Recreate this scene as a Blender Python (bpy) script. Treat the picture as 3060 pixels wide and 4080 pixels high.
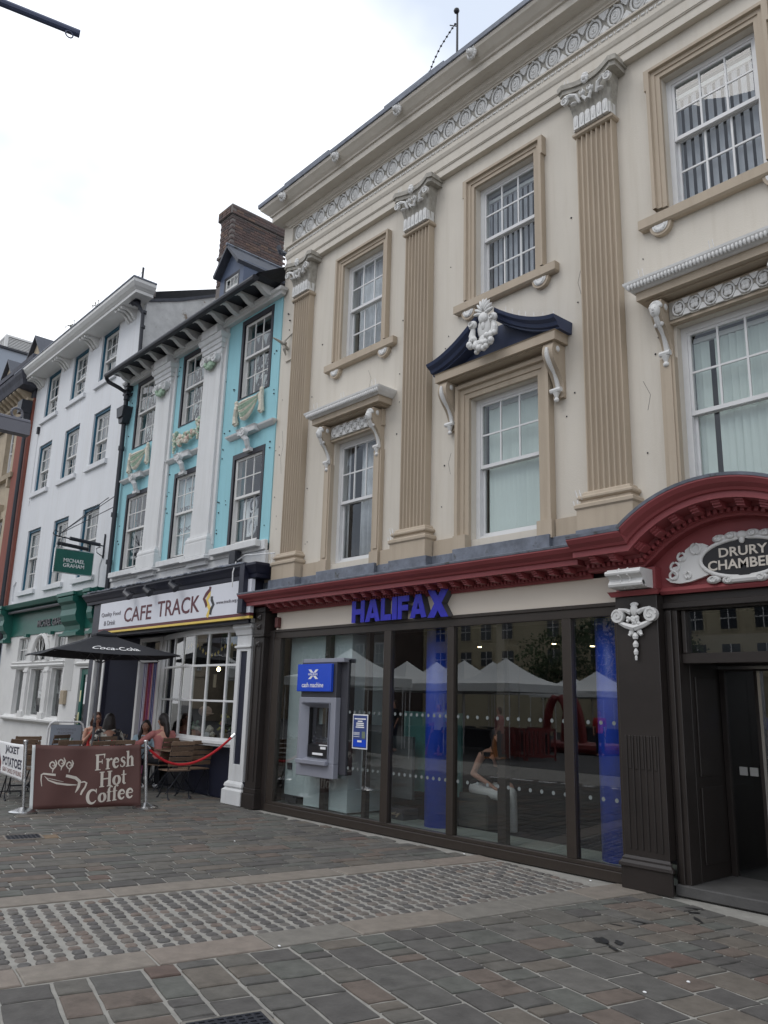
import bpy, math, random
from mathutils import Vector, Matrix
random.seed(7)
for o in list(bpy.data.objects): bpy.data.objects.remove(o)
S = bpy.context.scene
C = S.collection
R = math.radians
PI = math.pi

# ------------------------------------------------------------------ camera, sky, sun, exposure
cam_d = bpy.data.cameras.new('camera'); cam = bpy.data.objects.new('camera', cam_d); C.objects.link(cam); S.camera = cam
yaw, pitch, roll = 0.842248, 0.233311, 0.027929
cy, sy, cp, sp = math.cos(yaw), math.sin(yaw), math.cos(pitch), math.sin(pitch)
fwd = Vector((-sy*cp, cy*cp, sp)); right = Vector((cy, sy, 0)); up = right.cross(fwd)
rr = right*math.cos(roll) + up*math.sin(roll); uu = -right*math.sin(roll) + up*math.cos(roll)
M4 = Matrix((rr, uu, -fwd)).transposed().to_4x4(); M4.translation = Vector((0, -7.5, 1.665))
cam.matrix_world = M4
cam_d.sensor_fit = 'VERTICAL'; cam_d.sensor_height = 36; cam_d.sensor_width = 27
cam_d.lens = 3199.26/4080*36; cam_d.clip_start = 0.05; cam_d.clip_end = 800
S.render.engine = 'CYCLES'
S.render.resolution_x = 768; S.render.resolution_y = 1024
S.view_settings.view_transform = 'Standard'; S.view_settings.look = 'None'
S.view_settings.exposure = 0.66; S.view_settings.gamma = 1.0; S.view_settings.use_curve_mapping = False
S.cycles.max_bounces = 8; S.cycles.transparent_max_bounces = 16

SUN_EL, SUN_AZ = R(52), R(200)
w = bpy.data.worlds.new('World'); S.world = w; w.use_nodes = True
nt = w.node_tree; nt.nodes.clear()
out = nt.nodes.new('ShaderNodeOutputWorld'); bg = nt.nodes.new('ShaderNodeBackground'); bg.inputs['Strength'].default_value = 0.1
sky = nt.nodes.new('ShaderNodeTexSky'); sky.sky_type = 'NISHITA'; sky.sun_disc = False
sky.sun_elevation = SUN_EL; sky.sun_rotation = R(200)
tc = nt.nodes.new('ShaderNodeTexCoord'); mp = nt.nodes.new('ShaderNodeMapping'); mp.inputs['Scale'].default_value = (1, 1, 1.6); mp.inputs['Location'].default_value = (3.1, 1.7, 0.4)
nz = nt.nodes.new('ShaderNodeTexNoise'); nz.inputs['Scale'].default_value = 1.7; nz.inputs['Detail'].default_value = 5; nz.inputs['Roughness'].default_value = 0.5
rp = nt.nodes.new('ShaderNodeValToRGB'); rp.color_ramp.elements[0].position = 0.40; rp.color_ramp.elements[0].color = (5.0, 5.55, 6.5, 1)
rp.color_ramp.elements[1].position = 0.56; rp.color_ramp.elements[1].color = (9.2, 9.4, 9.8, 1)
mx = nt.nodes.new('ShaderNodeMixRGB'); mx.inputs['Fac'].default_value = 0.93
nt.links.new(tc.outputs['Generated'], mp.inputs['Vector']); nt.links.new(mp.outputs['Vector'], nz.inputs['Vector'])
nt.links.new(nz.outputs['Fac'], rp.inputs['Fac']); nt.links.new(rp.outputs['Color'], mx.inputs['Color2'])
nt.links.new(sky.outputs['Color'], mx.inputs['Color1']); nt.links.new(mx.outputs['Color'], bg.inputs['Color'])
nt.links.new(bg.outputs['Background'], out.inputs['Surface'])
sun_d = bpy.data.lights.new('sun', 'SUN'); sun_d.energy = 0.55; sun_d.angle = R(28); sun_d.color = (1.0, 0.97, 0.92)
sun = bpy.data.objects.new('sun', sun_d); C.objects.link(sun)
sd = Vector((math.sin(SUN_AZ)*math.cos(SUN_EL), math.cos(SUN_AZ)*math.cos(SUN_EL), math.sin(SUN_EL)))
sun.rotation_euler = sd.to_track_quat('Z', 'Y').to_euler(); sun.location = (0, -10, 30)

# ------------------------------------------------------------------ helpers
def tag(o, label=None, cat=None, group=None, kind=None):
    if label: o['label'] = label
    if cat: o['category'] = cat
    if group: o['group'] = group
    if kind: o['kind'] = kind
    return o
def thing(name, loc, label, cat, group=None, rz=0):
    o = bpy.data.objects.new(name, None); o.empty_display_size = .2; C.objects.link(o)
    o.location = loc; o.rotation_euler = (0, 0, rz)
    o['_x'], o['_y'], o['_z'] = loc
    return tag(o, label, cat, group)
def rootinv(p):
    if p is not None and '_x' in p: return Matrix.Translation((-p['_x'], -p['_y'], -p['_z']))
    return Matrix.Identity(4)
def link(name, me, parent=None):
    o = bpy.data.objects.new(name, me); C.objects.link(o)
    if parent is not None:
        o.parent = parent; o.matrix_parent_inverse = rootinv(parent)
    return o
class MB:
    def __init__(s): s.v = []; s.f = []; s.mi = []; s.mats = []; s.cur = 0; s.T = None; s.sm = []; s.smooth = False
    def mat(s, m):
        if m not in s.mats: s.mats.append(m)
        s.cur = s.mats.index(m); return s
    def add(s, vs, fs):
        n = len(s.v)
        if s.T is not None: vs = [tuple(s.T @ Vector(v)) for v in vs]
        s.v += [tuple(v) for v in vs]; s.f += [tuple(i+n for i in f) for f in fs]
        s.mi += [s.cur]*len(fs); s.sm += [s.smooth]*len(fs); return s
    def box(s, x0, x1, y0, y1, z0, z1):
        return s.add([(x0,y0,z0),(x1,y0,z0),(x1,y1,z0),(x0,y1,z0),(x0,y0,z1),(x1,y0,z1),(x1,y1,z1),(x0,y1,z1)],
                     [(0,3,2,1),(4,5,6,7),(0,1,5,4),(1,2,6,5),(2,3,7,6),(3,0,4,7)])
    def prism(s, poly, axis, a, b):
        n = len(poly)
        def P(u, v, t): return (t,u,v) if axis=='x' else ((u,t,v) if axis=='y' else (u,v,t))
        vs = [P(u,v,a) for u,v in poly]+[P(u,v,b) for u,v in poly]
        return s.add(vs, [tuple(range(n)), tuple(range(2*n-1,n-1,-1))]+[(i,(i+1)%n,n+(i+1)%n,n+i) for i in range(n)])
    def tube(s, pts, r, n=8, closed=False):
        pts = [Vector(p) for p in pts]; rs = r if isinstance(r,(list,tuple)) else [r]*len(pts)
        vs=[];L=len(pts); ref=None
        for i,p in enumerate(pts):
            if closed: d = pts[(i+1)%L]-pts[i-1]
            else: d = pts[min(i+1,L-1)]-pts[max(i-1,0)]
            d.normalize()
            if ref is None: ref = Vector((0,0,1)) if abs(d.z)<.9 else Vector((1,0,0))
            a = d.cross(ref).normalized(); b = d.cross(a).normalized(); ref = -b if False else ref
            for k in range(n):
                t=2*PI*k/n; vs.append(p+a*math.cos(t)*rs[i]+b*math.sin(t)*rs[i])
        fs=[]
        for i in range(L if closed else L-1):
            j=(i+1)%L
            for k in range(n): fs.append((i*n+k,i*n+(k+1)%n,j*n+(k+1)%n,j*n+k))
        if not closed: fs += [tuple(range(n-1,-1,-1)), tuple((L-1)*n+k for k in range(n))]
        return s.add(vs,fs)
    def ball(s, c, r, nu=8, nv=6, rot=None):
        if not isinstance(r,(list,tuple)): r=(r,r,r)
        vs=[(0,0,1)];fs=[]
        for i in range(1,nv):
            t=PI*i/nv
            for k in range(nu):
                a=2*PI*k/nu; vs.append((math.sin(t)*math.cos(a),math.sin(t)*math.sin(a),math.cos(t)))
        vs.append((0,0,-1))
        for k in range(nu): fs.append((0,1+k,1+(k+1)%nu))
        for i in range(nv-2):
            for k in range(nu): fs.append((1+i*nu+k,1+(i+1)*nu+k,1+(i+1)*nu+(k+1)%nu,1+i*nu+(k+1)%nu))
        b=1+(nv-2)*nu
        for k in range(nu): fs.append((b+k,len(vs)-1,b+(k+1)%nu))
        c=Vector(c); o=[]
        for v in vs:
            q=Vector((v[0]*r[0],v[1]*r[1],v[2]*r[2]))
            if rot is not None: q = rot @ q
            o.append(q+c)
        p=s.smooth; s.smooth=True; s.add(o,fs); s.smooth=p; return s
    def disc(s, c, r, depth, n=16, axis='y'):
        poly=[(r*math.cos(2*PI*k/n),r*math.sin(2*PI*k/n)) for k in range(n)]
        if axis=='y': return s.prism([(c[0]+a,c[2]+b) for a,b in poly],'y',c[1]-depth,c[1])
        if axis=='x': return s.prism([(c[1]+a,c[2]+b) for a,b in poly],'x',c[0]-depth,c[0])
        return s.prism([(c[0]+a,c[1]+b) for a,b in poly],'z',c[2],c[2]+depth)
    def mould(s, prof, x0, x1, yw, ret=True, lr=True, rrt=True):
        """sweep profile [(projection, z)] along the front and both returns of a wall face at y = yw"""
        n=len(prof); path=[]
        vs=[]
        for d,z in prof:
            l = x0-(d if lr and ret else 0); r_ = x1+(d if rrt and ret else 0)
            vs += [(l,yw,z),(l,yw-d,z),(r_,yw-d,z),(r_,yw,z)]
        fs=[]
        for i in range(n-1):
            for k in range(3): fs.append((4*i+k,4*i+k+1,4*i+5+k,4*i+4+k))
        fs.append((0,1,2,3)); e=4*(n-1); fs.append((e+3,e+2,e+1,e))
        return s.add(vs,fs)
    def sweep(s, prof, path, cap=True):
        """profile [(out, up)] along path [(x,z)] in a vertical plane; out = toward -y from y0 stored in prof"""
        n=len(prof); L=len(path); vs=[]
        for i,(x,z) in enumerate(path):
            a=Vector(path[max(i-1,0)]); b=Vector(path[min(i+1,L-1)]); t=(b-a).normalized(); nn=Vector((-t.y,t.x))
            if 0<i<L-1:
                t1=(Vector(path[i])-a).normalized(); t2=(b-Vector(path[i])).normalized()
                cs=max(.3,(t1+t2).length/2); nn=nn/cs
            for y,u in prof: vs.append((x+nn.x*u,y,z+nn.y*u))
        fs=[(i*n+k,i*n+(k+1)%n,(i+1)*n+(k+1)%n,(i+1)*n+k) for i in range(L-1) for k in range(n)]
        if cap: fs += [tuple(range(n-1,-1,-1)),tuple((L-1)*n+k for k in range(n))]
        return s.add(vs,fs)
    def wall(s, x0, x1, z0, z1, y0, y1, holes, ym=None):
        """front face at y0 with openings [(x0,x1,z0,z1)], reveals back to y1"""
        xs=sorted({x0,x1,*[v for h in holes for v in (h[0],h[1])]}); zs=sorted({z0,z1,*[v for h in holes for v in (h[2],h[3])]})
        for i in range(len(xs)-1):
            run=None
            for j in range(len(zs)-1):
                cx=(xs[i]+xs[i+1])/2; cz=(zs[j]+zs[j+1])/2
                if any(h[0]<cx<h[1] and h[2]<cz<h[3] for h in holes): continue
                a,b,c,d=xs[i],xs[i+1],zs[j],zs[j+1]
                s.add([(a,y0,c),(b,y0,c),(b,y0,d),(a,y0,d)],[(0,1,2,3)])
                s.add([(a,y1,c),(b,y1,c),(b,y1,d),(a,y1,d)],[(3,2,1,0)])
        for a,b,c,d in holes:
            s.add([(a,y0,c),(a,y1,c),(a,y1,d),(a,y0,d)],[(0,1,2,3)]); s.add([(b,y0,c),(b,y1,c),(b,y1,d),(b,y0,d)],[(3,2,1,0)])
            s.add([(a,y0,d),(a,y1,d),(b,y1,d),(b,y0,d)],[(0,1,2,3)]); s.add([(a,y0,c),(a,y1,c),(b,y1,c),(b,y0,c)],[(3,2,1,0)])
        s.add([(x0,y0,z0),(x0,y1,z0),(x0,y1,z1),(x0,y0,z1)],[(0,1,2,3)]); s.add([(x1,y0,z0),(x1,y1,z0),(x1,y1,z1),(x1,y0,z1)],[(3,2,1,0)])
        s.add([(x0,y0,z1),(x0,y1,z1),(x1,y1,z1),(x1,y0,z1)],[(0,1,2,3)])
        return s
    def mesh(s, name, mat=None):
        me=bpy.data.meshes.new(name); me.from_pydata(s.v,[],s.f)
        for m in (s.mats or ([mat] if mat else [])): me.materials.append(m)
        if s.mats:
            for p,i in zip(me.polygons,s.mi): p.material_index=i
        for p,q in zip(me.polygons,s.sm): p.use_smooth=q
        me.update(); return me
    def build(s, name, mat=None, parent=None, bevel=0, label=None, kind=None, auto=False):
        o=link(name,s.mesh(name,mat),parent)
        if bevel:
            b=o.modifiers.new('bevel','BEVEL'); b.width=bevel; b.segments=1; b.limit_method='ANGLE'; b.angle_limit=R(50)
        if label: o['label']=label
        if kind: o['kind']=kind
        return o
_unit={}
def inst(name, mat, parent, c, s, rz=0, key='box', rx=0, ry=0):
    """an instance of a shared unit mesh (1x1x1 box centred on the origin unless key says else)"""
    k=(key,mat.name)
    if k not in _unit:
        b=MB()
        if key=='box': b.box(-.5,.5,-.5,.5,-.5,.5)
        _unit[k]=b.mesh(name,mat)
    o=link(name,_unit[k],parent); o.location=c; o.scale=s; o.rotation_euler=(rx,ry,rz); return o
def rep(name, me, parent, loc, rz=0, sc=(1,1,1), ry=0, rx=0):
    o=link(name,me,parent); o.location=loc; o.rotation_euler=(rx,ry,rz); o.scale=sc; return o
def copy_tree(o, parent=None):
    c=o.copy(); C.objects.link(c)
    if parent is not None: c.parent=parent
    for ch in list(o.children): copy_tree(ch,c)
    return c

# ------------------------------------------------------------------ materials
def mat(name, col, rough=.6, var=.12, scale=3.0, bump=.0, bscale=60, metal=0, streak=0, spec=.5, coat=0, rain=0, dirt=None, dscale=2.0, dthr=.6):
    m=bpy.data.materials.new(name); m.use_nodes=True; n=m.node_tree; p=n.nodes['Principled BSDF']
    p.inputs['Roughness'].default_value=rough; p.inputs['Metallic'].default_value=metal
    p.inputs['Specular IOR Level'].default_value=spec
    if coat: p.inputs['Coat Weight'].default_value=coat
    t=n.nodes.new('ShaderNodeTexCoord'); mpp=n.nodes.new('ShaderNodeMapping'); n.links.new(t.outputs['Object'],mpp.inputs['Vector'])
    mpp.inputs['Scale'].default_value=(1,1,.18) if streak else (1,1,1)
    z=n.nodes.new('ShaderNodeTexNoise'); z.inputs['Scale'].default_value=scale; z.inputs['Detail'].default_value=6; z.inputs['Roughness'].default_value=.6
    n.links.new(mpp.outputs['Vector'],z.inputs['Vector'])
    r=n.nodes.new('ShaderNodeValToRGB'); e=r.color_ramp.elements
    e[0].position=.3; e[1].position=.7
    e[0].color=(*[c*(1-var) for c in col],1); e[1].color=(*[min(1,c*(1+var*.7)) for c in col],1)
    n.links.new(z.outputs['Fac'],r.inputs['Fac']); last=r.outputs['Color']
    if dirt:
        z2=n.nodes.new('ShaderNodeTexNoise'); z2.inputs['Scale'].default_value=dscale; z2.inputs['Detail'].default_value=9; z2.inputs['Roughness'].default_value=.7
        n.links.new(t.outputs['Object'],z2.inputs['Vector'])
        r2=n.nodes.new('ShaderNodeValToRGB'); r2.color_ramp.elements[0].position=dthr; r2.color_ramp.elements[1].position=dthr+.07
        mm=n.nodes.new('ShaderNodeMixRGB'); mm.inputs['Color2'].default_value=(*dirt,1)
        n.links.new(z2.outputs['Fac'],r2.inputs['Fac']); n.links.new(r2.outputs['Color'],mm.inputs['Fac']); n.links.new(last,mm.inputs['Color1']); last=mm.outputs['Color']
    if rain:
        mp2=n.nodes.new('ShaderNodeMapping'); mp2.inputs['Scale'].default_value=(9,9,.55); n.links.new(t.outputs['Object'],mp2.inputs['Vector'])
        z4=n.nodes.new('ShaderNodeTexNoise'); z4.inputs['Scale'].default_value=1.0; z4.inputs['Detail'].default_value=7; z4.inputs['Roughness'].default_value=.62; n.links.new(mp2.outputs['Vector'],z4.inputs['Vector'])
        r4=n.nodes.new('ShaderNodeValToRGB'); r4.color_ramp.elements[0].position=.50; r4.color_ramp.elements[0].color=(1,1,1,1); r4.color_ramp.elements[1].position=.78; v=1-rain; r4.color_ramp.elements[1].color=(v,v*.985,v*.96,1); n.links.new(z4.outputs['Fac'],r4.inputs['Fac'])
        z5=n.nodes.new('ShaderNodeTexNoise'); z5.inputs['Scale'].default_value=.7; z5.inputs['Detail'].default_value=10; z5.inputs['Roughness'].default_value=.7; n.links.new(t.outputs['Object'],z5.inputs['Vector'])
        r5=n.nodes.new('ShaderNodeValToRGB'); r5.color_ramp.elements[0].position=.35; v=1-rain*.45; r5.color_ramp.elements[0].color=(v,v,v,1); r5.color_ramp.elements[1].position=.6; r5.color_ramp.elements[1].color=(1,1,1,1); n.links.new(z5.outputs['Fac'],r5.inputs['Fac'])
        for q in (r4,r5):
            mm=n.nodes.new('ShaderNodeMixRGB'); mm.blend_type='MULTIPLY'; mm.inputs['Fac'].default_value=1; n.links.new(last,mm.inputs['Color1']); n.links.new(q.outputs['Color'],mm.inputs['Color2']); last=mm.outputs['Color']
    n.links.new(last,p.inputs['Base Color'])
    if bump:
        z3=n.nodes.new('ShaderNodeTexNoise'); z3.inputs['Scale'].default_value=bscale; z3.inputs['Detail'].default_value=4
        n.links.new(t.outputs['Object'],z3.inputs['Vector'])
        b=n.nodes.new('ShaderNodeBump'); b.inputs['Strength'].default_value=bump; b.inputs['Distance'].default_value=.01
        n.links.new(z3.outputs['Fac'],b.inputs['Height']); n.links.new(b.outputs['Normal'],p.inputs['Normal'])
    return m
def randmat(name, cols, rough=.75, bump=.35, bscale=45, var=.25, nscale=9, spec=.35):
    """colour differs from piece to piece (Object Info random)"""
    m=bpy.data.materials.new(name); m.use_nodes=True; n=m.node_tree; p=n.nodes['Principled BSDF']; p.inputs['Roughness'].default_value=rough
    p.inputs['Specular IOR Level'].default_value=spec
    oi=n.nodes.new('ShaderNodeObjectInfo'); r=n.nodes.new('ShaderNodeValToRGB'); r.color_ramp.interpolation='CONSTANT'
    e=r.color_ramp.elements; e[0].position=0; e[0].color=(*cols[0][1],1); e[1].position=cols[1][0]; e[1].color=(*cols[1][1],1)
    for pos,c in cols[2:]:
        k=e.new(pos); k.color=(*c,1)
    n.links.new(oi.outputs['Random'],r.inputs['Fac'])
    g=n.nodes.new('ShaderNodeNewGeometry')
    z=n.nodes.new('ShaderNodeTexNoise'); z.inputs['Scale'].default_value=nscale; z.inputs['Detail'].default_value=8; z.inputs['Roughness'].default_value=.65
    n.links.new(g.outputs['Position'],z.inputs['Vector'])
    mr=n.nodes.new('ShaderNodeMapRange'); mr.inputs['From Min'].default_value=.3; mr.inputs['From Max'].default_value=.7
    mr.inputs['To Min'].default_value=1-var; mr.inputs['To Max'].default_value=1+var; n.links.new(z.outputs['Fac'],mr.inputs['Value'])
    vm=n.nodes.new('ShaderNodeVectorMath'); vm.operation='SCALE'; n.links.new(r.outputs['Color'],vm.inputs[0]); n.links.new(mr.outputs['Result'],vm.inputs['Scale'])
    # irregular damp stains
    z2=n.nodes.new('ShaderNodeTexNoise'); z2.inputs['Scale'].default_value=1.1; z2.inputs['Detail'].default_value=10; z2.inputs['Roughness'].default_value=.72
    n.links.new(g.outputs['Position'],z2.inputs['Vector'])
    r2=n.nodes.new('ShaderNodeValToRGB'); r2.color_ramp.elements[0].position=.30; r2.color_ramp.elements[0].color=(.55,.55,.55,1); r2.color_ramp.elements[1].position=.42; r2.color_ramp.elements[1].color=(1,1,1,1)
    n.links.new(z2.outputs['Fac'],r2.inputs['Fac'])
    m2=n.nodes.new('ShaderNodeMixRGB'); m2.blend_type='MULTIPLY'; m2.inputs['Fac'].default_value=1
    n.links.new(vm.outputs['Vector'],m2.inputs['Color1']); n.links.new(r2.outputs['Color'],m2.inputs['Color2']); n.links.new(m2.outputs['Color'],p.inputs['Base Color'])
    z3=n.nodes.new('ShaderNodeTexNoise'); z3.inputs['Scale'].default_value=bscale; z3.inputs['Detail'].default_value=5; n.links.new(g.outputs['Position'],z3.inputs['Vector'])
    b=n.nodes.new('ShaderNodeBump'); b.inputs['Strength'].default_value=bump; b.inputs['Distance'].default_value=.006
    n.links.new(z3.outputs['Fac'],b.inputs['Height']); n.links.new(b.outputs['Normal'],p.inputs['Normal'])
    return m
def glassmat(name, tint=(.9,.93,.92), ior=1.5, wob=.0, rough=0.0):
    m=bpy.data.materials.new(name); m.use_nodes=True; n=m.node_tree; n.nodes.clear()
    o=n.nodes.new('ShaderNodeOutputMaterial'); mxs=n.nodes.new('ShaderNodeMixShader'); tr=n.nodes.new('ShaderNodeBsdfTransparent'); gl=n.nodes.new('ShaderNodeBsdfGlossy')
    fr=n.nodes.new('ShaderNodeFresnel'); fr.inputs['IOR'].default_value=ior; tr.inputs['Color'].default_value=(*tint,1); gl.inputs['Roughness'].default_value=rough
    gb=n.nodes.new('ShaderNodeNewGeometry'); sb=n.nodes.new('ShaderNodeMath'); sb.operation='SUBTRACT'; sb.inputs[0].default_value=1; n.links.new(gb.outputs['Backfacing'],sb.inputs[1])
    ml=n.nodes.new('ShaderNodeMath'); ml.operation='MULTIPLY'; n.links.new(fr.outputs['Fac'],ml.inputs[0]); n.links.new(sb.outputs['Value'],ml.inputs[1])   # only the outer skin of the thin pane mirrors
    n.links.new(ml.outputs['Value'],mxs.inputs['Fac']); n.links.new(tr.outputs['BSDF'],mxs.inputs[1]); n.links.new(gl.outputs['BSDF'],mxs.inputs[2]); n.links.new(mxs.outputs['Shader'],o.inputs['Surface'])
    if wob:
        g=n.nodes.new('ShaderNodeNewGeometry'); z=n.nodes.new('ShaderNodeTexNoise'); z.inputs['Scale'].default_value=2.2; z.inputs['Detail'].default_value=1
        b=n.nodes.new('ShaderNodeBump'); b.inputs['Strength'].default_value=wob; b.inputs['Distance'].default_value=.02
        n.links.new(g.outputs['Position'],z.inputs['Vector']); n.links.new(z.outputs['Fac'],b.inputs['Height'])
        n.links.new(b.outputs['Normal'],gl.inputs['Normal'])
    return m
def emit(name, col, st):
    m=bpy.data.materials.new(name); m.use_nodes=True; p=m.node_tree.nodes['Principled BSDF']
    p.inputs['Base Color'].default_value=(*col,1); p.inputs['Emission Color'].default_value=(*col,1); p.inputs['Emission Strength'].default_value=st; return m

m_cream=mat('cream_render',(.60,.555,.485),.85,.06,1.2,.2,70,streak=1,rain=.085,dirt=(.36,.32,.27),dscale=11,dthr=.765)
m_creampanel=mat('cream_fascia_paint',(.66,.59,.50),.5,.03,1,0)
m_tan=mat('tan_paint',(.43,.355,.27),.7,.08,2.5,.15,60,streak=1,rain=.12)
m_white=mat('white_paint',(.64,.635,.62),.6,.06,3,.1,60,dirt=(.42,.40,.37),dscale=16,dthr=.68)
m_whitew=mat('white_window_paint',(.66,.66,.66),.45,.05,5,0,dirt=(.45,.43,.4),dscale=9,dthr=.7)
m_whitedirty=mat('weathered_white_plaster',(.66,.655,.64),.85,.12,4,.3,40,dirt=(.2,.19,.17),dscale=7,dthr=.66)
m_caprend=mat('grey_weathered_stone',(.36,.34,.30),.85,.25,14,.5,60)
m_red=mat('dark_red_paint',(.26,.055,.06),.5,.10,2,.05,40)
m_navy=mat('navy_paint',(.035,.05,.105),.5,.12,3,.05,40)
m_lead=mat('weathered_lead',(.155,.17,.205),.55,.35,6,.3,25,metal=.2,dirt=(.075,.075,.07),dscale=5,dthr=.58)
m_pier=mat('black_brown_gloss_paint',(.024,.019,.017),.38,.2,3,.06,30)
m_frame=mat('bronze_brown_aluminium',(.035,.027,.022),.35,.1,4,0)
m_glass=glassmat('window_glass',(.93,.95,.95),1.75,.05)
m_shopglass=glassmat('shop_glass',(.85,.87,.87),2.35)
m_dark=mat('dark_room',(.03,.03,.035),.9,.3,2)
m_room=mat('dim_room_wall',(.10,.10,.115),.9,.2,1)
m_blind=mat('vertical_blind_fabric',(.62,.68,.64),.9,.05,4)
m_blindg=mat('grey_blind_fabric',(.36,.36,.39),.9,.05,4)
m_curtain=mat('net_curtain',(.62,.62,.64),.95,.15,7)
m_blue=mat('blue_sign_plastic',(.018,.018,.40),.4,.25,9,.05,30)
m_bluecol=mat('blue_column_paint',(.02,.08,.62),.35,.05,2)
m_grey=mat('grey_atm_metal',(.30,.31,.36),.4,.05,4,0,metal=.3)
m_greyd=mat('dark_grey_plastic',(.05,.05,.06),.4,.1,5)
m_black=mat('black_plastic',(.012,.012,.014),.4,.2,5)
m_signblue=mat('backlit_blue_panel',(.015,.07,.55),.2,.03,2)
m_paper=mat('white_print',(.78,.78,.78),.7,.03,9)
m_teal=mat('frosted_teal_panel',(.12,.30,.27),.3,.05,1)
m_palewall=mat('pale_green_wall_panel',(.62,.70,.70),.4,.04,1)
m_floor_in=mat('pale_floor_strip',(.33,.36,.32),.5,.08,6)
m_carpet=mat('dark_carpet',(.02,.02,.026),.95,.3,20)
m_aqua=mat('aqua_render',(.28,.54,.60),.8,.06,2,.2,60,streak=1,rain=.09,dirt=(.12,.33,.36),dscale=9,dthr=.72)
m_cwhite=mat('cafe_white_masonry',(.64,.645,.645),.75,.07,3,.25,50,streak=1,rain=.12,dirt=(.36,.34,.31),dscale=5,dthr=.68)
m_wwall=mat('white_rendered_wall',(.66,.67,.69),.85,.04,1.1,.25,50,streak=1,rain=.07)
m_flake=mat('flaking_plaster',(.58,.58,.57),.9,.15,4,.5,30,dirt=(.25,.2,.15),dscale=2.6,dthr=.58)
m_dblue=mat('dark_navy_shopfront',(.010,.012,.028),.45,.15,3)
m_blackframe=mat('black_window_frame',(.02,.02,.028),.5,.2,5)
m_iron=mat('black_iron',(.014,.016,.024),.5,.3,9,.1,40)
m_green=mat('bottle_green_paint',(.008,.10,.078),.45,.12,3)
m_tealdoor=mat('teal_reveal_paint',(.01,.09,.15),.5,.1,3)
m_signw=mat('white_sign_panel',(.66,.67,.72),.45,.03,2)
m_maroon=mat('maroon_print',(.09,.012,.022),.5,.05,5)
m_yellow=mat('yellow_print',(.72,.52,.10),.5,.05,5)
m_greyprint=mat('grey_print',(.16,.15,.17),.5,.05,5)
m_swaggreen=mat('pale_green_carving',(.33,.45,.34),.7,.25,18,.2,40)
m_swagcream=mat('cream_carving',(.60,.56,.47),.7,.2,16,.2,40)
m_pink=mat('pink_carving',(.5,.36,.3),.7,.2,16)
m_brick=randmat('chimney_brick',[(0,(.10,.072,.066)),(.3,(.125,.085,.075)),(.55,(.11,.085,.08)),(.78,(.155,.105,.082)),(.93,(.08,.066,.064))],.9,.5,60,.3,20)
m_mortar=mat('mortar',(.17,.15,.14),.95,.2,20,.3,80)
m_slate=mat('slate_roof',(.05,.055,.07),.6,.25,6,.2,30)
m_redbrick=mat('red_rubbed_brick',(.22,.07,.05),.85,.15,5,.2,50,streak=1)
m_stone=mat('honey_limestone',(.40,.33,.24),.85,.15,3,.25,40,dirt=(.16,.13,.10),dscale=2,dthr=.62)
m_dstone=mat('sooty_stone_cornice',(.06,.062,.08),.8,.4,5,.3,30)
m_stonegrey=mat('pale_grey_cladding',(.28,.31,.36),.6,.04,1)
m_steel=mat('brushed_stainless_steel',(.55,.55,.55),.25,.05,8,0,metal=1)
m_wood=randmat('weathered_bench_wood',[(0,(.16,.105,.07)),(.4,(.21,.14,.095)),(.7,(.12,.08,.055))],.7,.25,60,.25,30)
m_ubrolly=mat('black_canvas',(.012,.013,.018),.8,.15,8,.1,90)
m_brown=mat('brown_vinyl_banner',(.105,.045,.038),.65,.10,2.5,.05,30)
m_cocoaprint=mat('off_white_print',(.62,.57,.50),.7,.06,6)
m_rope=mat('red_velvet_rope',(.42,.008,.015),.8,.2,50,.2,90)
m_paving=randmat('sandstone_paver',[(0,(0.107,0.100,0.088)),(.18,(0.093,0.089,0.082)),(.36,(0.122,0.107,0.090)),(.5,(0.100,0.101,0.090)),(.64,(0.083,0.078,0.073)),(.76,(0.124,0.100,0.084)),(.87,(0.112,0.106,0.096)),(.978,(0.165,0.118,0.076)),(.985,(0.112,0.081,0.068))],.85,.6,32,.24,7)
m_sett=randmat('granite_sett',[(0,(0.116,0.107,0.098)),(.25,(0.091,0.085,0.081)),(.5,(0.140,0.124,0.110)),(.75,(0.100,0.095,0.091)),(.9,(0.152,0.122,0.104))],.8,.5,50,.3,16)
m_kerb=randmat('pale_kerb_stone',[(0,(0.196,0.172,0.146)),(.3,(0.184,0.168,0.146)),(.6,(0.201,0.170,0.144)),(.8,(0.170,0.159,0.140))],.8,.35,45,.18,8)
m_joint=mat('sandy_joint_mortar',(.27,.26,.235),.95,.2,7,.4,60)
m_asphalt=mat('dark_square_paving',(.055,.055,.055),.9,.25,.8,.2,30)
m_skin=mat('skin_light',(.50,.27,.19),.55,.06,8); m_skin2=mat('skin_tan',(.36,.19,.13),.55,.06,8)
m_hair=mat('dark_brown_hair',(.018,.012,.011),.5,.4,60,.3,200); m_hair2=mat('chestnut_hair',(.075,.035,.022),.5,.4,60,.3,200)
m_canvas=mat('white_tent_canvas',(.72,.74,.72),.7,.03,1)
m_ystone=mat('pale_yellow_stone',(.42,.37,.25),.85,.12,.6,.1,20)
m_dwin=mat('dark_window',(.025,.03,.035),.15,.2,1)
m_leaf=randmat('tree_leaf',[(0,(.035,.06,.022)),(.5,(.05,.08,.03))],.7,0,20,.4,2)

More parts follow.
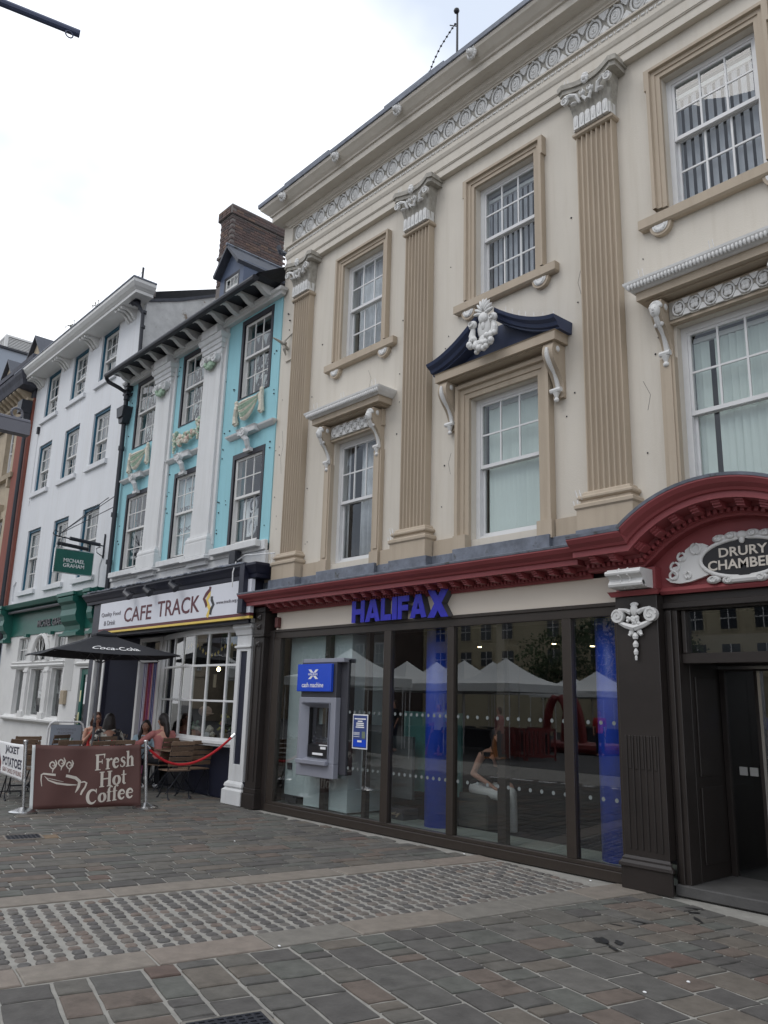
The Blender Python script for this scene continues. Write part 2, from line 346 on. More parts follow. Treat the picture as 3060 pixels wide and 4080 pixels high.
# ------------------------------------------------------------------ lettering
def font_mesh(s, bold=0.0, depth=.02, shear=0):
    cu=bpy.data.curves.new('t','FONT'); cu.body=s; cu.size=1; cu.offset=bold; cu.extrude=depth/2; cu.shear=shear; cu.resolution_u=3
    ob=bpy.data.objects.new('t',cu); C.objects.link(ob)
    bpy.context.view_layer.update()
    me=bpy.data.meshes.new_from_object(ob.evaluated_get(bpy.context.evaluated_depsgraph_get()))
    bpy.data.objects.remove(ob); return me
def text(s, x0, x1, z0, z1, place, m, parent=None, name='lettering', bold=0.0, depth=.006, cap=True, shear=0):
    """place: function (u, v, w) -> world, w = out of the surface. text fills x0..x1, z0..z1 of its own outline"""
    me=font_mesh(s,bold,1.0,shear)
    xs=[v.co.x for v in me.vertices]; ys=[v.co.y for v in me.vertices]
    a,b,c,d=min(xs),max(xs),min(ys),max(ys)
    for v in me.vertices:
        u=x0+(v.co.x-a)/(b-a)*(x1-x0); q=z0+(v.co.y-c)/(d-c)*(z1-z0); wv=(v.co.z+.5)*depth
        v.co=place(u,q,wv)
    me.materials.clear(); me.materials.append(m)
    o=link(name,me,parent); return o
def front(y): return lambda u,v,w_: Vector((u,y-w_,v))
def ribbon(mb, pts, wd, place, depth=.003, base=0.0):
    """stroke of varying width on a surface"""
    L=len(pts); ws=wd if isinstance(wd,(list,tuple)) else [wd]*L; top=[];
    for i,p in enumerate(pts):
        a=Vector(pts[max(i-1,0)]); b=Vector(pts[min(i+1,L-1)]); t=(b-a)
        if t.length<1e-9: t=Vector((1,0))
        t.normalize(); n=Vector((-t.y,t.x))*ws[i]/2; p=Vector(p); top.append((p+n,p-n))
    vs=[]
    for l,r_ in top:
        for q in (l,r_):
            vs.append(place(q.x,q.y,base+depth)); vs.append(place(q.x,q.y,base))
    fs=[]
    for i in range(L-1):
        a=4*i;b=4*(i+1); fs += [(a,a+2,b+2,b),(a,b,b+1,a+1),(a+2,a+3,b+3,b+2)]
    e=4*(L-1); fs += [(0,1,3,2),(e,e+2,e+3,e+1)]
    mb.add(vs,fs)
def arc(cx,cz,rx,rz,a0,a1,n=14): return [(cx+rx*math.cos(R(a0+(a1-a0)*i/n)),cz+rz*math.sin(R(a0+(a1-a0)*i/n))) for i in range(n+1)]
def lerpw(a,b,n): return [a+(b-a)*i/n for i in range(n+1)]
def bulge(a,b,n): return [a+(b-a)*math.sin(PI*i/n) for i in range(n+1)]
GL={
'F':(.80,[([(.2,0),(.2,1)],.2),([(.04,.965),(.74,.965)],.07),([(.74,1.0),(.72,.72)],[.09,.03]),([(.28,.52),(.56,.52)],.07),([(.56,.66),(.56,.38)],.05),([(.02,.03),(.44,.03)],.06)]),
'r':(.56,[([(.2,0),(.2,.68)],.17),([(.04,.65),(.2,.65)],.06),([(.04,.03),(.38,.03)],.06),([(.24,.44),(.34,.6),(.46,.64),(.5,.56)],[.06,.1,.15,.15])]),
'e':(.60,[(arc(.31,.34,.21,.29,15,325,16),bulge(.07,.18,16)),([(.14,.38),(.5,.38)],.06)]),
's':(.50,[([(.44,.52),(.36,.63),(.24,.64),(.13,.56),(.16,.44),(.30,.36),(.40,.26),(.36,.1),(.22,.04),(.1,.08),(.06,.2)],[.04,.07,.09,.12,.15,.18,.15,.1,.08,.07,.05])]),
'h':(.68,[([(.17,0),(.17,1)],.17),([(.02,.965),(.17,.965)],.06),([(.01,.03),(.33,.03)],.06),([(.2,.44),(.32,.6),(.44,.62),(.52,.5),(.52,0)],[.06,.09,.14,.17,.17]),([(.38,.03),(.67,.03)],.06)]),
'H':(.98,[([(.2,0),(.2,1)],.2),([(.76,0),(.76,1)],.2),([(.2,.52),(.76,.52)],.08),([(.02,.965),(.38,.965)],.06),([(.58,.965),(.94,.965)],.06),([(.02,.03),(.38,.03)],.06),([(.58,.03),(.94,.03)],.06)]),
'o':(.64,[(arc(.32,.34,.22,.28,90,450,24),[.07+.13*abs(math.sin(PI*(i/24)*2)) for i in range(25)])]),
't':(.44,[([(.2,.92),(.2,.15),(.26,.05),(.38,.08)],[.08,.17,.12,.05]),([(.03,.64),(.40,.64)],.06)]),
'C':(.88,[(arc(.46,.5,.35,.44,42,320,20),bulge(.06,.22,20)),([(.74,.98),(.76,.68)],[.07,.04])]),
'f':(.42,[([(.18,0),(.18,.8),(.24,.95),(.36,1.0),(.44,.93)],[.17,.17,.11,.08,.12]),([(.02,.64),(.38,.64)],.06),([(.03,.03),(.35,.03)],.06)]),
}
def serif(mb, s, x0, x1, z0, z1, place, base=0.0, bold=1.0):
    tot=sum(GL[c][0] for c in s); k=(x1-x0)/tot; x=x0; h=z1-z0; q=0
    for c in s:
        wd,st=GL[c]
        for pts,ws in st:
            q+=1
            P=[(x+u*k,z0+v*h) for u,v in pts]; W=[a*(k+h)/2*bold for a in ws] if isinstance(ws,list) else ws*(k if len(pts)==2 and abs(pts[0][0]-pts[1][0])<.05 else h)*bold
            ribbon(mb,P,W,place,.003,base+.0004*(q%7))
        x+=wd*k

# ------------------------------------------------------------------ sash windows
def pane(parent, x0,x1,z0,z1,y, g=None, name='pane'):
    j=random.uniform(-.004,.004); j2=random.uniform(-.004,.004)
    return inst(name, g or m_glass, parent, ((x0+x1)/2,y,(z0+z1)/2),(x1-x0,.004,z1-z0), rz=j, rx=j2)
def sash(parent, x0,x1,z0,z1,y, cols, rt, rb, meet, fm, fw=.05, bar=.022, name='window', sm=None, split=None, label=None):
    """double-hung sash: box frame, upper sash in front, lower sash behind; panes are sub-parts"""
    sm=sm or fm; d=MB(); d.mat(fm)
    d.box(x0,x0+fw,y-.03,y+.10,z0,z1).box(x1-fw,x1,y-.03,y+.10,z0,z1).box(x0+fw,x1-fw,y-.03,y+.10,z1-fw,z1).box(x0+fw,x1-fw,y-.03,y+.10,z0,z0+fw*.8)
    d.mat(sm); st=.032; P=[]
    for lo,hi,yy,rows,cc in ((meet,z1-fw,y-.005,rt,cols),(z0+fw*.8,meet+.03,y+.045,rb,cols if rb>0 else 1)):
        rows=max(rows,1); a,b=x0+fw+.001,x1-fw-.001
        d.box(a,a+st,yy-.014,yy+.014,lo,hi).box(b-st,b,yy-.014,yy+.014,lo,hi).box(a+st,b-st,yy-.014,yy+.014,hi-st,hi)
        rail=.045; d.box(a+st,b-st,yy-.018,yy+.018,lo,lo+rail)
        gx0,gx1,gz0,gz1=a+st,b-st,lo+rail,hi-st; cw=(gx1-gx0)/cc; rh=(gz1-gz0)/rows
        for i in range(1,cc): d.box(gx0+i*cw-bar/2,gx0+i*cw+bar/2,yy-.011,yy+.011,gz0,gz1)
        for j in range(1,rows): d.box(gx0,gx1,yy-.0095,yy+.0095,gz0+j*rh-bar/2,gz0+j*rh+bar/2)
        for i in range(cc):
            for j in range(rows): P.append((gx0+i*cw+bar/2,gx0+(i+1)*cw-bar/2,gz0+j*rh+bar/2,gz0+(j+1)*rh-bar/2,yy))
    o=d.build(name,None,parent,label=label)
    for p in P: pane(o,*p)
    return o
def blinds(parent, x0,x1,z0,z1,y,n,m,ang,skip=(),width=.089):
    mb=MB(); mb.box(x0,x1,y-.02,y+.02,z1-.05,z1); 
    pr=mb.build('blind_rail',m_white,parent)
    for i in range(n):
        if i in skip: continue
        x=x0+(i+.5)*(x1-x0)/n
        inst('blind_slat',m,parent,(x,y,(z0+z1-.05)/2),(width,.003,z1-z0-.06),rz=R(ang+random.uniform(-6,6)))
def curtain(parent, x0,x1,z0,z1,y,m,amp=.03,waves=9,name='curtain'):
    mb=MB(); n=waves*6; mb.smooth=True
    vs=[]
    for i in range(n+1):
        x=x0+(x1-x0)*i/n; yy=y+amp*math.sin(2*PI*waves*i/n+.6*math.sin(i*.7))
        vs+=[(x,yy,z0),(x,yy,z1)]
    mb.add(vs,[(2*i,2*i+2,2*i+3,2*i+1) for i in range(n)])
    o=mb.build(name,m,parent); s=o.modifiers.new('s','SOLIDIFY'); s.thickness=.004; return o
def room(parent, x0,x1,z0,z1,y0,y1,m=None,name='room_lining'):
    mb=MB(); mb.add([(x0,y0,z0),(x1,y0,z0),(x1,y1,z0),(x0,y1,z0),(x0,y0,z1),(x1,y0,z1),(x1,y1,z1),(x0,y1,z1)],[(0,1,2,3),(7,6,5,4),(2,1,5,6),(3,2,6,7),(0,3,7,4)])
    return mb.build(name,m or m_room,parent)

# ================================================================== BANK BUILDING
YW=.12
bank=thing('bank_building',(-6,0.1,0),'cream and tan classical building with fluted pilasters, dark red shopfront cornice and bank windows','building')
UP=[(-9.70,-8.69,7.12,8.85),(-6.75,-5.71,7.12,8.86),(-3.87,-2.79,7.17,8.86)]
LO=[(-9.76,-8.73,3.74,5.72),(-6.83,-5.70,3.74,5.67),(-3.88,-2.80,3.74,5.71)]
MB().wall(-11.5,0.6,3.3,10.36,YW,.45,UP+LO).build('wall',m_cream,bank)
b=MB(); b.box(-11.5,-11.2,.46,9,0,10.3).box(.3,.6,.46,9,0,10.3).box(-11.2,.3,8.7,9,0,10.3); b.build('side_wall',m_cream,bank)
b=MB(); b.add([(-11.5,-.3,10.66),(.6,-.3,10.66),(.6,4.5,12.2),(-11.5,4.5,12.2),(.6,9,10.5),(-11.5,9,10.5)],[(0,1,2,3),(3,2,4,5)]); b.build('roof',m_slate,bank)

def surround(x0,x1,z0,z1,wd,y,proj,parent,name='window_surround',ears=0,bottom=True):
    """stepped architrave round an opening, mitred"""
    pr=[(0,0),(0,proj*.55),(.35*wd,proj*.55),(.37*wd,proj*.75),(.7*wd,proj*.75),(.74*wd,proj*1.25),(wd,proj*1.25),(wd,0)]
    b=MB(); path=[(x0,z0),(x0,z1),(x1,z1),(x1,z0)]; vs=[]
    for k,(x,z) in enumerate(path):
        sx=-1 if k in (0,1) else 1; sz=0 if k in (0,3) else 1
        for u,v in pr: vs.append((x+sx*u,y-v,z+sz*u))
    n=len(pr); b.add(vs,[(i*n+k,i*n+k+1,(i+1)*n+k+1,(i+1)*n+k) for i in range(3) for k in range(n-1)])
    if ears:
        for sgn,x in ((-1,x0),(1,x1)):
            a=x+sgn*wd; c=a+sgn*ears
            b.box(min(a,c),max(a,c),y-proj*1.25,y,z1-.12,z1+wd)
    return b.build(name,m_tan,parent)
for i,(a,c,z0,z1) in enumerate(UP):
    surround(a-.005,c+.005,z0,z1+.004,.15,YW,.075,bank,ears=.025 if i else 0)
    b=MB(); b.mould([(0,6.97),(.07,6.97),(.095,6.99),(.095,7.10),(0,7.125)],a-.25,c+.25,YW).mat; 
    s=b.build('sill',m_tan,bank)
    for x in (a-.09,c+.09):
        q=MB(); q.mat(m_tan); pts=[(x+.13*math.cos(t),6.965+.13*math.sin(t)) for t in [PI+PI*k/12 for k in range(13)]]
        q.prism(pts,'y',YW-.065,YW); q.mat(m_white)
        pts=[(x+.095*math.cos(t),6.962+.095*math.sin(t)) for t in [PI+PI*k/10 for k in range(11)]]; q.prism(pts,'y',YW-.075,YW-.064)
        for k in range(7):
            t=PI+PI*(k+.5)/7; q.ball((x+.055*math.cos(t),YW-.076,6.95+.055*math.sin(t)),(.017,.012,.03),6,4)
        q.build('sill_bracket',None,bank)
    w_=sash(bank,a,c,z0,z1-.002,.245,3,2,2,(z0+z1)/2+.02,m_whitew,fw=.06)
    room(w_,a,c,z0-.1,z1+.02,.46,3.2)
curtain(bank,-9.55,-8.72,7.15,8.8,.36,m_curtain,.025,8,'net_curtain')
blinds(bank,-6.72,-5.74,7.2,8.72,.35,11,m_blindg,-8,width=.064)
blinds(bank,-3.85,-2.80,7.25,8.70,.35,11,m_blindg,-8,width=.064)
for i,(a,c,z0,z1) in enumerate(LO):
    w_=sash(bank,a,c,z0,z1-.002,.245,3,2,0,4.70,m_whitew,fw=.065)
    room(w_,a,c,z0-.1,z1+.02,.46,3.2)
curtain(bank,-9.35,-8.76,3.85,5.66,.36,m_curtain,.03,5,'net_curtain')
curtain(bank,-9.72,-9.62,3.85,5.66,.36,m_curtain,.02,1,'net_curtain')
blinds(bank,-6.70,-5.72,3.84,5.60,.35,13,m_blind,14)
blinds(bank,-3.80,-2.80,3.84,5.60,.35,13,m_blind,14,skip=(2,))
# first floor surrounds
for i in (0,2):
    a,c,z0,z1=LO[i]
    b=MB()
    for x0_,x1_ in ((a-.17,a-.005),(c+.005,c+.17)):
        b.box(x0_,x1_,.045,YW,3.78,5.35); b.box(x0_+.05,x1_-.03,.03,.046,3.84,5.35); b.box(x0_-.012,x1_+.012,.02,YW,3.58,3.80)
    b.box(a-.17,c+.17,.045,YW,5.72,5.98)
    b.build('window_surround',m_tan,bank)
    # ornamental frieze: rings with four-petal flowers
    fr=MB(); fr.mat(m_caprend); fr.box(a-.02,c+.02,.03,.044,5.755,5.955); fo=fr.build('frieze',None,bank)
    n=6 if i==0 else 6; st=(c-a)/n
    u=MB(); u.mat(m_white)
    u.tube([(.066*math.cos(t),0,.078*math.sin(t)) for t in [2*PI*k/14 for k in range(14)]],.011,5,True)
    for t in (45,135,225,315): u.ball((.024*math.cos(R(t)),-.005,.03*math.sin(R(t))),(.03,.012,.034),6,4)
    for sz in (1,-1): u.prism([(st/2-.045,sz*.095),(st/2+.045,sz*.095),(st/2+.018,sz*.04),(st/2,sz*.025),(st/2-.018,sz*.04)],'y',-.012,.006)
    um=u.mesh('rosette')
    for k in range(n): rep('rosette',um,fo,(a+(k+.5)*st,.024,5.855))
    hood=MB(); hood.mat(m_tan)
    hood.mould([(.0,5.965),(.05,5.97),(.05,6.0),(.20,6.0),(.20,6.02),(.27,6.02),(.27,6.11),(.29,6.115)],a-.03,c+.03,YW,lr=True)
    hood.mat(m_whitedirty); hood.mould([(.285,6.112),(.30,6.115),(.345,6.16),(.37,6.20),(.375,6.225),(.0,6.25)],a-.03,c+.03,YW)
    hx=hood.build('hood',None,bank)
    eg=MB(); x=a-.34
    while x<c+.36: eg.ball((x,YW-.345,6.165),(.019,.030,.044),6,4); x+=.04
    eg.build('egg_moulding',m_white,hx,kind='stuff')
a,c,z0,z1=LO[1]
surround(a-.005,c+.005,3.79,z1+.004,.20,YW,.09,bank)
for q0,q1 in ((a-.22,a-.004),(c+.004,c+.22)):
    b=MB(); b.box(q0,q1,.0,YW,3.58,3.80); b.build('surround_foot',m_tan,bank)
# swan-neck pediment over the middle first floor window
pc=(a+c)/2; b=MB(); b.mat(m_tan)
b.mould([(0,5.88),(.04,5.885),(.05,5.93),(.22,5.935),(.22,5.95),(.27,5.95),(.27,6.06),(.285,6.07),(0,6.075)],a-.16,c+.16,YW)
ped=b.build('hood',None,bank)
b=MB(); hw=(c-a)/2+.49
def sw(t): return 6.09+.50*(1-abs(t))**1.7
pth=[(pc+hw*t,sw(t)) for t in [-1+k/14 for k in range(14)]]; pth2=[(pc-(x-pc),z) for x,z in reversed(pth)]
prof=[(YW,0),(-.13,0),(-.13,.02),(-.17,.03),(-.19,.07),(-.245,.10),(-.265,.14),(YW,.15)]
for P_ in (pth,pth2): b.sweep(prof,[(x,z-.02) for x,z in P_])
b.prism([(pc-hw,6.078)]+[(x,z-.01) for x,z in pth]+[(x,z-.01) for x,z in pth2]+[(pc+hw,6.078)],'y',.02,YW)
b.build('swan_neck_pediment',m_navy,bank)
# shell and garland ornament
b=MB(); yo=-.29
for k in range(9):
    t=R(90+(k-4)*19); r_=.15
    b.ball((pc+r_*.62*math.cos(t),yo,6.56+r_*math.sin(t)),(.085,.03,.022),8,6,rot=Matrix.Rotation(-t,3,'Y'))
b.ball((pc,yo,6.52),(.08,.05,.08)); b.ball((pc,yo+.04,6.40),(.14,.05,.16)); b.ball((pc,yo+.04,6.22),(.12,.06,.10))
for sx in (-1,1):
    b.ball((pc+sx*.17,yo-.01,6.47),(.07,.045,.06)); b.tube([(pc+sx*.17+.035*math.cos(t),yo-.055,6.47+.03*math.sin(t)) for t in [2*PI*k/10 for k in range(10)]],.01,5,True)
    b.tube([(pc+sx*.17,yo,6.42),(pc+sx*.19,yo,6.33),(pc+sx*.17,yo,6.25)],[.03,.045,.05],8)
for k in range(26):
    t=PI+PI*(k+.5)/26; rr_=.115+random.uniform(-.045,.045)
    b.ball((pc+.17*math.cos(t)*(rr_/.115),yo-random.uniform(0,.05),6.27+.16*math.sin(t)*(rr_/.115)),random.uniform(.032,.05),7,5)
b.ball((pc,yo,6.42),(.035,.03,.07)); b.build('shell_and_garland',m_white,ped)
# scroll brackets
def scroll_bracket(x,z0,z1,head,wd=.13):
    b=MB(); b.mat(m_tan); h_=z1-z0; pf=[]
    for k in range(21):
        t=k/20; pf.append((.06-.17*(.5+.5*math.cos(PI*t*1.05))-.05*math.sin(PI*t*2.0)*(1 if t<.5 else .6),z1-h_*t))
    pf=[(YW,z1)]+pf+[(YW,z0)]
    b.prism(pf,'x',x-wd/2,x+wd/2)
    for s in (-1,1):
        b.disc((x+s*wd/2+(.006 if s>0 else 0),-.035,z1-.07),.062,.006 if s>0 else .006,14,'x')
    b.mat(m_white); b.smooth=False
    st=[(x,q[0]-.012,q[1]) for q in pf[3:-3]]
    b.tube(st,[.018+.012*abs(math.sin(k*.35)) for k in range(len(st))],6)
    for s in (-1,1): b.ball((x+s*wd*.53,-.035,z1-.07),(.018,.036,.04),8,6)
    if head:
        b.ball((x,-.145,z1-.13),(.058,.055,.08),10,8); b.ball((x,-.20,z1-.135),(.012,.018,.022),6,4)
        for s in (-1,1): b.ball((x+s*.022,-.192,z1-.115),(.010,.006,.006),6,4)
        b.ball((x,-.194,z1-.165),(.018,.008,.007),6,4)
        for k in range(9):
            t=R(20+k*17.5); b.ball((x+.06*math.cos(t),-.13,z1-.105+.07*math.sin(t)),(.026,.03,.026),6,4)
        b.ball((x-.03,-.08,z1-.27),(.03,.02,.03),6,4); b.ball((x+.03,-.08,z1-.27),(.03,.02,.03),6,4)
    b.tube([(x-wd*.5,.02,z0+.09),(x+wd*.5,.02,z0+.09)],.032,8); 
    b.tube([(x,.03,z0+.06),(x,.03,z0-.0),(x,.035,z0-.03)],[.045,.02,.03],8); b.ball((x,.03,z0-.03),(.035,.03,.03))
    return b.build('scroll_bracket',None,bank)
for i in (0,2):
    a_,c_=LO[i][0],LO[i][1]
    for x in (a_-.09,c_+.09): scroll_bracket(x,5.30,5.965,True,.12)
for x in (LO[1][0]-.31,LO[1][1]+.31): scroll_bracket(x,5.28,5.935,False,.15)

# pilasters
def pilaster(cx, w_=.5):
    b=MB(); n=7; fl=w_/n*.82; pf=[(cx-w_/2,YW),(cx-w_/2,0)]; m_=(w_-n*fl)/(n+1)
    for k in range(n):
        a_=cx-w_/2+m_+k*(fl+m_); pf.append((a_,0))
        for q in range(1,6): pf.append((a_+fl*q/6,.042*math.sin(PI*q/6)**.6))
        pf.append((a_+fl,0))
    pf += [(cx+w_/2,0),(cx+w_/2,YW)]
    b.prism(pf,'z',4.03,8.63); o=b.build('pilaster',m_tan,bank)
    b=MB(); x0,x1=cx-w_/2,cx+w_/2
    b.mould([(.12,4.03),(.135,4.03),(.15,4.015),(.155,3.99),(.18,3.985),(.195,3.965),(.195,3.945),(.18,3.93),(.165,3.925),(.165,3.905),(.175,3.89),(.205,3.885),(.22,3.87),(.22,3.835),(.205,3.82),(.20,3.815),(.20,3.59),(0,3.59)],x0+.10,x1-.10,YW)
    b.build('pilaster_base',m_tan,o)
    c=MB(); c.mat(m_tan); c.mould([(.0,8.62),(.125,8.62),(.15,8.635),(.155,8.66),(.13,8.68),(.125,8.70),(.0,8.70)],x0+.115,x1-.115,YW)
    cap=c.build('capital',None,o)
    c=MB(); c.mat(m_caprend)
    c.add([(x0+.01,YW,8.70),(x0+.01,.0,8.70),(x1-.01,.0,8.70),(x1-.01,YW,8.70),(x0-.06,YW,9.24),(x0-.06,-.06,9.24),(x1+.06,-.06,9.24),(x1+.06,YW,9.24)],[(0,1,5,4),(1,2,6,5),(2,3,7,6)])
    for k in range(5):   # tall acanthus leaves
        x=cx+(k-2)*w_*.235; 
        c.tube([(x,.03,8.74),(x,.0,8.9),(x+(k-2)*.012,-.02,9.04),(x+(k-2)*.02,-.075,9.10),(x+(k-2)*.022,-.10,9.06)],[.030,.034,.040,.030,.014],8)
    c.mat(m_caprend); ab=[]
    for zz0,zz1,pr in ((9.23,9.29,.0),(9.29,9.36,.025)):
        pl=[(cx-w_/2-.15-pr,YW),(cx-w_/2-.15-pr,-.11-pr),(cx-w_/2-.09,-.14-pr)]
        for k in range(1,10):
            t=-1+k/5; pl.append((cx+t*(w_/2+.06),-.05-pr-.08*t*t))
        pl += [(cx+w_/2+.09,-.14-pr),(cx+w_/2+.15+pr,-.11-pr),(cx+w_/2+.15+pr,YW)]
        c.prism(pl,'z',zz0,zz1)
    c.build('abacus',None,o)
    c=MB(); c.mat(m_white); tw=w_/6.4
    for k in range(6):
        x=cx+(k-2.5)*w_/6; pl=[(x-tw*.44,8.70)]+[(x+tw*.44*math.cos(t),8.86+tw*.46*math.sin(t)) for t in [PI-PI*q/6 for q in range(7)]]+[(x+tw*.46,8.70)]
        c.prism(pl,'y',-.06,.0); c.ball((x,-.060,8.80),(tw*.28,.008,.075),6,5)
    for s in (-1,1):
        c.box(cx+s*w_/2-.012,cx+s*w_/2+.012,-.03,.09,8.70,8.85)
        vx=cx+s*(w_/2+.055)
        c.tube([(cx+s*.12,-.09,9.02),(cx+s*.16,-.11,9.13),(cx+s*.24,-.13,9.16),(vx,-.14,9.15)],[.02,.028,.028,.03],6)
        c.disc((vx,-.12,9.11),.052,.04,14); sp=[(vx+(.048-.0045*k)*math.cos(k*.7),-.165,9.11+(.048-.0045*k)*math.sin(k*.7)) for k in range(10)]; c.tube(sp,.008,5)
        c.ball((cx+s*w_*.38,-.12,9.02),(.05,.035,.016),8,5); c.ball((cx+s*.055,-.12,9.10),(.04,.03,.04)); c.tube([(cx+s*.055+.03*math.cos(t),-.155,9.10+.03*math.sin(t)) for t in [2*PI*k/8 for k in range(8)]],.008,5,True)
        c.tube([(cx+s*.02,-.10,9.0),(cx+s*.05,-.12,9.04),(cx+s*.09,-.12,9.13)],[.03,.02,.01],6)
    for k in range(7):
        t=2*PI*k/7; c.ball((cx+.03*math.cos(t),-.15,9.27+.045*math.sin(t)),(.03,.025,.035),6,5)
    c.ball((cx,-.16,9.26),.035)
    c.build('carved_leaves',None,o)
    return o
for cx,w_ in ((-10.76,.45),(-7.83,.5),(-4.73,.5),(-1.68,.5)): pilaster(cx,w_)
# plinth band between the pilasters
for x0,x1 in ((-11.5,-11.12),(-10.4,-9.95),(-8.54,-8.20),(-7.46,-7.06),(-5.47,-5.10),(-4.36,-4.07),(-2.61,-2.05),(-1.3,.6)):
    b=MB(); b.box(x0,x1,.06,YW,3.59,3.80); b.build('plinth_band',m_tan,bank)
# lead flashing
b=MB(); b.box(-11.5,.6,.03,YW+.02,3.42,3.59)
for x0,x1 in ((-11.16,-10.4),(-8.2,-7.46),(-5.1,-4.36)): b.box(x0,x1,-.085,.03,3.42,3.59)
for x0,x1 in ((-9.93,-8.56),(-7.03,-5.5)): b.box(x0,x1,-.03,.03,3.42,3.62)
b.build('lead_flashing',m_lead,bank,bevel=.006)
# entablature: architrave, frieze, cornice
b=MB(); b.mould([(0,9.33),(.09,9.33),(.09,9.44),(.105,9.445),(.105,9.455),(.115,9.46),(.115,9.60),(.13,9.615),(.15,9.66),(.15,9.70),(.125,9.70),(.125,9.71)],-11.32,.6,YW,lr=False); b.build('architrave',m_cream,bank)
b=MB(); b.box(-11.30,.6,.0,YW,9.70,9.84); b.box(-11.32,.6,-.035,YW,9.84,9.865); b.box(-11.32,.6,-.02,YW,9.70,9.72); bd=b.build('bead_band',m_cream,bank)
u=MB(); u.ball((0,0,0),(.04,.012,.02),6,4); u.ball((.06,0,0),(.012,.012,.028),6,4); um=u.mesh('bead',m_white)
k=0; x=-11.25
bb=MB()
while x<-1.5:
    bb.ball((x,-.004,9.78),(.036,.014,.018),6,4); bb.ball((x+.055,-.004,9.78),(.010,.014,.028),6,4); x+=.11
bb.build('bead_moulding',m_white,bd,kind='stuff')
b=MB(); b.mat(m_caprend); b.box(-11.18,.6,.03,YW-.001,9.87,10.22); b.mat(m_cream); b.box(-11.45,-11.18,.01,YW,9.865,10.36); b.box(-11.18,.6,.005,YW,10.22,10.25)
fz=b.build('frieze',None,bank)
u=MB(); u.mat(m_white); st=.3148
u.tube([(.103*math.cos(t),0,.135*math.sin(t)) for t in [2*PI*k/18 for k in range(18)]],.016,6,True)
u.ball((0,.005,0),(.078,.022,.108),10,6); u.tube([(.04*math.cos(t),-.014,.055*math.sin(t)) for t in [2*PI*k/10 for k in range(10)]],.010,5,True); u.ball((0,-.018,0),(.02,.014,.026),6,4)
for sz in (1,-1):
    u.prism([(st/2-.075,sz*.165),(st/2+.075,sz*.165),(st/2+.04,sz*.085),(st/2,sz*.035),(st/2-.04,sz*.085)],'y',-.016,.01)
    for sx in (-1,1): u.ball((st/2+sx*.045,-.012,sz*.12),(.022,.012,.034),6,4,rot=Matrix.Rotation(sx*sz*.5,3,'Y'))
    u.ball((0,-.006,sz*.150),(.022,.02,.014),6,4)
um=u.mesh('rosette')
for k in range(31): rep('rosette',um,fz,(-10.975+k*st,.018,10.045))
b=MB(); b.mould([(0,10.25),(.13,10.25),(.14,10.27),(.17,10.285),(.19,10.32),(.20,10.35),(.37,10.352),(.37,10.365),(.372,10.46),(.40,10.465),(.41,10.49),(.45,10.52),(.50,10.57),(.535,10.60),(.55,10.64),(.55,10.655)],-11.13,.6,YW); cn=b.build('cornice',m_cream,bank)
b=MB(); b.mould([(.54,10.655),(.575,10.65),(.58,10.73),(.3,10.75),(0,10.9)],-11.13,.6,YW)
for x0,x1 in ((-10.9,-9.6),(-8.2,-6.9)): b.box(x0,x1,-.43,-.1,10.70,10.80)
b.build('lead_gutter',m_lead,cn,bevel=.006)
def lion(x):
    b=MB(); y=-.42; z=10.57
    for k in range(12):
        t=2*PI*k/12; b.ball((x+.062*math.cos(t),y+.015,z+.07*math.sin(t)),(.03,.03,.03),6,5)
    b.ball((x,y-.01,z),(.055,.06,.065)); b.ball((x,y-.06,z-.02),(.03,.03,.028)); b.ball((x,y-.088,z-.005),(.016,.012,.01),6,4)
    for s in (-1,1): b.ball((x+s*.024,y-.058,z+.02),(.010,.008,.007),6,4); b.ball((x+s*.05,y-.01,z+.065),(.018,.012,.02),6,4)
    b.ball((x,y-.07,z-.05),(.02,.015,.01),6,4); return b.build('lion_mask',m_white,cn)
for x in (-10.95,-9.42,-7.9,-6.37,-4.85,-3.3): lion(x)

# ---- shopfront: left pier, fascia, red cornice
def red_profile(off=0.0):
    return [(.0,3.05),(.03+off,3.05),(.035+off,3.075),(.06+off,3.08),(.06+off,3.125),(.09+off,3.13),(.10+off,3.165),(.30+off,3.166),(.30+off,3.225),(.325+off,3.23),(.34+off,3.255),(.39+off,3.29),(.42+off,3.33),(.42+off,3.345),(0,3.36)]
b=MB(); b.mould(red_profile(),-11.16,-4.95,.02,lr=True,rrt=False); rc=b.build('shopfront_cornice',m_red,bank)
b=MB(); b.mould([(0,3.36),(.425,3.346),(.43,3.375),(.3,3.39),(0,3.43)],-11.16,-4.95,.02,rrt=False); b.build('lead_capping',m_lead,rc,bevel=.004)
u=MB(); u.prism([(-.25,3.164),(-.25,3.148),(-.225,3.140),(-.225,3.128),(-.20,3.12),(-.20,3.105),(-.10,3.10),(-.08,3.164)],'x',-.035,.035); mm=u.mesh('modillion',m_red)
x=-10.90
while x<-5.1: rep('modillion',mm,rc,(x,0.0,0)); x+=.2135
u=MB(); u.box(-.0145,.0145,-.078,-.04,3.082,3.122); dm=u.mesh('dentil',m_red)
x=-11.1
while x<-5.0: rep('dentil',dm,rc,(x,0,0)); x+=.053
b=MB(); b.box(-10.98,-4.62,.02,.08,2.77,3.05); b.build('fascia_panel',m_creampanel,bank)
b=MB(); b.box(-11.5,.6,.08,.44,2.64,3.42); b.build('shopfront_beam',m_pier,bank)
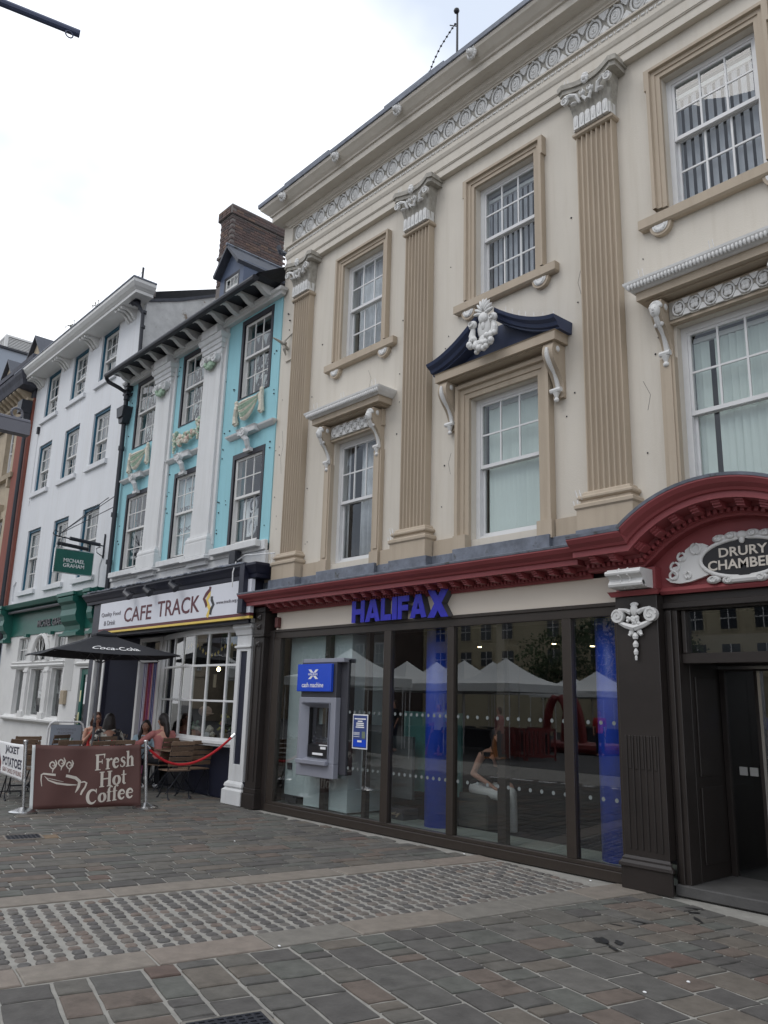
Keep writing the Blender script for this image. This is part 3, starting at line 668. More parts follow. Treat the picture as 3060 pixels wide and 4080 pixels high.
# left pier
b=MB(); b.box(-11.42,-11.12,-.12,.3,0.30,2.66); b.box(-11.45,-11.09,-.15,.3,0,.22); b.box(-11.435,-11.105,-.135,.3,.22,.30); b.box(-11.12,-10.98,-.02,.3,0,2.76)
b.box(-11.39,-11.10,-.14,.3,2.70,3.06); b.box(-11.41,-11.08,-.16,.3,2.66,2.70); b.box(-11.41,-11.08,-.16,.3,3.06,3.14)
b.box(-11.36,-11.34,-.135,-.12,.4,2.55).box(-11.20,-11.18,-.135,-.12,.4,2.55).box(-11.34,-11.20,-.135,-.12,2.53,2.55)
for z in (2.78,2.93,2.50): b.add([(-11.30,-.15,z),(-11.20,-.15,z),(-11.25,-.19,z+.04),(-11.30,-.15,z+.09),(-11.20,-.15,z+.09)],[(0,1,2),(0,2,3),(1,4,2),(3,2,4)])
b.build('corner_pier',m_pier,bank,bevel=.006)
# right pier and its twin on the other side of the entrance
def pier(x0):
    x1=x0+.47; b=MB(); b.box(x0,x1,-.12,.3,.30,2.80)
    b.mould([(0,.0),(.03,.0),(.03,.20),(.05,.205),(.045,.235),(.02,.26),(.025,.275),(.0,.30)],x0,x1,-.12)
    n=5; fl=.052
    for k in range(n+1):
        x=x0+.065+k*.068; b.box(x-.008,x+.008,-.133,-.12,.36,1.42)
    for k in range(n): b.box(x0+.065+k*.068+.02,x0+.065+k*.068+.048,-.130,-.12,1.10,1.42)
    o=b.build('entrance_pier',m_pier,bank,bevel=.004)
    c=MB(); c.mould([(0,2.80),(.03,2.80),(.05,2.84),(.06,2.85),(0,2.86)],x0,x1,-.12); c.box(x0+.02,x1,-.12,.3,2.86,3.08); c.build('pier_cap',m_red,o)
    c=MB(); y0=-.12; pf=[(y0,3.05),(y0-.22,3.05),(y0-.24,3.03),(y0-.24,2.985),(y0-.21,2.97),(y0-.19,2.95),(y0-.20,2.92),(y0-.18,2.88),(y0-.12,2.865),(y0,2.862)]
    c.prism(pf,'x',x0+.06,x1-.03)
    for x in (x0+.20,x0+.30): c.tube([(x,q[0]-.004,q[1]) for q in pf[1:-1]],.012,6)
    c.tube([(x0+.05,y0-.235,3.01),(x1-.02,y0-.235,3.01)],.026,8); c.tube([(x0+.06,y0-.185,2.9),(x1-.03,y0-.185,2.9)],.03,8)
    c.build('console_block',m_white,o)
    c=MB(); cx=(x0+x1)/2; y=-.135
    for s in (-1,1):
        c.disc((cx+s*.185,y+.012,2.60),.07,.055,18); sp=[(cx+s*(.185)+(.062-.0042*k)*math.cos(k*.6)*s,y-.045,2.60+(.062-.0042*k)*math.sin(k*.6)) for k in range(14)]; c.tube(sp,.009,5)
        c.tube([(cx+s*.18,y-.01,2.665),(cx+s*.1,y-.01,2.655),(cx+s*.04,y-.01,2.63)],[.02,.022,.03],6)
        c.tube([(cx+s*.18,y-.01,2.535),(cx+s*.1,y-.015,2.50),(cx,y-.02,2.47)],[.02,.03,.035],6)
        c.ball((cx+s*.045,y-.01,2.43),(.035,.015,.03),6,5,rot=Matrix.Rotation(s*.6,3,'Y')); c.tube([(cx+s*.02,y-.01,2.455),(cx+s*.07,y-.01,2.40)],[.012,.02],5)
    for k in range(16): c.ball((cx+random.uniform(-.09,.09),y-.03,2.53+random.uniform(-.03,.05)),random.uniform(.016,.028),6,5)
    c.ball((cx,y-.02,2.65),(.045,.03,.06)); c.ball((cx,y-.01,2.71),(.05,.02,.025))
    for z,r_ in ((2.39,.032),(2.31,.030),(2.235,.024),(2.18,.014)): c.tube([(cx,y-.015,z+.035),(cx,y-.015,z),(cx,y-.015,z-.03)],[r_*.35,r_,r_*.8],8)
    c.build('carved_drop',m_white,o)
    return o
pier(-4.61); pier(-2.56)
# arched hood over the entrance
AC,AZ,AR=-3.35,2.30,1.30
def arch_path(r_): 
    L=[]; zc=3.23-2.30
    a0=math.acos(min(1,.92/1.30))
    th=[PI-a0-(PI-2*a0)*k/22 for k in range(23)]
    return [(AC+AR*math.cos(t),AZ+AR*math.sin(t)) for t in th]
ap=arch_path(1.3); zb=ap[0][1]
path=[(-4.93,zb)]+ap+[(-1.77,zb)]
# profile heights relative to corona underside z=3.17 of the straight run
def prof_at(off): 
    return [(.02,-.12),(-.01-off,-.12),(-.015-off,-.095),(-.04-off,-.09),(-.04-off,-.045),(-.07-off,-.04),(-.08-off,-.004),(-.29-off,.0),(-.29-off,.06),(-.315-off,.065),(-.33-off,.09),(-.38-off,.125),(-.41-off,.165),(-.41-off,.18),(.02,.195)]
b=MB(); b.sweep(prof_at(.10),path); ra=b.build('arched_hood',m_red,bank)
b=MB(); b.sweep([(.02,.195),(-.515,.181),(-.52,.21),(.02,.235)],path); b.build('lead_capping',m_lead,ra)
b=MB(); mdl=[(-.36,-.002),(-.36,-.018),(-.335,-.026),(-.335,-.04),(-.31,-.048),(-.31,-.062),(-.20,-.066),(-.18,-.002)]
for cxy in [(-4.72,zb,0),(-4.49,zb,0),(-2.2,zb,0),(-1.97,zb,0)]+[(AC+AR*math.cos(t),AZ+AR*math.sin(t),PI/2-t) for t in [PI-a for a in [.86+.175*k for k in range(9)]]]:
    u=MB(); u.prism(mdl,'x',-.04,.04); me=u.mesh('modillion',m_red); rep('modillion',me,ra,(cxy[0],0,cxy[1]),ry=cxy[2])
for k in range(30):
    t=PI-.80-(PI-1.6)*k/29; u=_unit.get('dn')
    if u is None: q=MB(); q.box(-.017,.017,-.19,-.13,-.088,-.047); u=_unit['dn']=q.mesh('dentil',m_red)
    rep('dentil',u,ra,(AC+AR*math.cos(t),0,AZ+AR*math.sin(t)),ry=PI/2-t)
for k in range(11): rep('dentil',u,ra,(-4.88+k*.063,0,zb)); rep('dentil',u,ra,(-2.4+k*.063,0,zb))
# tympanum, entrance
b=MB(); b.mat(m_red); b.prism([(-4.14,2.84),(-2.56,2.84)]+[(x,z-.09) for x,z in reversed(ap)],'y',.0,.06); b.mould([(0,2.80),(.03,2.80),(.05,2.83),(.02,2.87),(0,2.88)],-4.14,-2.56,.0,ret=False)
b.build('tympanum',None,bank)
b=MB(); b.box(-4.14,-2.56,.02,.2,2.64,2.80).box(-4.14,-2.56,-.02,.1,2.66,2.72).box(-4.14,-4.0,.0,.2,.05,2.64).box(-4.10,-4.05,-.03,.0,.05,2.64).box(-2.7,-2.56,.0,.2,.05,2.64).box(-4.0,-2.7,.06,.16,2.12,2.22)
b.box(-3.98,-3.94,.05,.15,2.22,2.64)
b.build('entrance_frame',m_pier,bank,bevel=.005)
pane(bank,-4.0,-2.7,2.22,2.64,.11,m_shopglass,'transom_pane')
# recessed lobby with glazed doors
b=MB(); b.box(-4.10,-4.0,.2,.8,.1,2.2).box(-2.70,-2.56,.2,.86,.1,2.2).box(-4.0,-2.7,.8,.86,2.08,2.2).box(-4.0,-3.94,.8,.86,.1,2.08).box(-3.64,-3.60,.8,.86,.1,2.08).box(-3.12,-3.07,.8,.86,.1,2.08)
for za,zb2 in ((.25,.95),(1.05,2.0)): b.box(-4.0,-3.985,.28,.72,za,zb2)
b.build('lobby_frame',m_pier,bank,bevel=.004)
pane(bank,-3.94,-3.64,.1,2.08,.83,m_shopglass,'door_pane'); pane(bank,-3.57,-3.12,.1,2.08,.83,m_shopglass,'door_pane'); pane(bank,-3.07,-2.70,.1,2.08,.83,m_shopglass,'door_pane')
b=MB(); b.box(-3.60,-3.57,.79,.85,.1,2.08); b.build('door_edge',m_steel,bank); b=MB(); b.box(-4.0,-2.7,.785,.80,2.10,2.13); b.build('door_track',m_steel,bank)
b=MB(); b.box(-3.78,-3.30,1.35,1.40,1.5,1.62); b.build('door_sign',m_signblue,bank)
for x in (-3.85,-3.745): b=MB(); b.box(x,x+.08,.805,.815,1.06,1.14); b.build('push_plate',mat('brushed_plate',(.3,.3,.29),.4,.05,5),bank)
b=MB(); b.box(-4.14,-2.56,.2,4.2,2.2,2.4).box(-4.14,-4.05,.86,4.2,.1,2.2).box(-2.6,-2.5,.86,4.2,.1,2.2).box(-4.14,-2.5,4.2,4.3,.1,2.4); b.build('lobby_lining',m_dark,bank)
b=MB(); b.box(-4.14,-2.5,-.05,4.2,0.0,.10); b.build('door_step',mat('worn_step_stone',(.07,.068,.066),.8,.25,5,.3,40),bank,bevel=.01)
# oval name board with scrolled white cartouche
sg=thing('name_plaque',(-3.27,-.03,2.9),'oval black plaque lettered DRURY CHAMBERS in a white scrolled surround under the red arch','sign')
OX,OZ=-3.27,3.09; b=MB(); oc=[(OX+.41*math.cos(t),OZ+.175*math.sin(t)) for t in [2*PI*k/40 for k in range(40)]]; b.prism(oc,'y',-.055,-.03); b.build('plaque_board',m_black,sg)
text('DRURY',OX-.23,OX+.23,3.105,3.195,front(-.055),m_cocoaprint,sg,bold=.018,depth=.006); text('CHAMBERS',OX-.345,OX+.345,2.985,3.08,front(-.055),m_cocoaprint,sg,bold=.018,depth=.006)
b=MB(); b.smooth=True
b.tube([(OX+.42*math.cos(t),-.05,OZ+.185*math.sin(t)) for t in [2*PI*k/40 for k in range(40)]],.022,8,True); b.smooth=False
for s in (-1,1):
    pl=[(.36,-.14),(.46,-.17),(.58,-.20),(.70,-.21),(.80,-.19),(.86,-.14),(.80,-.15),(.74,-.12),(.79,-.08),(.77,-.03),(.70,-.02),(.70,.06),(.62,.09),(.62,.14),(.52,.20),(.42,.19),(.36,.16),(.43,.08),(.45,0),(.43,-.08)]
    q=[(OX+s*u_*.93,OZ+v_*.93) for u_,v_ in pl]; b.prism(q if s>0 else q[::-1],'y',-.05,-.01)
    for u_,v_,r_ in ((.74,-.03,.045),(.66,.07,.04),(.50,.14,.05),(.76,-.12,.04),(.60,-.13,.03)):
        b.tube([(OX+s*u_*.93+r_*math.cos(t),-.055,OZ+v_*.93+r_*math.sin(t)) for t in [2*PI*k/14 for k in range(14)]],.013,6,True)
    for u_,v_ in ((.22,.2),(.10,.215),(.3,-.19),(.15,-.205)):
        b.ball((OX+s*u_,-.05,OZ+v_),(.075,.03,.04)); b.tube([(OX+s*u_+.03*math.cos(t),-.08,OZ+v_+.024*math.sin(t)) for t in [2*PI*k/10 for k in range(10)]],.009,5,True)
b.ball((OX,-.055,OZ+.21),(.06,.03,.04)); b.ball((OX,-.06,OZ+.165),(.03,.02,.04)); b.tube([(OX-.15,-.05,OZ-.205),(OX+.15,-.05,OZ-.205)],.035,8)
b.build('scroll_surround',m_white,sg)

# glazing of the shopfront
b=MB(); b.box(-10.98,-4.60,-.03,.08,0,.10).box(-10.98,-4.60,-.01,.08,.10,.145).box(-10.98,-4.60,.0,.08,2.63,2.77).box(-10.98,-4.60,-.02,.08,2.73,2.77)
for x0,x1 in ((-10.98,-10.80),(-8.32,-8.18),(-7.12,-7.01),(-5.37,-5.25),(-4.70,-4.60)): b.box(x0,x1,-.012,.08,.145,2.63)
b.build('shopfront_frame',m_frame,bank,bevel=.004)
b=MB()
for x0,x1 in ((-9.76,-9.64),(-8.82,-8.74),(-6.40,-6.28)): b.box(x0,x1,.10,.18,.12,2.7)
b.build('inner_mullion',m_frame,bank)
for i,(x0,x1) in enumerate(((-10.80,-8.32),(-8.18,-7.12),(-7.01,-5.37),(-5.25,-4.70))):
    inst('shop_window_pane',m_shopglass,bank,((x0+x1)/2,.035,(.145+2.63)/2),(x1-x0,.008,2.63-.145),rz=R((-.25,.15,-.1,.2)[i]))
# manifestation dots: two rows printed on the glass
u=MB(); u.prism([(.022*math.cos(2*PI*k/14),.022*math.sin(2*PI*k/14)) for k in range(14)],'y',-.001,.0); dm=u.mesh('glass_dot',mat('frosted_dot',(.17,.19,.19),.6,.05,3))
x=-9.15
while x<-4.72:
    if not any(a-.02<x<c_+.02 for a,c_ in ((-8.32,-8.18),(-7.12,-7.01),(-5.37,-5.25))):
        for z in (1.525,.765): rep('glass_dot',dm,bank,(x,.029,z))
    x+=.105 if x<-8.3 else (.104 if x<-7.05 else .156)
# interior
b=MB(); b.box(-11.2,-4.14,.08,.75,.06,.12); b.build('floor_strip',m_floor_in,bank)
b=MB(); b.box(-11.2,-4.14,.75,8.6,.05,.118); b.build('carpet',m_carpet,bank)
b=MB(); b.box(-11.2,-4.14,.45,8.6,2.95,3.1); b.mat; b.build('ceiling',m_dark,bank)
b=MB(); b.box(-11.2,-4.14,6.4,6.5,.12,2.95).box(-4.14,-4.05,.3,6.4,.12,2.95).box(-11.2,-11.1,.3,6.4,.12,2.95); b.build('inner_wall',m_room,bank)
b=MB(); b.box(-10.78,-10.26,.20,.26,.25,2.95).box(-10.25,-9.72,.18,.25,.14,2.95).box(-9.66,-9.36,.18,.25,.14,2.95).box(-9.35,-9.20,.16,.9,.14,2.95); b.build('pale_partition',m_palewall,bank)
b=MB(); b.box(-10.74,-10.45,.19,.21,.14,.25); b.build('skirting',m_dark,bank)
b=MB(); b.box(-10.72,-10.60,.185,.20,.62,.72); b.build('wall_socket',m_greyd,bank)
b=MB(); b.box(-9.15,-8.55,.8,.85,.35,1.2).box(-9.15,-8.75,.5,.55,.45,1.35); b.build('grey_panel',mat('grey_partition',(.17,.18,.18),.6,.05,2),bank)
b=MB(); b.box(-8.95,-8.45,1.0,1.03,.45,1.555).box(-8.42,-7.75,.95,.98,.45,1.555); b.build('teal_panel',m_teal,bank)
for cx,cy_ in ((-7.75,.52),(-5.0,.42)):
    b=MB(); b.smooth=True; b.tube([(cx,cy_,.12),(cx,cy_,2.95)],.19,28); o=b.build('blue_column',m_bluecol,bank)
m_seat=mat('olive_seat_fabric',(.065,.065,.055),.9,.1,6)
b=MB(); b.box(-7.62,-7.12,.75,1.2,.12,.55); tag(b.build('cube_seat',m_seat,None,bevel=.02),'dark olive cube seat behind the bank window','seat')
b=MB(); b.box(-8.75,-8.35,.45,.75,.12,.26); bx=tag(b.build('box_planter',m_greyd,None,bevel=.01),'low dark box holding a coiled cable behind the bank window','box')
b=MB(); b.tube([(-8.7+.025*k,.42+.07*math.sin(k*1.9),.17+.05*abs(math.sin(k*1.3))) for k in range(14)],.010,6); tag(b.build('coiled_cable',m_stone,None),'tangled pale cable heaped on the floor behind the bank window','cable')
m_lamp=emit('lit_lamp',(1,.80,.45),12)
lampspots=[(-7.90,1.5,2.50,'first'),(-6.58,1.5,2.50,''),(-5.98,1.5,2.45,''),(-6.57,2.6,2.46,''),(-6.0,2.6,2.4,'')]
lab=['leftmost small lit ceiling spotlight inside the bank','small lit spotlight seen above the middle of the widest bank pane','small lit spotlight just left of the right hand blue column, upper one','lower left spotlight of the pair before the right hand blue column','lower right spotlight of the pair before the right hand blue column']
for (x,y,z,_),l in zip(lampspots,lab):
    t=thing('ceiling_spotlight',(x,y,z),l,'spotlight','spotlights inside the bank')
    b=MB(); b.tube([(x,y,2.95),(x,y,z+.04)],.008,6); b.tube([(x,y,z+.05),(x,y,z)],.035,10); b.build('lamp_body',m_greyd,t)
    b=MB(); b.disc((x,y,z-.006),.028,.006,12,'z'); b.build('bulb',m_lamp,t)

# ---- HALIFAX fascia letters
hs=thing('shop_sign',(-7.9,0,2.77),'thick blue letters reading HALIFAX standing off the cream fascia','sign')
def blk(polys,x,wd,z0,h_,holes=None):
    b=MB()
    b.mat(m_blue)
    for k,pl in enumerate(polys): b.prism([(x+u*wd,z0+v*h_) for u,v in pl],'y',-.10-.0006*k,-.092)
    b.mat(m_greyd)
    for k,pl in enumerate(polys): b.prism([(x+(.02+u*.96)*wd,z0+(.015+v*.97)*h_) for u,v in pl],'y',-.092,.02-.0006*k)
    return b.build('letter',None,hs)
LT={'H':([[(0,0),(.30,0),(.30,1),(0,1)],[(.70,0),(1,0),(1,1),(.70,1)],[(.30,.37),(.70,.37),(.70,.62),(.30,.62)]],.30),
'A':([[(0,0),(.30,0),(.60,1),(.34,1)],[(.70,0),(1,0),(.66,1),(.40,1)],[(.22,.16),(.78,.16),(.72,.37),(.28,.37)]],.335),
'L':([[(0,0),(.36,0),(.36,1),(0,1)],[(.36,0),(1,0),(1,.26),(.36,.26)]],.225),
'I':([[(0,0),(1,0),(1,1),(0,1)]],.105),
'F':([[(0,0),(.36,0),(.36,1),(0,1)],[(.36,.75),(1,.75),(1,1),(.36,1)],[(.36,.36),(.92,.36),(.92,.60),(.36,.60)]],.235),
'X':([[(0,0),(.34,0),(1,1),(.66,1)],[(.66,0),(1,0),(.34,1),(0,1)]],.40)}
x=-8.93; 
for ch in 'HALIFAX':
    pl,wd=LT[ch]; z0,h_=(2.765,.31) if ch!='X' else (2.75,.36)
    blk(pl,x,wd*.93,z0,h_); x+=wd*.93+.018
# alarm sounder
b=MB(); b.box(-10.93,-10.85,-.06,.02,2.80,2.97); b.mat; o=tag(b.build('alarm_box',mat('dark_maroon_plastic',(.10,.025,.022),.5,.1,3),None,bevel=.012),'small maroon alarm box on the cream fascia beside the black pier','alarm')

# ---- cash machine
am=thing('cash_machine',(-9.68,0,0.6),'grey cash machine with blue lit header set in the bank window','cash machine')
b=MB(); b.box(-10.10,-9.22,-.10,.0,.60,.80).box(-10.10,-10.02,-.10,.0,.80,1.72).box(-9.34,-9.22,-.10,.0,.80,1.72).box(-10.02,-9.34,-.10,.0,1.64,1.72); b.build('surround_panel',m_grey,am,bevel=.008)
b=MB(); b.box(-10.08,-9.24,-.085,.14,1.72,2.27); b.box(-9.24,-9.08,-.0,.14,.66,2.27); b.build('casing',m_greyd,am,bevel=.008)
b=MB(); b.box(-10.06,-9.08,-.09,.14,2.22,2.28); b.build('top_cap',m_grey,am,bevel=.006)
b=MB(); b.box(-10.12,-9.30,-.14,-.087,1.80,2.20); hd=b.build('header_sign',m_signblue,am,bevel=.006)
text('cash machine',-9.99,-9.47,1.86,1.93,front(-.141),m_paper,hd,depth=.002,bold=.01)
b=MB(); b.mat(m_paper)
for pl in ([(-9.84,1.98),(-9.78,1.98),(-9.60,2.12),(-9.66,2.12)],[(-9.66,1.98),(-9.60,1.98),(-9.78,2.12),(-9.84,2.12)]): b.prism(pl,'y',-.1425-.0005*len(b.f),-.1405)
b.build('emblem',None,hd)
b=MB(); b.box(-9.845,-9.595,-.147,-.1455,2.028,2.072); b.build('emblem_band',m_signblue,hd); text('HALIFAX',-9.835,-9.605,2.033,2.067,front(-.147),m_paper,hd,depth=.001,bold=.02)
b=MB(); P8=[(-10.02,1.64),(-9.34,1.64),(-9.34,.80),(-10.02,.80)]; Q8=[(-9.95,1.57),(-9.41,1.57),(-9.41,.86),(-9.95,.86)]
vs=[(x,-.125,z) for x,z in P8]+[(x,.02,z) for x,z in Q8]+[(x,-.10,z) for x,z in P8]; b.add(vs,[(0,1,5,4),(1,2,6,5),(2,3,7,6),(3,0,4,7),(8,9,1,0),(9,10,2,1),(10,11,3,2),(11,8,0,3)])
b.box(-10.03,-9.33,-.17,-.10,.775,.835); b.build('recess_bezel',m_grey,am,bevel=.006)
b=MB(); b.box(-9.95,-9.41,.20,.24,.86,1.57).box(-9.97,-9.95,.0,.24,.86,1.57).box(-9.41,-9.39,.0,.24,.86,1.57).box(-9.95,-9.41,.02,.24,1.57,1.59); b.build('recess',m_black,am)
b=MB(); b.add([(-9.94,.19,1.35),(-9.42,.19,1.35),(-9.42,.06,1.06),(-9.94,.06,1.06)],[(0,3,2,1)]); b.build('screen',mat('dark_screen',(.02,.02,.03),.1,0,1),am)
b=MB(); b.box(-9.94,-9.42,-.02,.20,.87,1.03); b.add([(-9.94,.06,1.06),(-9.42,.06,1.06),(-9.42,-.02,1.03),(-9.94,-.02,1.03)],[(0,3,2,1)]); b.build('keypad_shelf',m_black,am,bevel=.006)
b=MB(); b.box(-9.80,-9.56,-.035,-.02,.90,.93); b.box(-9.62,-9.50,-.03,-.02,.985,1.02); b.box(-9.68,-9.48,-.01,.03,1.035,1.045); b.build('card_slot',m_paper,am)
b=MB(); 
for k in range(5): b.ball((-9.93+.0*k,.16-.025*k,1.33-.06*k),(.012,.012,.012),6,4)
b.box(-9.72,-9.46,.185,.20,1.52,1.53); b.build('side_keys',m_steel,am)
# poster on the glass
po=thing('poster',(-8.8,.02,1.04),'blue notice poster taped to the bank window right of the cash machine','poster')
b=MB(); b.box(-8.965,-8.645,.022,.029,1.035,1.50); b.build('paper',m_paper,po)
b=MB(); b.box(-8.95,-8.66,.0205,.0218,1.05,1.485); b.build('blue_print',mat('dusty_blue_print',(.035,.06,.20),.5,.05,5),po)
b=MB(); b.box(-8.94,-8.67,.0190,.0203,1.065,1.16); b.build('footer_print',m_signblue,po)
b=MB()
for k,(wd,z) in enumerate(((.24,1.43),(.10,1.398),(.16,1.37),(.16,1.345),(.18,1.318))): b.box(-8.805-wd/2,-8.805+wd/2,.0192,.0204,z,z+.016)
for z in (1.25,1.235,1.22,1.195): b.box(-8.94,-8.81,.0192,.0204,z,z+.006)
b.box(-8.85,-8.76,.0175,.0188,1.125,1.15); b.build('text_lines',m_paper,po)
b=MB(); b.box(-8.76,-8.69,.0192,.0204,1.18,1.27); b.build('card_picture',mat('olive_print',(.16,.2,.14),.6,.1,20),po)
# aerial on the parapet, cast dagger-like ornament on the side
b=MB(); b.tube([(-7.5,.5,10.8),(-7.5,.5,12.75)],[.024,.016],8); b.ball((-7.5,.48,12.74),.05); b.tube([(-7.5,.5,12.45),(-7.62,.45,12.52)],.01,5); b.build
ant=thing('roof_mast',(-7.5,.5,10.8),'thin mast on the bank roof edge with a sagging barbed wire','mast')
b.build('mast_pole',m_iron,ant)
q=MB(); pts=[(-7.53,.48,12.5),(-7.66,.45,12.36),(-7.80,.42,12.2),(-7.93,.4,12.0),(-8.02,.38,11.8),(-8.1,.3,11.4),(-8.16,.2,10.75)]; q.tube(pts,.007,5)
for i in range(14):
    t=i/13*5.0; k=int(min(t,4.999)); f=t-k; p=[pts[k][j]*(1-f)+pts[k+1][j]*f for j in range(3)]; q.ball(p,(.022,.022,.014),6,4)
q.build('barbed_wire',m_iron,ant)
br=thing('wall_bracket',(-11.3,.1,7.8),'cast metal bird-like bracket on the cream wall beside the left pilaster','bracket')
q=MB(); q.tube([(-11.28,YW,7.85),(-11.27,-.02,7.93),(-11.30,-.2,7.98)],[.03,.03,.012],6); q.tube([(-11.27,.0,7.93),(-11.2,.08,8.06),(-11.16,YW,8.12)],.014,6); q.tube([(-11.27,.02,7.9),(-11.22,.0,7.8),(-11.24,.06,7.7)],[.025,.03,.015],6); q.ball((-11.25,.02,7.92),(.05,.05,.035))
q.build('bracket_arm',m_caprend,br); q=MB(); q.box(-11.3,-11.1,.09,YW,7.60,7.63); q.build('bracket_plate',m_cream,br)
for z,x in ((8.55,-11.3),(8.40,-11.24),(8.72,-11.16)):
    q=MB(); q.ball((x,YW-.02,z),(.016,.02,.016),6,4); q.build('wall_stud',m_iron,bank)
# bird spikes on ledges
q=MB()
for x,z in ((-9.95,6.24),(-9.86,6.24),(-9.25,6.24),(-9.18,6.24),(-8.52,6.24),(-8.44,6.24),(-4.1,6.24),(-4.05,6.24),(-3.3,6.24),(-3.26,6.24)): q.tube([(x,-.2,z),(x-.01,-.21,z+.11)],.003,4)
for t in (-.8,-.55,.2,.3,.4,.5,.62,.75,.9): q.tube([(pc+hw*t,-.1,sw(t)+.12),(pc+hw*t+.005,-.1,sw(t)+.24)],.003,4)
for cx in (-10.76,-7.83,-4.73):
    for dx in (-.33,-.28): q.tube([(cx+dx,-.07,3.93),(cx+dx-.03,-.08,4.05)],.0035,4); q.tube([(cx+dx-.03,-.08,3.82),(cx+dx-.06,-.08,3.93)],.0035,4); q.tube([(cx+dx,-.1,9.36),(cx+dx,-.1,9.45)],.0035,4)
for k in range(40): 
    x=-4.2+k*.045; q.tube([(x,-.1,3.45+.2*math.cos((x-AC)*1.1)),(x+random.uniform(-.03,.03),-.12,3.62+.2*math.cos((x-AC)*1.1))],.002,3)
q.build('bird_spikes',m_steel,bank,kind='stuff')

# ================================================================== CAFE BUILDING
YC=.10
cafe=thing('cafe_building',(-14.8,.1,0),'narrow aqua building with white pilasters, black eaves and plaster swags over a navy cafe','building')
CU=[(-17.50,-16.30,7.30,8.98),(-15.25,-14.09,7.30,8.95),(-12.86,-11.77,7.27,8.93)]
CL=[(-17.50,-16.30,4.42,6.20),(-15.20,-14.06,4.42,6.25),(-12.87,-11.78,4.40,6.16)]
MB().wall(-18.0,-11.5,4.30,9.03,YC,.4,CU+CL).build('wall',m_aqua,cafe)
for k,(a,c,z0,z1) in enumerate(CU+CL):
    d=MB(); t=.075
    d.box(a+.002,a+t,YC-.012,.2,z0,z1).box(c-t,c-.002,YC-.012,.2,z0,z1).box(a+t,c-t,YC-.012,.2,z1-.10,z1).box(a+t,c-t,YC-.012,.2,z0,z0+.02)
    fo=d.build('window_frame',m_blackframe,cafe)
    lo=k>=3
    w_=sash(cafe,a+t+.02,c-t-.0,z0+.02,z1-.10,.15,3,2,2,(z0+z1)/2+.0,m_white,fw=.012,bar=.02)
    room(w_,a,c,z0-.1,z1+.02,.41,2.8)
# hangings inside the windows
m_lace=mat('lace_print',(.55,.58,.58),.9,.4,30); m_bunt=mat('pale_bunting',(.45,.55,.56),.9,.2,5)
for a,c,z0,z1 in CU:
    b=MB(); L=12
    for i in range(60):
        x=random.uniform(a+.15,c-.15); z=random.uniform(z0+.1,z1-.3) if i<34 else random.uniform(z0+.05,z0+.5)
        q=random.uniform(.03,.08); b.prism([(x,z),(x+q,z+q*.3),(x+q*.4,z+q)],'y',.30,.304)
    for r_ in range(3):
        for i in range(4):
            x=a+.2+i*.27; z=z1-.25-r_*.42-.12*math.sin(i*1.1); b.prism([(x,z),(x+.22,z-.05),(x+.13,z-.26)],'y',.27+.01*r_,.273+.01*r_)
    b.build('bunting',m_lace,cafe,kind='stuff')
b=MB(); b.box(-15.1,-14.16,.24,.25,4.5,6.1); b.build('window_blind',mat('pale_window_film',(.50,.60,.63),.8,.05,2),cafe)
wl=front(.235)
for s_,x0,x1,z0,z1 in (('THE',-14.80,-14.46,5.83,5.90),('WEDDING',-15.08,-14.2,5.42,5.52),('ROOMS',-15.05,-14.2,4.98,5.08)): text(s_,x0,x1,z0,z1,wl,m_greyprint,cafe,name='window_lettering')
b=MB(); b.prism([(-14.75,4.78),(-14.45,4.78),(-14.56,4.66),(-14.58,4.56),(-14.62,4.56),(-14.64,4.66)],'y',.231,.234); b.build('glass_emblem',mat('sage_print',(.2,.32,.28),.6,.1,5),cafe)
for i,(x,z) in enumerate(((-12.45,4.55),(-12.62,4.9),(-12.35,4.72),(-12.1,4.56),(-16.9,4.5),(-16.75,4.8))):
    b=MB(); b.box(x,x+.22,.24+.01*i,.245+.01*i,z,z+.33); b.mat; b.build('window_paper',m_paper,cafe)
for z in (4.7,5.12):
    b=MB(); b.tube([(-12.25+.12*math.cos(t),.22,z+.14*math.sin(t)) for t in [2*PI*k/18 for k in range(18)]],.018,6,True); b.ball((-12.25,.22,z),(.05,.01,.08)); b.build('hanging_hoop',m_curtain,cafe)
b=MB(); 
for k in range(4): b.tube([(-17.3+.05*k,.3,5.6-.3*k),(-16.6+.02*k,.3,5.0-.05*k)],.02,5)
b.build('stacked_easel',m_iron,cafe,kind='stuff')
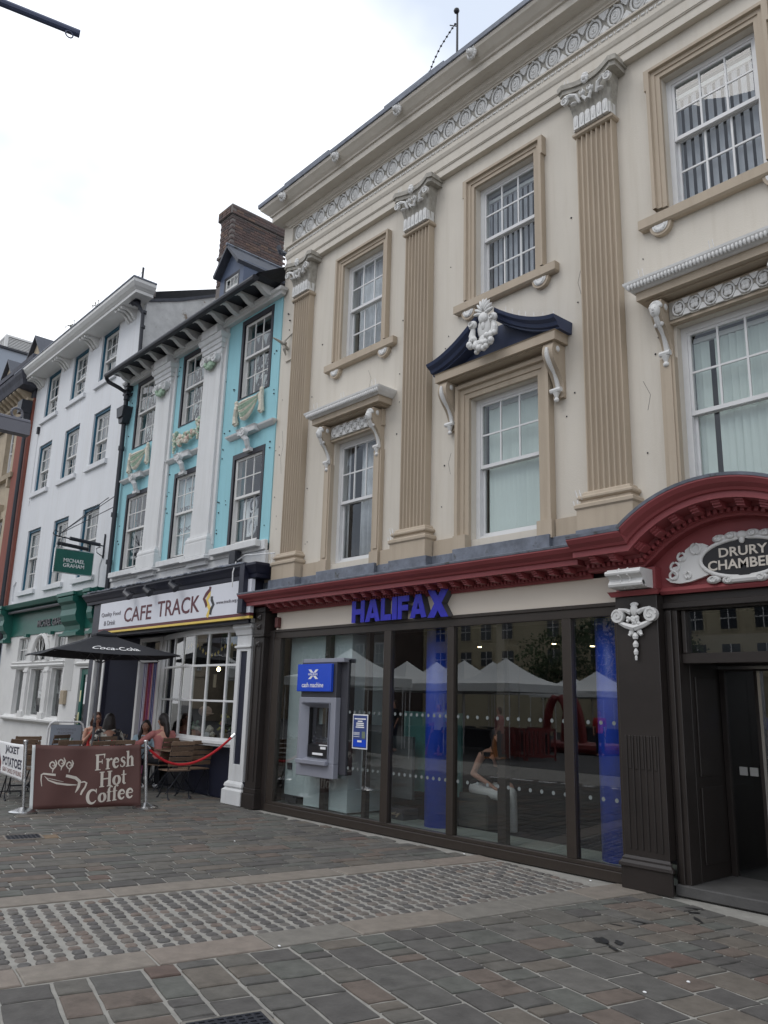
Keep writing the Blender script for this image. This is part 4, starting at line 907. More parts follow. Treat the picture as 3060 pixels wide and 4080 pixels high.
# pilasters, bases, capitals
for i,cx in enumerate((-15.98,-13.84)):
    x0,x1=(-16.25,-15.58) if i==0 else (-14.12,-13.45); 
    b=MB(); b.box(x0,x1,-.0,YC,4.72,8.45); b.box(x1,x1+.10,.05,YC,4.5,8.98); o=b.build('pilaster',m_cwhite,cafe,bevel=.006)
    b=MB(); b.mould([(.1,4.73),(.13,4.72),(.135,4.68),(.155,4.66),(.16,4.62),(.15,4.58),(.165,4.57),(.165,4.32),(.16,4.30),(.21,4.28),(.215,4.22),(.12,4.20),(.12,4.12),(0,4.12)],x0+.08,x1-.08,YC); b.build('pilaster_base',m_cwhite,o)
    b=MB(); b.mould([(.10,8.44),(.12,8.47),(.12,8.55),(.145,8.56),(.145,8.64),(.17,8.66),(.17,8.74),(.20,8.76),(.22,8.83),(.22,8.86),(0,8.86)],x0+.10,x1-.10,YC); b.box(x0+.02,x1-.02,-.14,YC,8.86,9.05); b.build('pilaster_capital',m_cwhite,o)
    b=MB(); z=8.36
    b.mat(m_cwhite)
    for s in (-1,1):
        vx=(x0+x1)/2+s*.22; b.disc((vx,-.01,z),.095,.11,16)
        b.tube([(vx+(.085-.0058*k)*math.cos(k*.62),-.125,z+(.085-.0058*k)*math.sin(k*.62)) for k in range(13)],.012,5)
        b.tube([(vx-s*.02,-.08,z+.09),((x0+x1)/2,-.08,z+.07)],.035,6)
    b.ball(((x0+x1)/2,-.08,z+.02),(.08,.05,.06)); b.mat(m_swaggreen)
    for k in range(16):
        t=PI+PI*(k+.5)/16; b.ball(((x0+x1)/2+.15*math.cos(t),-.07+random.uniform(-.03,.02),z-.05+.12*math.sin(t)),random.uniform(.035,.05),6,5)
    b.ball(((x0+x1)/2,-.06,z-.10),(.10,.05,.09)); b.build('scroll_capital',None,o)
# cornice under the eaves, brackets, eaves, gutter
b=MB(); b.mould([(0,8.98),(.10,8.98),(.11,9.03),(.15,9.05),(.16,9.10),(.12,9.11),(0,9.12)],-17.95,-11.52,YC); b.build('eaves_cornice',m_cwhite,cafe)
b=MB(); b.box(-18.0,-11.5,.02,.3,9.05,9.24); b.add([(-18,.3,9.21),(-11.5,.3,9.21),(-11.5,-.46,9.21),(-18,-.46,9.21)],[(0,3,2,1)]); b.build('eaves_soffit',m_iron,cafe)
u=MB(); pf=[(.02,9.12),(.02,9.295),(-.52,9.295),(-.53,9.27),(-.52,9.235),(-.48,9.23),(-.44,9.25),(-.36,9.25),(-.28,9.20),(-.20,9.15),(-.10,9.12)]
pf=[(y*.86,z-.088) for y,z in pf]; u.prism(pf,'x',-.06,.06); u.tube([(-.062,-.42,9.165),(.062,-.42,9.165)],.036,8); bm=u.mesh('eaves_bracket',m_cwhite)
n=12
for k in range(n): rep('eaves_bracket',bm,cafe,(-17.72+k*(5.95/(n-1)),0,0))
b=MB(); b.tube([(-18.02,-.50,9.14),(-11.55,-.50,9.15)],.065,10); b.box(-18.02,-11.55,-.45,-.42,9.14,9.25); b.build('gutter',m_iron,cafe)
b=MB(); b.add([(-18,-.48,9.24),(-11.5,-.48,9.24),(-11.5,3.2,11.5),(-18,3.2,11.5),(-11.5,7,9.5),(-18,7,9.5)],[(0,1,2,3),(3,2,4,5)]); b.build('roof',m_slate,cafe)
b=MB(); b.box(-12.6,-11.5,.1,1.6,9.25,9.3); b.tube([(-12.4,.9,10.5),(-12.0,.3,10.2),(-11.6,.0,10.0)],.05,6); b.build('roof_flashing',m_lead,cafe)
# dormer
dm_=MB(); dm_.mat(mat('blue_grey_dormer_paint',(.085,.11,.17),.6,.08,3))
X0,X1,XM=-14.84,-13.86,-14.35
dm_.wall(X0,X1,9.6,10.95,.6,.68,[(-14.66,-14.02,10.2,10.80)]); dm_.prism([(X0,10.95),(X1,10.95),(XM,11.34)],'y',.6,.68); dm_.box(X1-.06,X1,.68,3.0,9.6,10.95); dm_.box(X0,X0+.06,.68,3.0,9.6,10.95)
do=dm_.build('dormer',None,cafe)
b=MB()
for s in (-1,1):
    xe=XM+s*.54; b.add([(XM,.42,11.46),(xe,.42,10.88),(xe,3.0,10.88),(XM,3.0,11.46),(XM,.42,11.39),(xe-s*.04,.42,10.81),(xe-s*.04,3.0,10.81),(XM,3.0,11.39)],[(0,1,2,3),(4,7,6,5),(0,4,5,1),(1,5,6,2)])
b.build('dormer_roof',m_slate,do)
b=MB(); b.tube([(XM,.40,11.47),(XM,3.0,11.47)],.035,6); b.build('ridge_tile',m_lead,do)
sash(do,-14.66,-14.02,10.2,10.80,.63,3,1,1,10.46,m_blackframe,fw=.06,bar=.02,sm=m_white)
b=MB(); b.box(-14.64,-14.04,.75,.8,10.2,10.8); b.build('dormer_blind',m_blind,do)
# chimney of single bricks
ch=MB(); ch.box(-16.36,-15.82,1.32,2.88,9.8,13.30); ch.box(-16.42,-15.76,1.26,2.94,13.34,13.60); ch.box(-16.38,-15.80,1.30,2.90,13.30,13.34); ch.box(-16.40,-15.785,1.285,2.92,12.28,12.36)
co=ch.build('chimney',m_mortar,cafe,bevel=.01)
u=MB(); u.box(-.103,.103,-.012,.012,-.030,.030); um=u.mesh('brick',m_brick)
z=11.55; k=0
while z<13.28:
    off=.11 if k%2 else 0
    y=1.36+off
    while y<2.86: rep('brick',um,co,(-15.822+random.uniform(0,.004),y+.05,z),rz=R(90)); y+=.219
    x=-16.32+off*.5
    for q in range(3 if k%2==0 else 2):
        if x+.09<-15.82: rep('brick',um,co,(x+.06,1.318,z),sc=(.8,1,1)); x+=.185
    z+=.072; k+=1
z=13.38
while z<13.58:
    y=1.30+(.1 if int(z*100)%2 else 0)
    while y<2.9: rep('brick',um,co,(-15.762,y+.09,z),rz=R(90)); y+=.219
    for x in (-16.3,-16.1,-15.9): rep('brick',um,co,(x,1.258,z),sc=(.85,1,1))
    z+=.072
# decorative swags and ledges
def ledge(x0,x1,z,cx):
    b=MB(); b.mould([(0,z-.09),(.03,z-.085),(.06,z-.06),(.09,z-.03),(.10,z),(0,z+.005)],x0,x1,YC); 
    y=-.0; b.mould([(0,z-.10),(.13,z-.10),(.14,z-.02),(.16,z+.01),(0,z+.02)],cx-.16,cx+.16,YC)
    b.disc((cx,-.03,z-.10),.085,.09,16); b.tube([(cx+(.078-.0055*k)*math.cos(k*.62),-.125,z-.10+(.078-.0055*k)*math.sin(k*.62)) for k in range(12)],.010,5)
    b.tube([(cx-.02,-.06,z-.17),(cx+.05,-.03,z-.25),(cx+.04,.0,z-.33),(cx+.02,.04,z-.39)],[.06,.055,.05,.05],8)
    b.box(cx-.10,cx+.10,.0,YC,z-.45,z-.385)
    return b.build('ledge_with_scroll',m_cwhite,cafe)
ledge(-17.72,-16.28,6.58,-16.92); ledge(-15.45,-14.16,6.60,-14.75); ledge(-12.98,-11.56,6.56,-12.28)
def drape(cx,w_,zt):
    b=MB(); b.mat(m_swaggreen)
    for k in range(7):
        r_=k/6; pts=[]
        for i in range(13):
            t=-1+i/6; pts.append((cx+t*w_*(.66-.06*r_),.03-.12*(1-t*t)*(1-.5*r_),zt-.02-.30*(1-t*t)*(.25+.75*r_)-.06*r_+ .05*(t+1)/2))
        b.mat(m_swaggreen if k%3 else m_swagcream); b.tube(pts,[.012+.034*(1-abs(-1+i/6)**2) for i in range(13)],6)
    b.mat(m_swagcream)
    for s in (-1,1):
        x=cx+s*w_*.86; zz=zt+(.06 if s>0 else .0)
        b.ball((x,.03,zz+.06),(.05,.04,.05)); b.tube([(x,.04,zz+.05),(x-s*.02,.03,zz-.08),(x+s*.015,.03,zz-.22),(x,.04,zz-.36)],[.04,.06,.05,.07],7); b.ball((x+.02,.03,zz-.38),(.06,.03,.04)); b.ball((x-.04,.03,zz-.35),(.035,.03,.035))
        b.tube([(x,.03,zz),(x-s*.10,.02,zz-.02),(x-s*.2,.02,zz-.06)],[.03,.025,.03],6)
    return b.build('draped_swag',None,cafe)
drape(-16.95,.52,7.08); drape(-12.35,.50,7.12)
b=MB(); random.seed(3)
for k in range(70):
    t=random.uniform(-1,1); rr_=random.uniform(-1,1)
    x=-14.72+t*.36; z=6.98-.08*(1-t*t)+rr_*.13*(1-t*t*.6)
    b.mat((m_swagcream,m_swaggreen,m_pink)[k%3 if k%5 else 0]); b.ball((x,.03-.06*(1-t*t),z),random.uniform(.03,.052),6,5)
for s in (-1,1):
    for k in range(22):
        q=k/21; b.mat((m_swaggreen,m_swagcream)[k%2]); b.ball((-14.72+s*(.5+random.uniform(-.05,.05)*(1.4-q)),.03,7.24-(.0 if s>0 else .1)-.42*q),.05-.022*q,6,5)
b.build('flower_garland',None,cafe)
# masonry sill course and black shop cornice
b=MB(); b.box(-18.0,-11.5,.02,YC,4.18,4.36); b.box(-18,-11.5,.05,YC+.1,3.9,4.18)
for x0,x1 in ((-17.66,-16.3),(-15.34,-14.15),(-13.2,-11.62)): b.box(x0,x1,-.09,.02,4.24,4.36)
b.build('sill_course',m_cwhite,cafe,bevel=.01)
b=MB(); b.mould([(0,3.64),(.30,3.64),(.31,3.70),(.33,3.72),(.36,3.78),(.40,3.84),(.40,3.88),(0,3.96)],-17.95,-11.55,.05); b.box(-17.95,-11.50,-.2,.3,2.90,3.65); b.box(-11.62,-11.47,-.36,.05,3.05,3.9)
b.build('shop_cornice',m_dblue,cafe,bevel=.005)
b=MB(); b.box(-18.0,-11.5,-.37,.06,3.882,3.90)
x=-18
while x<-11.6: b.ball((x,-.34+random.uniform(-.03,.03),3.9),(.09,.03,random.uniform(.008,.03)),6,4); x+=.09
b.build('lead_capping',m_lead,cafe)
b=MB(); b.box(-12.4,-12.2,-.12,-.0,4.0,4.22); b.build('junction_box',m_iron,cafe)
b=MB(); b.tube([(-12.2,-.06,4.05),(-11.9,-.1,4.1),(-11.5,-.05,4.08),(-11.2,.05,4.08)],.012,5); b.tube([(-11.85,-.3,3.95),(-11.8,-.38,3.75),(-11.75,-.40,3.5)],.012,5); b.build('cable',m_cwhite,cafe)
# sign board
cs=thing('shop_sign',(-14.4,-.25,3.05),'white cafe fascia board lettered CAFE TRACK above a maroon and yellow stripe','sign')
b=MB(); b.box(-17.42,-11.36,-.27,-.2,3.06,3.62); b.build('board',m_signw,cs)
b=MB(); b.box(-17.42,-11.36,-.273,-.2,3.005,3.059); b.build('maroon_stripe',m_maroon,cs)
b=MB(); b.box(-17.42,-11.36,-.277,-.2,2.965,3.0045); b.build('yellow_stripe',m_yellow,cs)
f_=front(-.2702)
text('CAFE',-16.17,-14.93,3.15,3.45,f_,m_maroon,cs,bold=.01,depth=.004); text('TRACK',-14.68,-13.04,3.17,3.48,f_,m_maroon,cs,bold=.01,depth=.004)
text('Quality Food',-17.32,-16.36,3.30,3.41,f_,m_greyprint,cs); text('& Drink',-17.15,-16.58,3.13,3.23,f_,m_greyprint,cs)
text('www.track.org.uk/cafe',-12.46,-11.46,3.25,3.325,f_,m_greyprint,cs)
for m_,dx,dz in ((m_yellow,0,0),(m_maroon,-.095,.03),(m_black,.10,-.0)):
    b=MB(); pts=[(-12.72+dx,3.52+dz*2),(-12.72+dx,3.44+dz),(-12.80+dx,3.36+dz),(-12.72+dx,3.26),(-12.66+dx,3.19),(-12.72+dx,3.10),(-12.74+dx,3.06)]
    if m_ is m_maroon: pts=[(-12.70,3.60),(-12.71,3.54),(-12.83,3.47),(-12.90,3.40),(-12.82,3.32),(-12.78,3.25)]
    if m_ is m_black: pts=[(-12.62,3.42),(-12.62,3.36),(-12.55,3.27),(-12.62,3.19),(-12.64,3.10)]
    ribbon(b,pts,.075 if m_ is not m_yellow else .085,f_,.004,.001*(1 if dx else 0)); b.build('logo_swirl',m_,cs)
for i,x in enumerate((-15.7,-14.8,-13.75)):
    t=thing('sign_spotlight',(x,-.3,3.7),('left hand','middle','right hand')[i]+' small black spotlight over the white cafe sign','spotlight','spotlights over the cafe sign')
    b=MB(); b.tube([(x,-.30,3.72),(x,-.42,3.74),(x,-.47,3.70)],.014,6); b.build('arm',m_iron,t)
    b=MB(); b.tube([(x-.07,-.5,3.73),(x+.08,-.44,3.62)],[.05,.075],8); b.box(x-.09,x-.01,-.50,-.42,3.72,3.80); b.build('lamp_head',m_greyd if i==0 else m_iron,t)
# shopfront: white pilaster
b=MB(); X0,X1=-12.02,-11.58
b.box(X0,X0+.11,-.06,.3,.36,2.72).box(X1-.11,X1,-.06,.3,.36,2.72).box(X0+.11,X1-.11,-.06,.3,2.45,2.72).box(X0+.11,X1-.11,-.06,.3,.36,.62)
b.mould([(0,.36),(.01,.35),(.04,.32),(.05,.28),(.03,.25),(.05,.235),(.07,.22),(.07,0),(0,0)],X0,X1,-.06); b.mould([(0,2.50),(.03,2.51),(.03,2.54),(0,2.55)],X0,X1,-.06); b.mould([(0,2.72),(.02,2.72),(.04,2.80),(.07,2.84),(.07,2.90),(.09,2.92),(.09,2.98),(0,2.98)],X0,X1,-.06)
b.box(X0,X1,-.06,.3,2.72,2.98)
b.build('shop_pilaster',m_cwhite,cafe,bevel=.004)
b=MB(); b.box(X0+.11,X1-.11,-.03,.28,.62,2.45); b.build('pilaster_panel',m_dblue,cafe)
# bowed shop window
PB=[(-12.03,.10),(-12.44,.03),(-13.05,.0),(-13.62,.03),(-14.16,.10),(-14.70,.20),(-15.20,.32),(-15.52,.42)]
def strip(mb,z0,z1,o0,o1,pts=PB):
    """a solid band following the bow, from offset o0 (front) to o1 (back)"""
    n=len(pts); vs=[]
    for x,y in pts: vs += [(x,y-o0,z0),(x,y-o0,z1),(x,y+o1,z0),(x,y+o1,z1)]
    fs=[]
    for i in range(n-1):
        a=4*i;c=4*(i+1); fs += [(a,a+1,c+1,c),(a+2,c+2,c+3,a+3),(a+1,a+3,c+3,c+1),(a,c,c+2,a+2)]
    fs += [(0,2,3,1),(4*n-4,4*n-3,4*n-1,4*n-2)]; mb.add(vs,fs)
b=MB(); strip(b,2.795,2.93,.03,.05); strip(b,2.215,2.255,.02,.02); strip(b,1.60,1.635,.02,.02); strip(b,.955,1.0,.03,.04); strip(b,.90,.955,.06,.1); strip(b,.86,.90,.03,.1)
wds=[.04]*8; wds[-1]=.07
for (x,y),wd in zip(PB,wds): b.box(x-wd/2,x+wd/2,y-.022,y+.03,1.0,2.795)
bw=b.build('bow_window',m_whitew,cafe,bevel=.004)
b=MB(); strip(b,2.93,3.0,-.05,.06,[(-12.03,.0),(-13.5,.0),(-15.0,.2),(-16.1,.5),(-17.0,.55)]); b.build('bow_window_head',m_white,cafe)
for i in range(7):
    (xa,ya),(xb,yb)=PB[i],PB[i+1]; ang=math.atan2(yb-ya,xb-xa); L_=math.hypot(xb-xa,yb-ya)
    for z0,z1 in ((1.0,1.60),(1.635,2.215),(2.255,2.795)):
        inst('pane',m_shopglass,bw,((xa+xb)/2,(ya+yb)/2,(z0+z1)/2),(L_-.04,.004,z1-z0),rz=ang+PI+random.uniform(-.01,.01),rx=random.uniform(-.01,.01))
b=MB(); strip(b,0,.86,-.20,.3,PB[:-1]); b.build('stall_riser',m_dblue,cafe)
# doorway recess
b=MB(); b.mat(m_dblue); b.add([(-17.55,.05,0),(-16.98,.60,0),(-16.98,.60,2.95),(-17.55,.05,2.95)],[(0,1,2,3)]); b.box(-17.9,-17.5,.0,.3,0,2.95); b.add([(-17.55,.0,2.90),(-12.0,.0,2.90),(-12.0,1.3,2.90),(-17.55,1.3,2.90)],[(0,3,2,1)])
b.build('entrance_side_panel',None,cafe)
b=MB(); b.box(-16.98,-16.88,.52,.62,0,2.95).box(-15.95,-15.84,.48,.62,0,2.95).box(-16.88,-15.95,.52,.62,2.38,2.48).box(-16.88,-15.95,.52,.62,2.82,2.95)
b.add([(-15.84,.50,0),(-15.50,.40,0),(-15.50,.40,2.95),(-15.84,.50,2.95)],[(0,1,2,3)])
b.build('door_frame',m_white,cafe,bevel=.004)
pane(cafe,-16.88,-15.95,2.48,2.82,.58,m_shopglass,'fanlight_pane')
cols=[(.35,.33,.42),(.05,.06,.18),(.45,.43,.5),(.05,.06,.2),(.40,.36,.42),(.5,.42,.45),(.20,.02,.03),(.38,.1,.1),(.18,.03,.1),(.3,.22,.5),(.22,.02,.08),(.16,.015,.06),(.5,.25,.25)]
n=26
for k in range(n):
    x=-16.85+k*.9/n; m_=_unit.get(('c',k%13)) or mat('ribbon_curtain_%d'%(k%13),cols[k%13],.7,.1,5); _unit[('c',k%13)]=m_
    b=MB(); sw_=.03*math.sin(k*.9); b.prism([(x,.03),(x+.034,.03),(x+.036+sw_*.4,1.2),(x+.036,2.37),(x+.001,2.37),(x+sw_*.4,1.2)],'y',.60+.012*(k%2),.606+.012*(k%2)); b.build('curtain_strip',m_,cafe)
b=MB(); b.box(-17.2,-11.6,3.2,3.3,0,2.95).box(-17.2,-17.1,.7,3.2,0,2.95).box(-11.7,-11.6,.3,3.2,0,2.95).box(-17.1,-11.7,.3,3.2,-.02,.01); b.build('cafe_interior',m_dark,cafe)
for i,(x,y) in enumerate(((-13.6,.55),(-12.62,.5))):
    t=thing('pendant_lamp',(x,y,2.2),('left','right')[i]+' hand glowing bare bulb hanging in the cafe window','lamp','bulbs in the cafe window')
    b=MB(); b.tube([(x,y,2.9),(x,y,2.28)],.006,5); b.tube([(x,y,2.30),(x,y,2.24)],.02,8); b.build('flex',m_greyd,t)
    b=MB(); b.ball((x,y,2.20),(.033,.033,.045)); b.build('bulb',m_lamp,t)
# things on the cafe window ledge
b=MB(); b.box(-15.0,-12.1,.34,.85,.86,.94); b.build('window_ledge',m_wood,cafe)
random.seed(11)
DISP=[('potted_plant','yellow and green leafy plant in the cafe window','plant',-13.28,.55,(.35,.33,.06),.30),('potted_plant','large soft green leafed plant on the cafe window ledge, right of the yellow one','plant',-12.78,.50,(.10,.17,.07),.34),('potted_plant','small mint green plant beside the ponytailed woman, low in the cafe window','plant',-14.25,.52,(.16,.28,.18),.18),('potted_plant','dark plant with one magenta bloom in the cafe window','plant',-13.0,.42,(.02,.03,.02),.22)]
for nm,lb,ct,x,y,col,h_ in DISP:
    t=thing(nm,(x,y,.94),lb,ct)
    b=MB(); b.tube([(x,y,.94),(x,y,1.05)],[.05,.065],10); b.build('pot',m_stone,t)
    ml=mat('foliage_%s'%int(x*-100),col,.6,.3,20)
    for k in range(14):
        a_=random.uniform(0,2*PI); r_=random.uniform(.03,.12)*h_/.25; z=1.08+random.uniform(0,h_); b=MB(); b.ball((x+r_*math.cos(a_),y+r_*.6*math.sin(a_),z),(.05,.03,.022),6,4,rot=Matrix.Rotation(random.uniform(-1,1),3,'Y')); b.build('leaf',ml,t)
    if col[0]<.03: b=MB(); b.ball((x-.02,y-.06,1.22),(.03,.03,.045)); b.build('bloom',mat('magenta_petal',(.5,.02,.15),.5,.1,9),t)
hat=MB(); hat.ball((-13.98,.55,1.42),(.16,.12,.10)); hat.ball((-13.86,.55,1.38),(.14,.10,.02)); tag(hat.build('sun_hat',m_pink,None),'pale pink hat displayed in the lower middle of the cafe window','hat')
ho=MB(); ho.tube([(-13.98,.55,1.33),(-13.98,.55,.94)],.012,6); ho.disc((-13.98,.55,.94),.07,.012,12,'z'); tag(ho.build('hat_stand',m_iron,None),'thin dark stand carrying the pink hat in the cafe window','stand')
tag(MB().box(-13.75,-13.5,.38,.40,.95,1.05).build('paper_card',m_paper,None),'small white card propped at the foot of the cafe window','card')
for i,(x,z) in enumerate(((-13.5,1.15),(-12.35,1.0),(-12.3,1.1),(-13.62,1.0),(-14.05,1.05))):
    b=MB(); 
    for k in range(5): b.ball((x+random.uniform(-.05,.05),.45+random.uniform(-.03,.03),.97+random.uniform(0,.16)),random.uniform(.025,.05),7,5)
    tag(b.build('ornament',(m_swagcream,m_caprend,m_stone)[i%3],None),['cream ornament in the middle of the cafe window ledge','brown ornament at the right end of the cafe window ledge','grey ornament against the right end of the cafe window ledge','little stone coloured ornament beside the white card','small pale ornament left on the cafe window ledge'][i],'ornament')
b=MB()
for k in range(22):
    x=-14.6+k*.115; z=2.60+.09*math.sin(k*.55)-.08*(1-abs(k-11)/11); q=random.uniform(.025,.04); b.prism([(x-q,z),(x,z-q*1.2),(x+q,z),(x,z+q*1.2)],'y',.36,.365)
tag(b.build('gold_star_garland',m_yellow,None),'string of small gold stars looped across the top of the cafe window','garland')
tag(MB().box(-13.68,-13.58,.50,.51,1.86,2.10).build('hanging_tag',m_stone,None),'small tan card hanging in the middle row of cafe panes','card')

# ---- downpipe at the left edge of the cafe
b=MB(); b.tube([(-18.02,-.50,9.10),(-18.05,-.42,9.02),(-17.92,-.2,8.9),(-17.88,-.02,8.8),(-17.88,-.02,8.3)],.05,8); b.tube([(-17.90,0,8.95),(-17.88,0,7.6),(-17.86,0,6),(-17.84,0,3.95)],.055,10)
for z in (8.62,7.35,5.72,4.6): b.tube([(-17.88,0,z),(-17.88,0,z+.10)],.075,10)
b.prism([(-18.02,8.16),(-17.74,8.16),(-17.68,8.42),(-18.08,8.42)],'y',-.14,.1); b.prism([(-17.97,8.02),(-17.79,8.02),(-17.74,8.16),(-18.02,8.16)],'y',-.1,.08)
dp=b.build('downpipe',m_iron,cafe)
for k,z in enumerate((9.0,8.9,8.78)): b=MB(); b.box(-18.0,-17.78,-.06,.1,z-.03,z+.03); b.build('pipe_clamp',m_iron,dp)

# ================================================================== WHITE BUILDING (estate agent)
YB=.30
wb=thing('white_building',(-21.8,.3,0),'plain white rendered building with nine sash windows above a green shop fascia','building')
HX=((-24.75,-23.68),(-22.65,-21.58),(-20.62,-19.55)); HZ=((9.92,11.36),(7.57,9.04),(4.57,6.38))
HO=[(a,c,z0,z1) for a,c in HX for z0,z1 in HZ]
MB().wall(-25.7,-18.0,4.0,11.38,YB,.75,HO).build('wall',m_wwall,wb)
for a,c,z0,z1 in HO:
    b=MB(); b.box(a+.002,a+.04,YB+.045,YB+.3,z0,z1).box(a+.04,c-.002,YB+.045,YB+.3,z1-.07,z1).box(c-.03,c-.002,YB+.045,YB+.3,z0,z1-.07); b.build('window_reveal_lining',m_tealdoor,wb)
    w_=sash(wb,a+.045,c-.035,z0+.02,z1-.075,YB+.125,3,2,2,z0+(z1-z0)*(.42 if z0>5 else .52),m_white,fw=.035,bar=.025)
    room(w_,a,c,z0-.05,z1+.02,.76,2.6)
    b=MB(); b.mould([(0,z0-.15),(.07,z0-.15),(.075,z0-.02),(0,z0)],a-.08,c+.08,YB); b.build('sill',m_wwall,wb,bevel=.004)
    if random.random()<.75: b=MB(); b.box(a+.38,c-.12,YB+.42,YB+.43,z0+.05,z0+(z1-z0)*random.uniform(.55,.95)); b.build('window_blind',m_curtain,wb)
    else: curtain(wb,a+.1,c-.1,z0+.05,z1-.1,YB+.42,m_curtain,.02,6)
b=MB(); b.mould([(0,11.36),(.03,11.36),(.46,11.362),(.46,11.44),(.48,11.45),(.50,11.47),(.54,11.50),(.60,11.58),(.60,11.66),(0,11.70)],-25.62,-18.10,YB); co2=b.build('cornice',m_white,wb)
b=MB(); b.mould([(.6,11.66),(.62,11.665),(.62,11.70),(0,11.74)],-25.62,-18.10,YB); b.build('lead_gutter',m_lead,co2)
u=MB(); u.prism([(YB,11.10),(YB,11.36),(YB-.40,11.355),(YB-.42,11.33),(YB-.40,11.29),(YB-.34,11.30),(YB-.24,11.30),(YB-.14,11.24),(YB-.08,11.16),(YB-.03,11.11)],'x',-.045,.045); um=u.mesh('corbel',m_white)
for cx in (-25.25,-23.15,-21.1,-18.75):
    for k in (-1,0,1): rep('corbel',um,co2,(cx+k*.17,0,0))
b=MB(); b.prism([(.31,9.6),(.31,11.40),(1.2,11.80),(2.3,12.34),(4.5,13.6),(8,13.6),(8,9.6)],'x',-18.3,-17.985); b.build('gable_wall',m_flake,wb)
b=MB(); b.prism([(-.02,11.40),(-.02,11.34),(.4,11.42),(1.2,11.74),(2.3,12.30),(4.5,13.58),(4.5,13.66),(2.3,12.38),(1.2,11.83),(.4,11.50)],'x',-18.34,-17.95); b.build('gable_coping',m_slate,wb)
b=MB(); b.add([(-25.7,.1,11.7),(-18.3,.1,11.7),(-18.3,4.5,13.6),(-25.7,4.5,13.6),(-18.3,8,13.6),(-25.7,8,13.6)],[(0,1,2,3),(3,2,4,5)]); b.build('roof',m_slate,wb)
b=MB(); b.tube([(-18.1,.45,11.5),(-18.1,.45,11.62),(-18.1,.45,11.62),(-18.1,.45,11.80)],[.07,.07,.10,.10],10); b.build('flue_vent',m_mortar,wb)
b=MB(); b.tube([(-17.9,.22,9.6),(-17.92,.20,11.0),(-18.0,.12,11.2),(-18.1,.0,11.3)],.05,8)
for z in (9.9,10.6,11.0): b.tube([(-17.9,.22,z),(-17.9,.22,z+.07)],.065,8)
b.tube([(-18.15,-.02,11.28),(-18.0,.1,11.3)],.06,6); b.build('rainwater_pipe',m_iron,wb)
ms=thing('roof_mast',(-18.0,.12,11.3),'plain rusty steel mast at the white building gable with a thin stay wire','mast')
b=MB(); b.tube([(-18.0,.12,11.1),(-18.0,.12,12.28)],.03,6); b.build('mast_pole',m_iron,ms); b=MB(); b.tube([(-18.0,.12,12.2),(-19.6,.1,11.72)],.005,4); b.build('stay_wire',m_iron,ms)
m_weed=mat('dry_weed',(.07,.075,.04),.8,.3,20)
for i,(x,y) in enumerate(((-19.8,-.25),(-21.4,-.25))):
    b=MB()
    for k in range(9):
        a_=random.uniform(-1,1); p0=Vector((x,y,11.68)); p1=p0+Vector((a_*.2-.1,random.uniform(-.1,.1),random.uniform(.05,.16))); p2=p1+Vector((a_*.15-.12,0,random.uniform(-.06,.08))); b.tube([p0,p1,p2],.008,4); b.ball(p2,(.03,.02,.012),5,3)
    tag(b.build('gutter_weed',m_weed,None),('right hand','left hand')[i]+' spindly weed growing from the white building gutter','weed','weeds in the gutter')
# green shop fascia
b=MB(); b.box(-24.7,-18.15,.1,.3,3.20,3.96); b.mould([(0,3.86),(.10,3.87),(.14,3.92),(.26,3.95),(.30,4.02),(.32,4.06),(0,4.10)],-24.7,-18.2,.1); gf=b.build('shop_fascia',m_green,wb,bevel=.004)
b=MB(); b.tube([(-24.3,-.06,3.86),(-20.3,-.06,3.86)],.045,8); b.build('blind_roller',m_greyd,gf)
for x in (-22.95,-21.15): b=MB(); b.box(x-.09,x+.09,.0,.1,3.14,3.22); b.build('fascia_block',m_green,gf)
def gconsole(x0,x1):
    b=MB(); pf=[(.1,4.0),(-.22,4.0),(-.27,3.93),(-.25,3.84),(-.17,3.78),(-.14,3.66),(-.16,3.52),(-.12,3.38),(-.02,3.28),(.0,3.18),(-.06,3.12),(-.03,3.04),(.1,3.03)]
    b.prism(pf,'x',x0,x1)
    for x in (x0-.02,x1+.02): b.tube([(x,-.18,3.90),(x+.001,-.18,3.90)],.08,8)
    b.box(x0-.06,x1+.06,-.12,.1,3.03,3.10); b.box(x0-.05,x1+.05,-.28,.1,3.98,4.06); return b.build('fascia_console',m_green,gf,bevel=.01)
gconsole(-24.75,-24.42); gconsole(-20.1,-19.15); gconsole(-18.5,-18.2)
text('MICHAEL GRAHAM',-22.3,-20.25,3.38,3.56,front(.098),m_greyd,wb,bold=.015,depth=.03,name='fascia_lettering')
# white joinery
b=MB()
FX=((-23.67,-22.96),(-22.47,-21.44),(-21.0,-20.25))
holes=[(a,c,1.09,2.29) for a,c in FX]+[(-23.7,-22.96,2.50,3.14),(-21.0,-20.3,2.50,3.14),(-22.37,-21.37,2.50,3.12),(-19.17,-18.46,.02,2.27),(-19.15,-18.5,2.45,3.1)]
b.wall(-25.1,-18.35,0,3.2,.12,.32,holes); b.build('shop_joinery',m_white,wb)
b=MB(); b.mould([(0,.90),(.02,.91),(.06,.95),(.12,.97),(.13,1.02),(.04,1.05),(.02,1.09),(0,1.09)],-24.1,-20.2,.12); b.mould([(0,2.32),(.03,2.33),(.06,2.38),(.02,2.40),(.02,2.43),(.05,2.46),(0,2.48)],-24.0,-20.25,.12); b.mould([(0,2.32),(.03,2.33),(.06,2.38),(0,2.42)],-19.4,-18.4,.12)
for x in (-22.72,-21.22): b.box(x-.14,x+.14,.06,.12,1.09,2.32); b.box(x-.16,x+.16,.02,.12,1.02,1.20); b.box(x-.155,x+.155,.04,.12,2.2,2.26)
b.box(-22.40,-22.30,.10,.125,2.5,3.1)
b.build('window_mouldings',m_white,wb,bevel=.005)
b=MB()
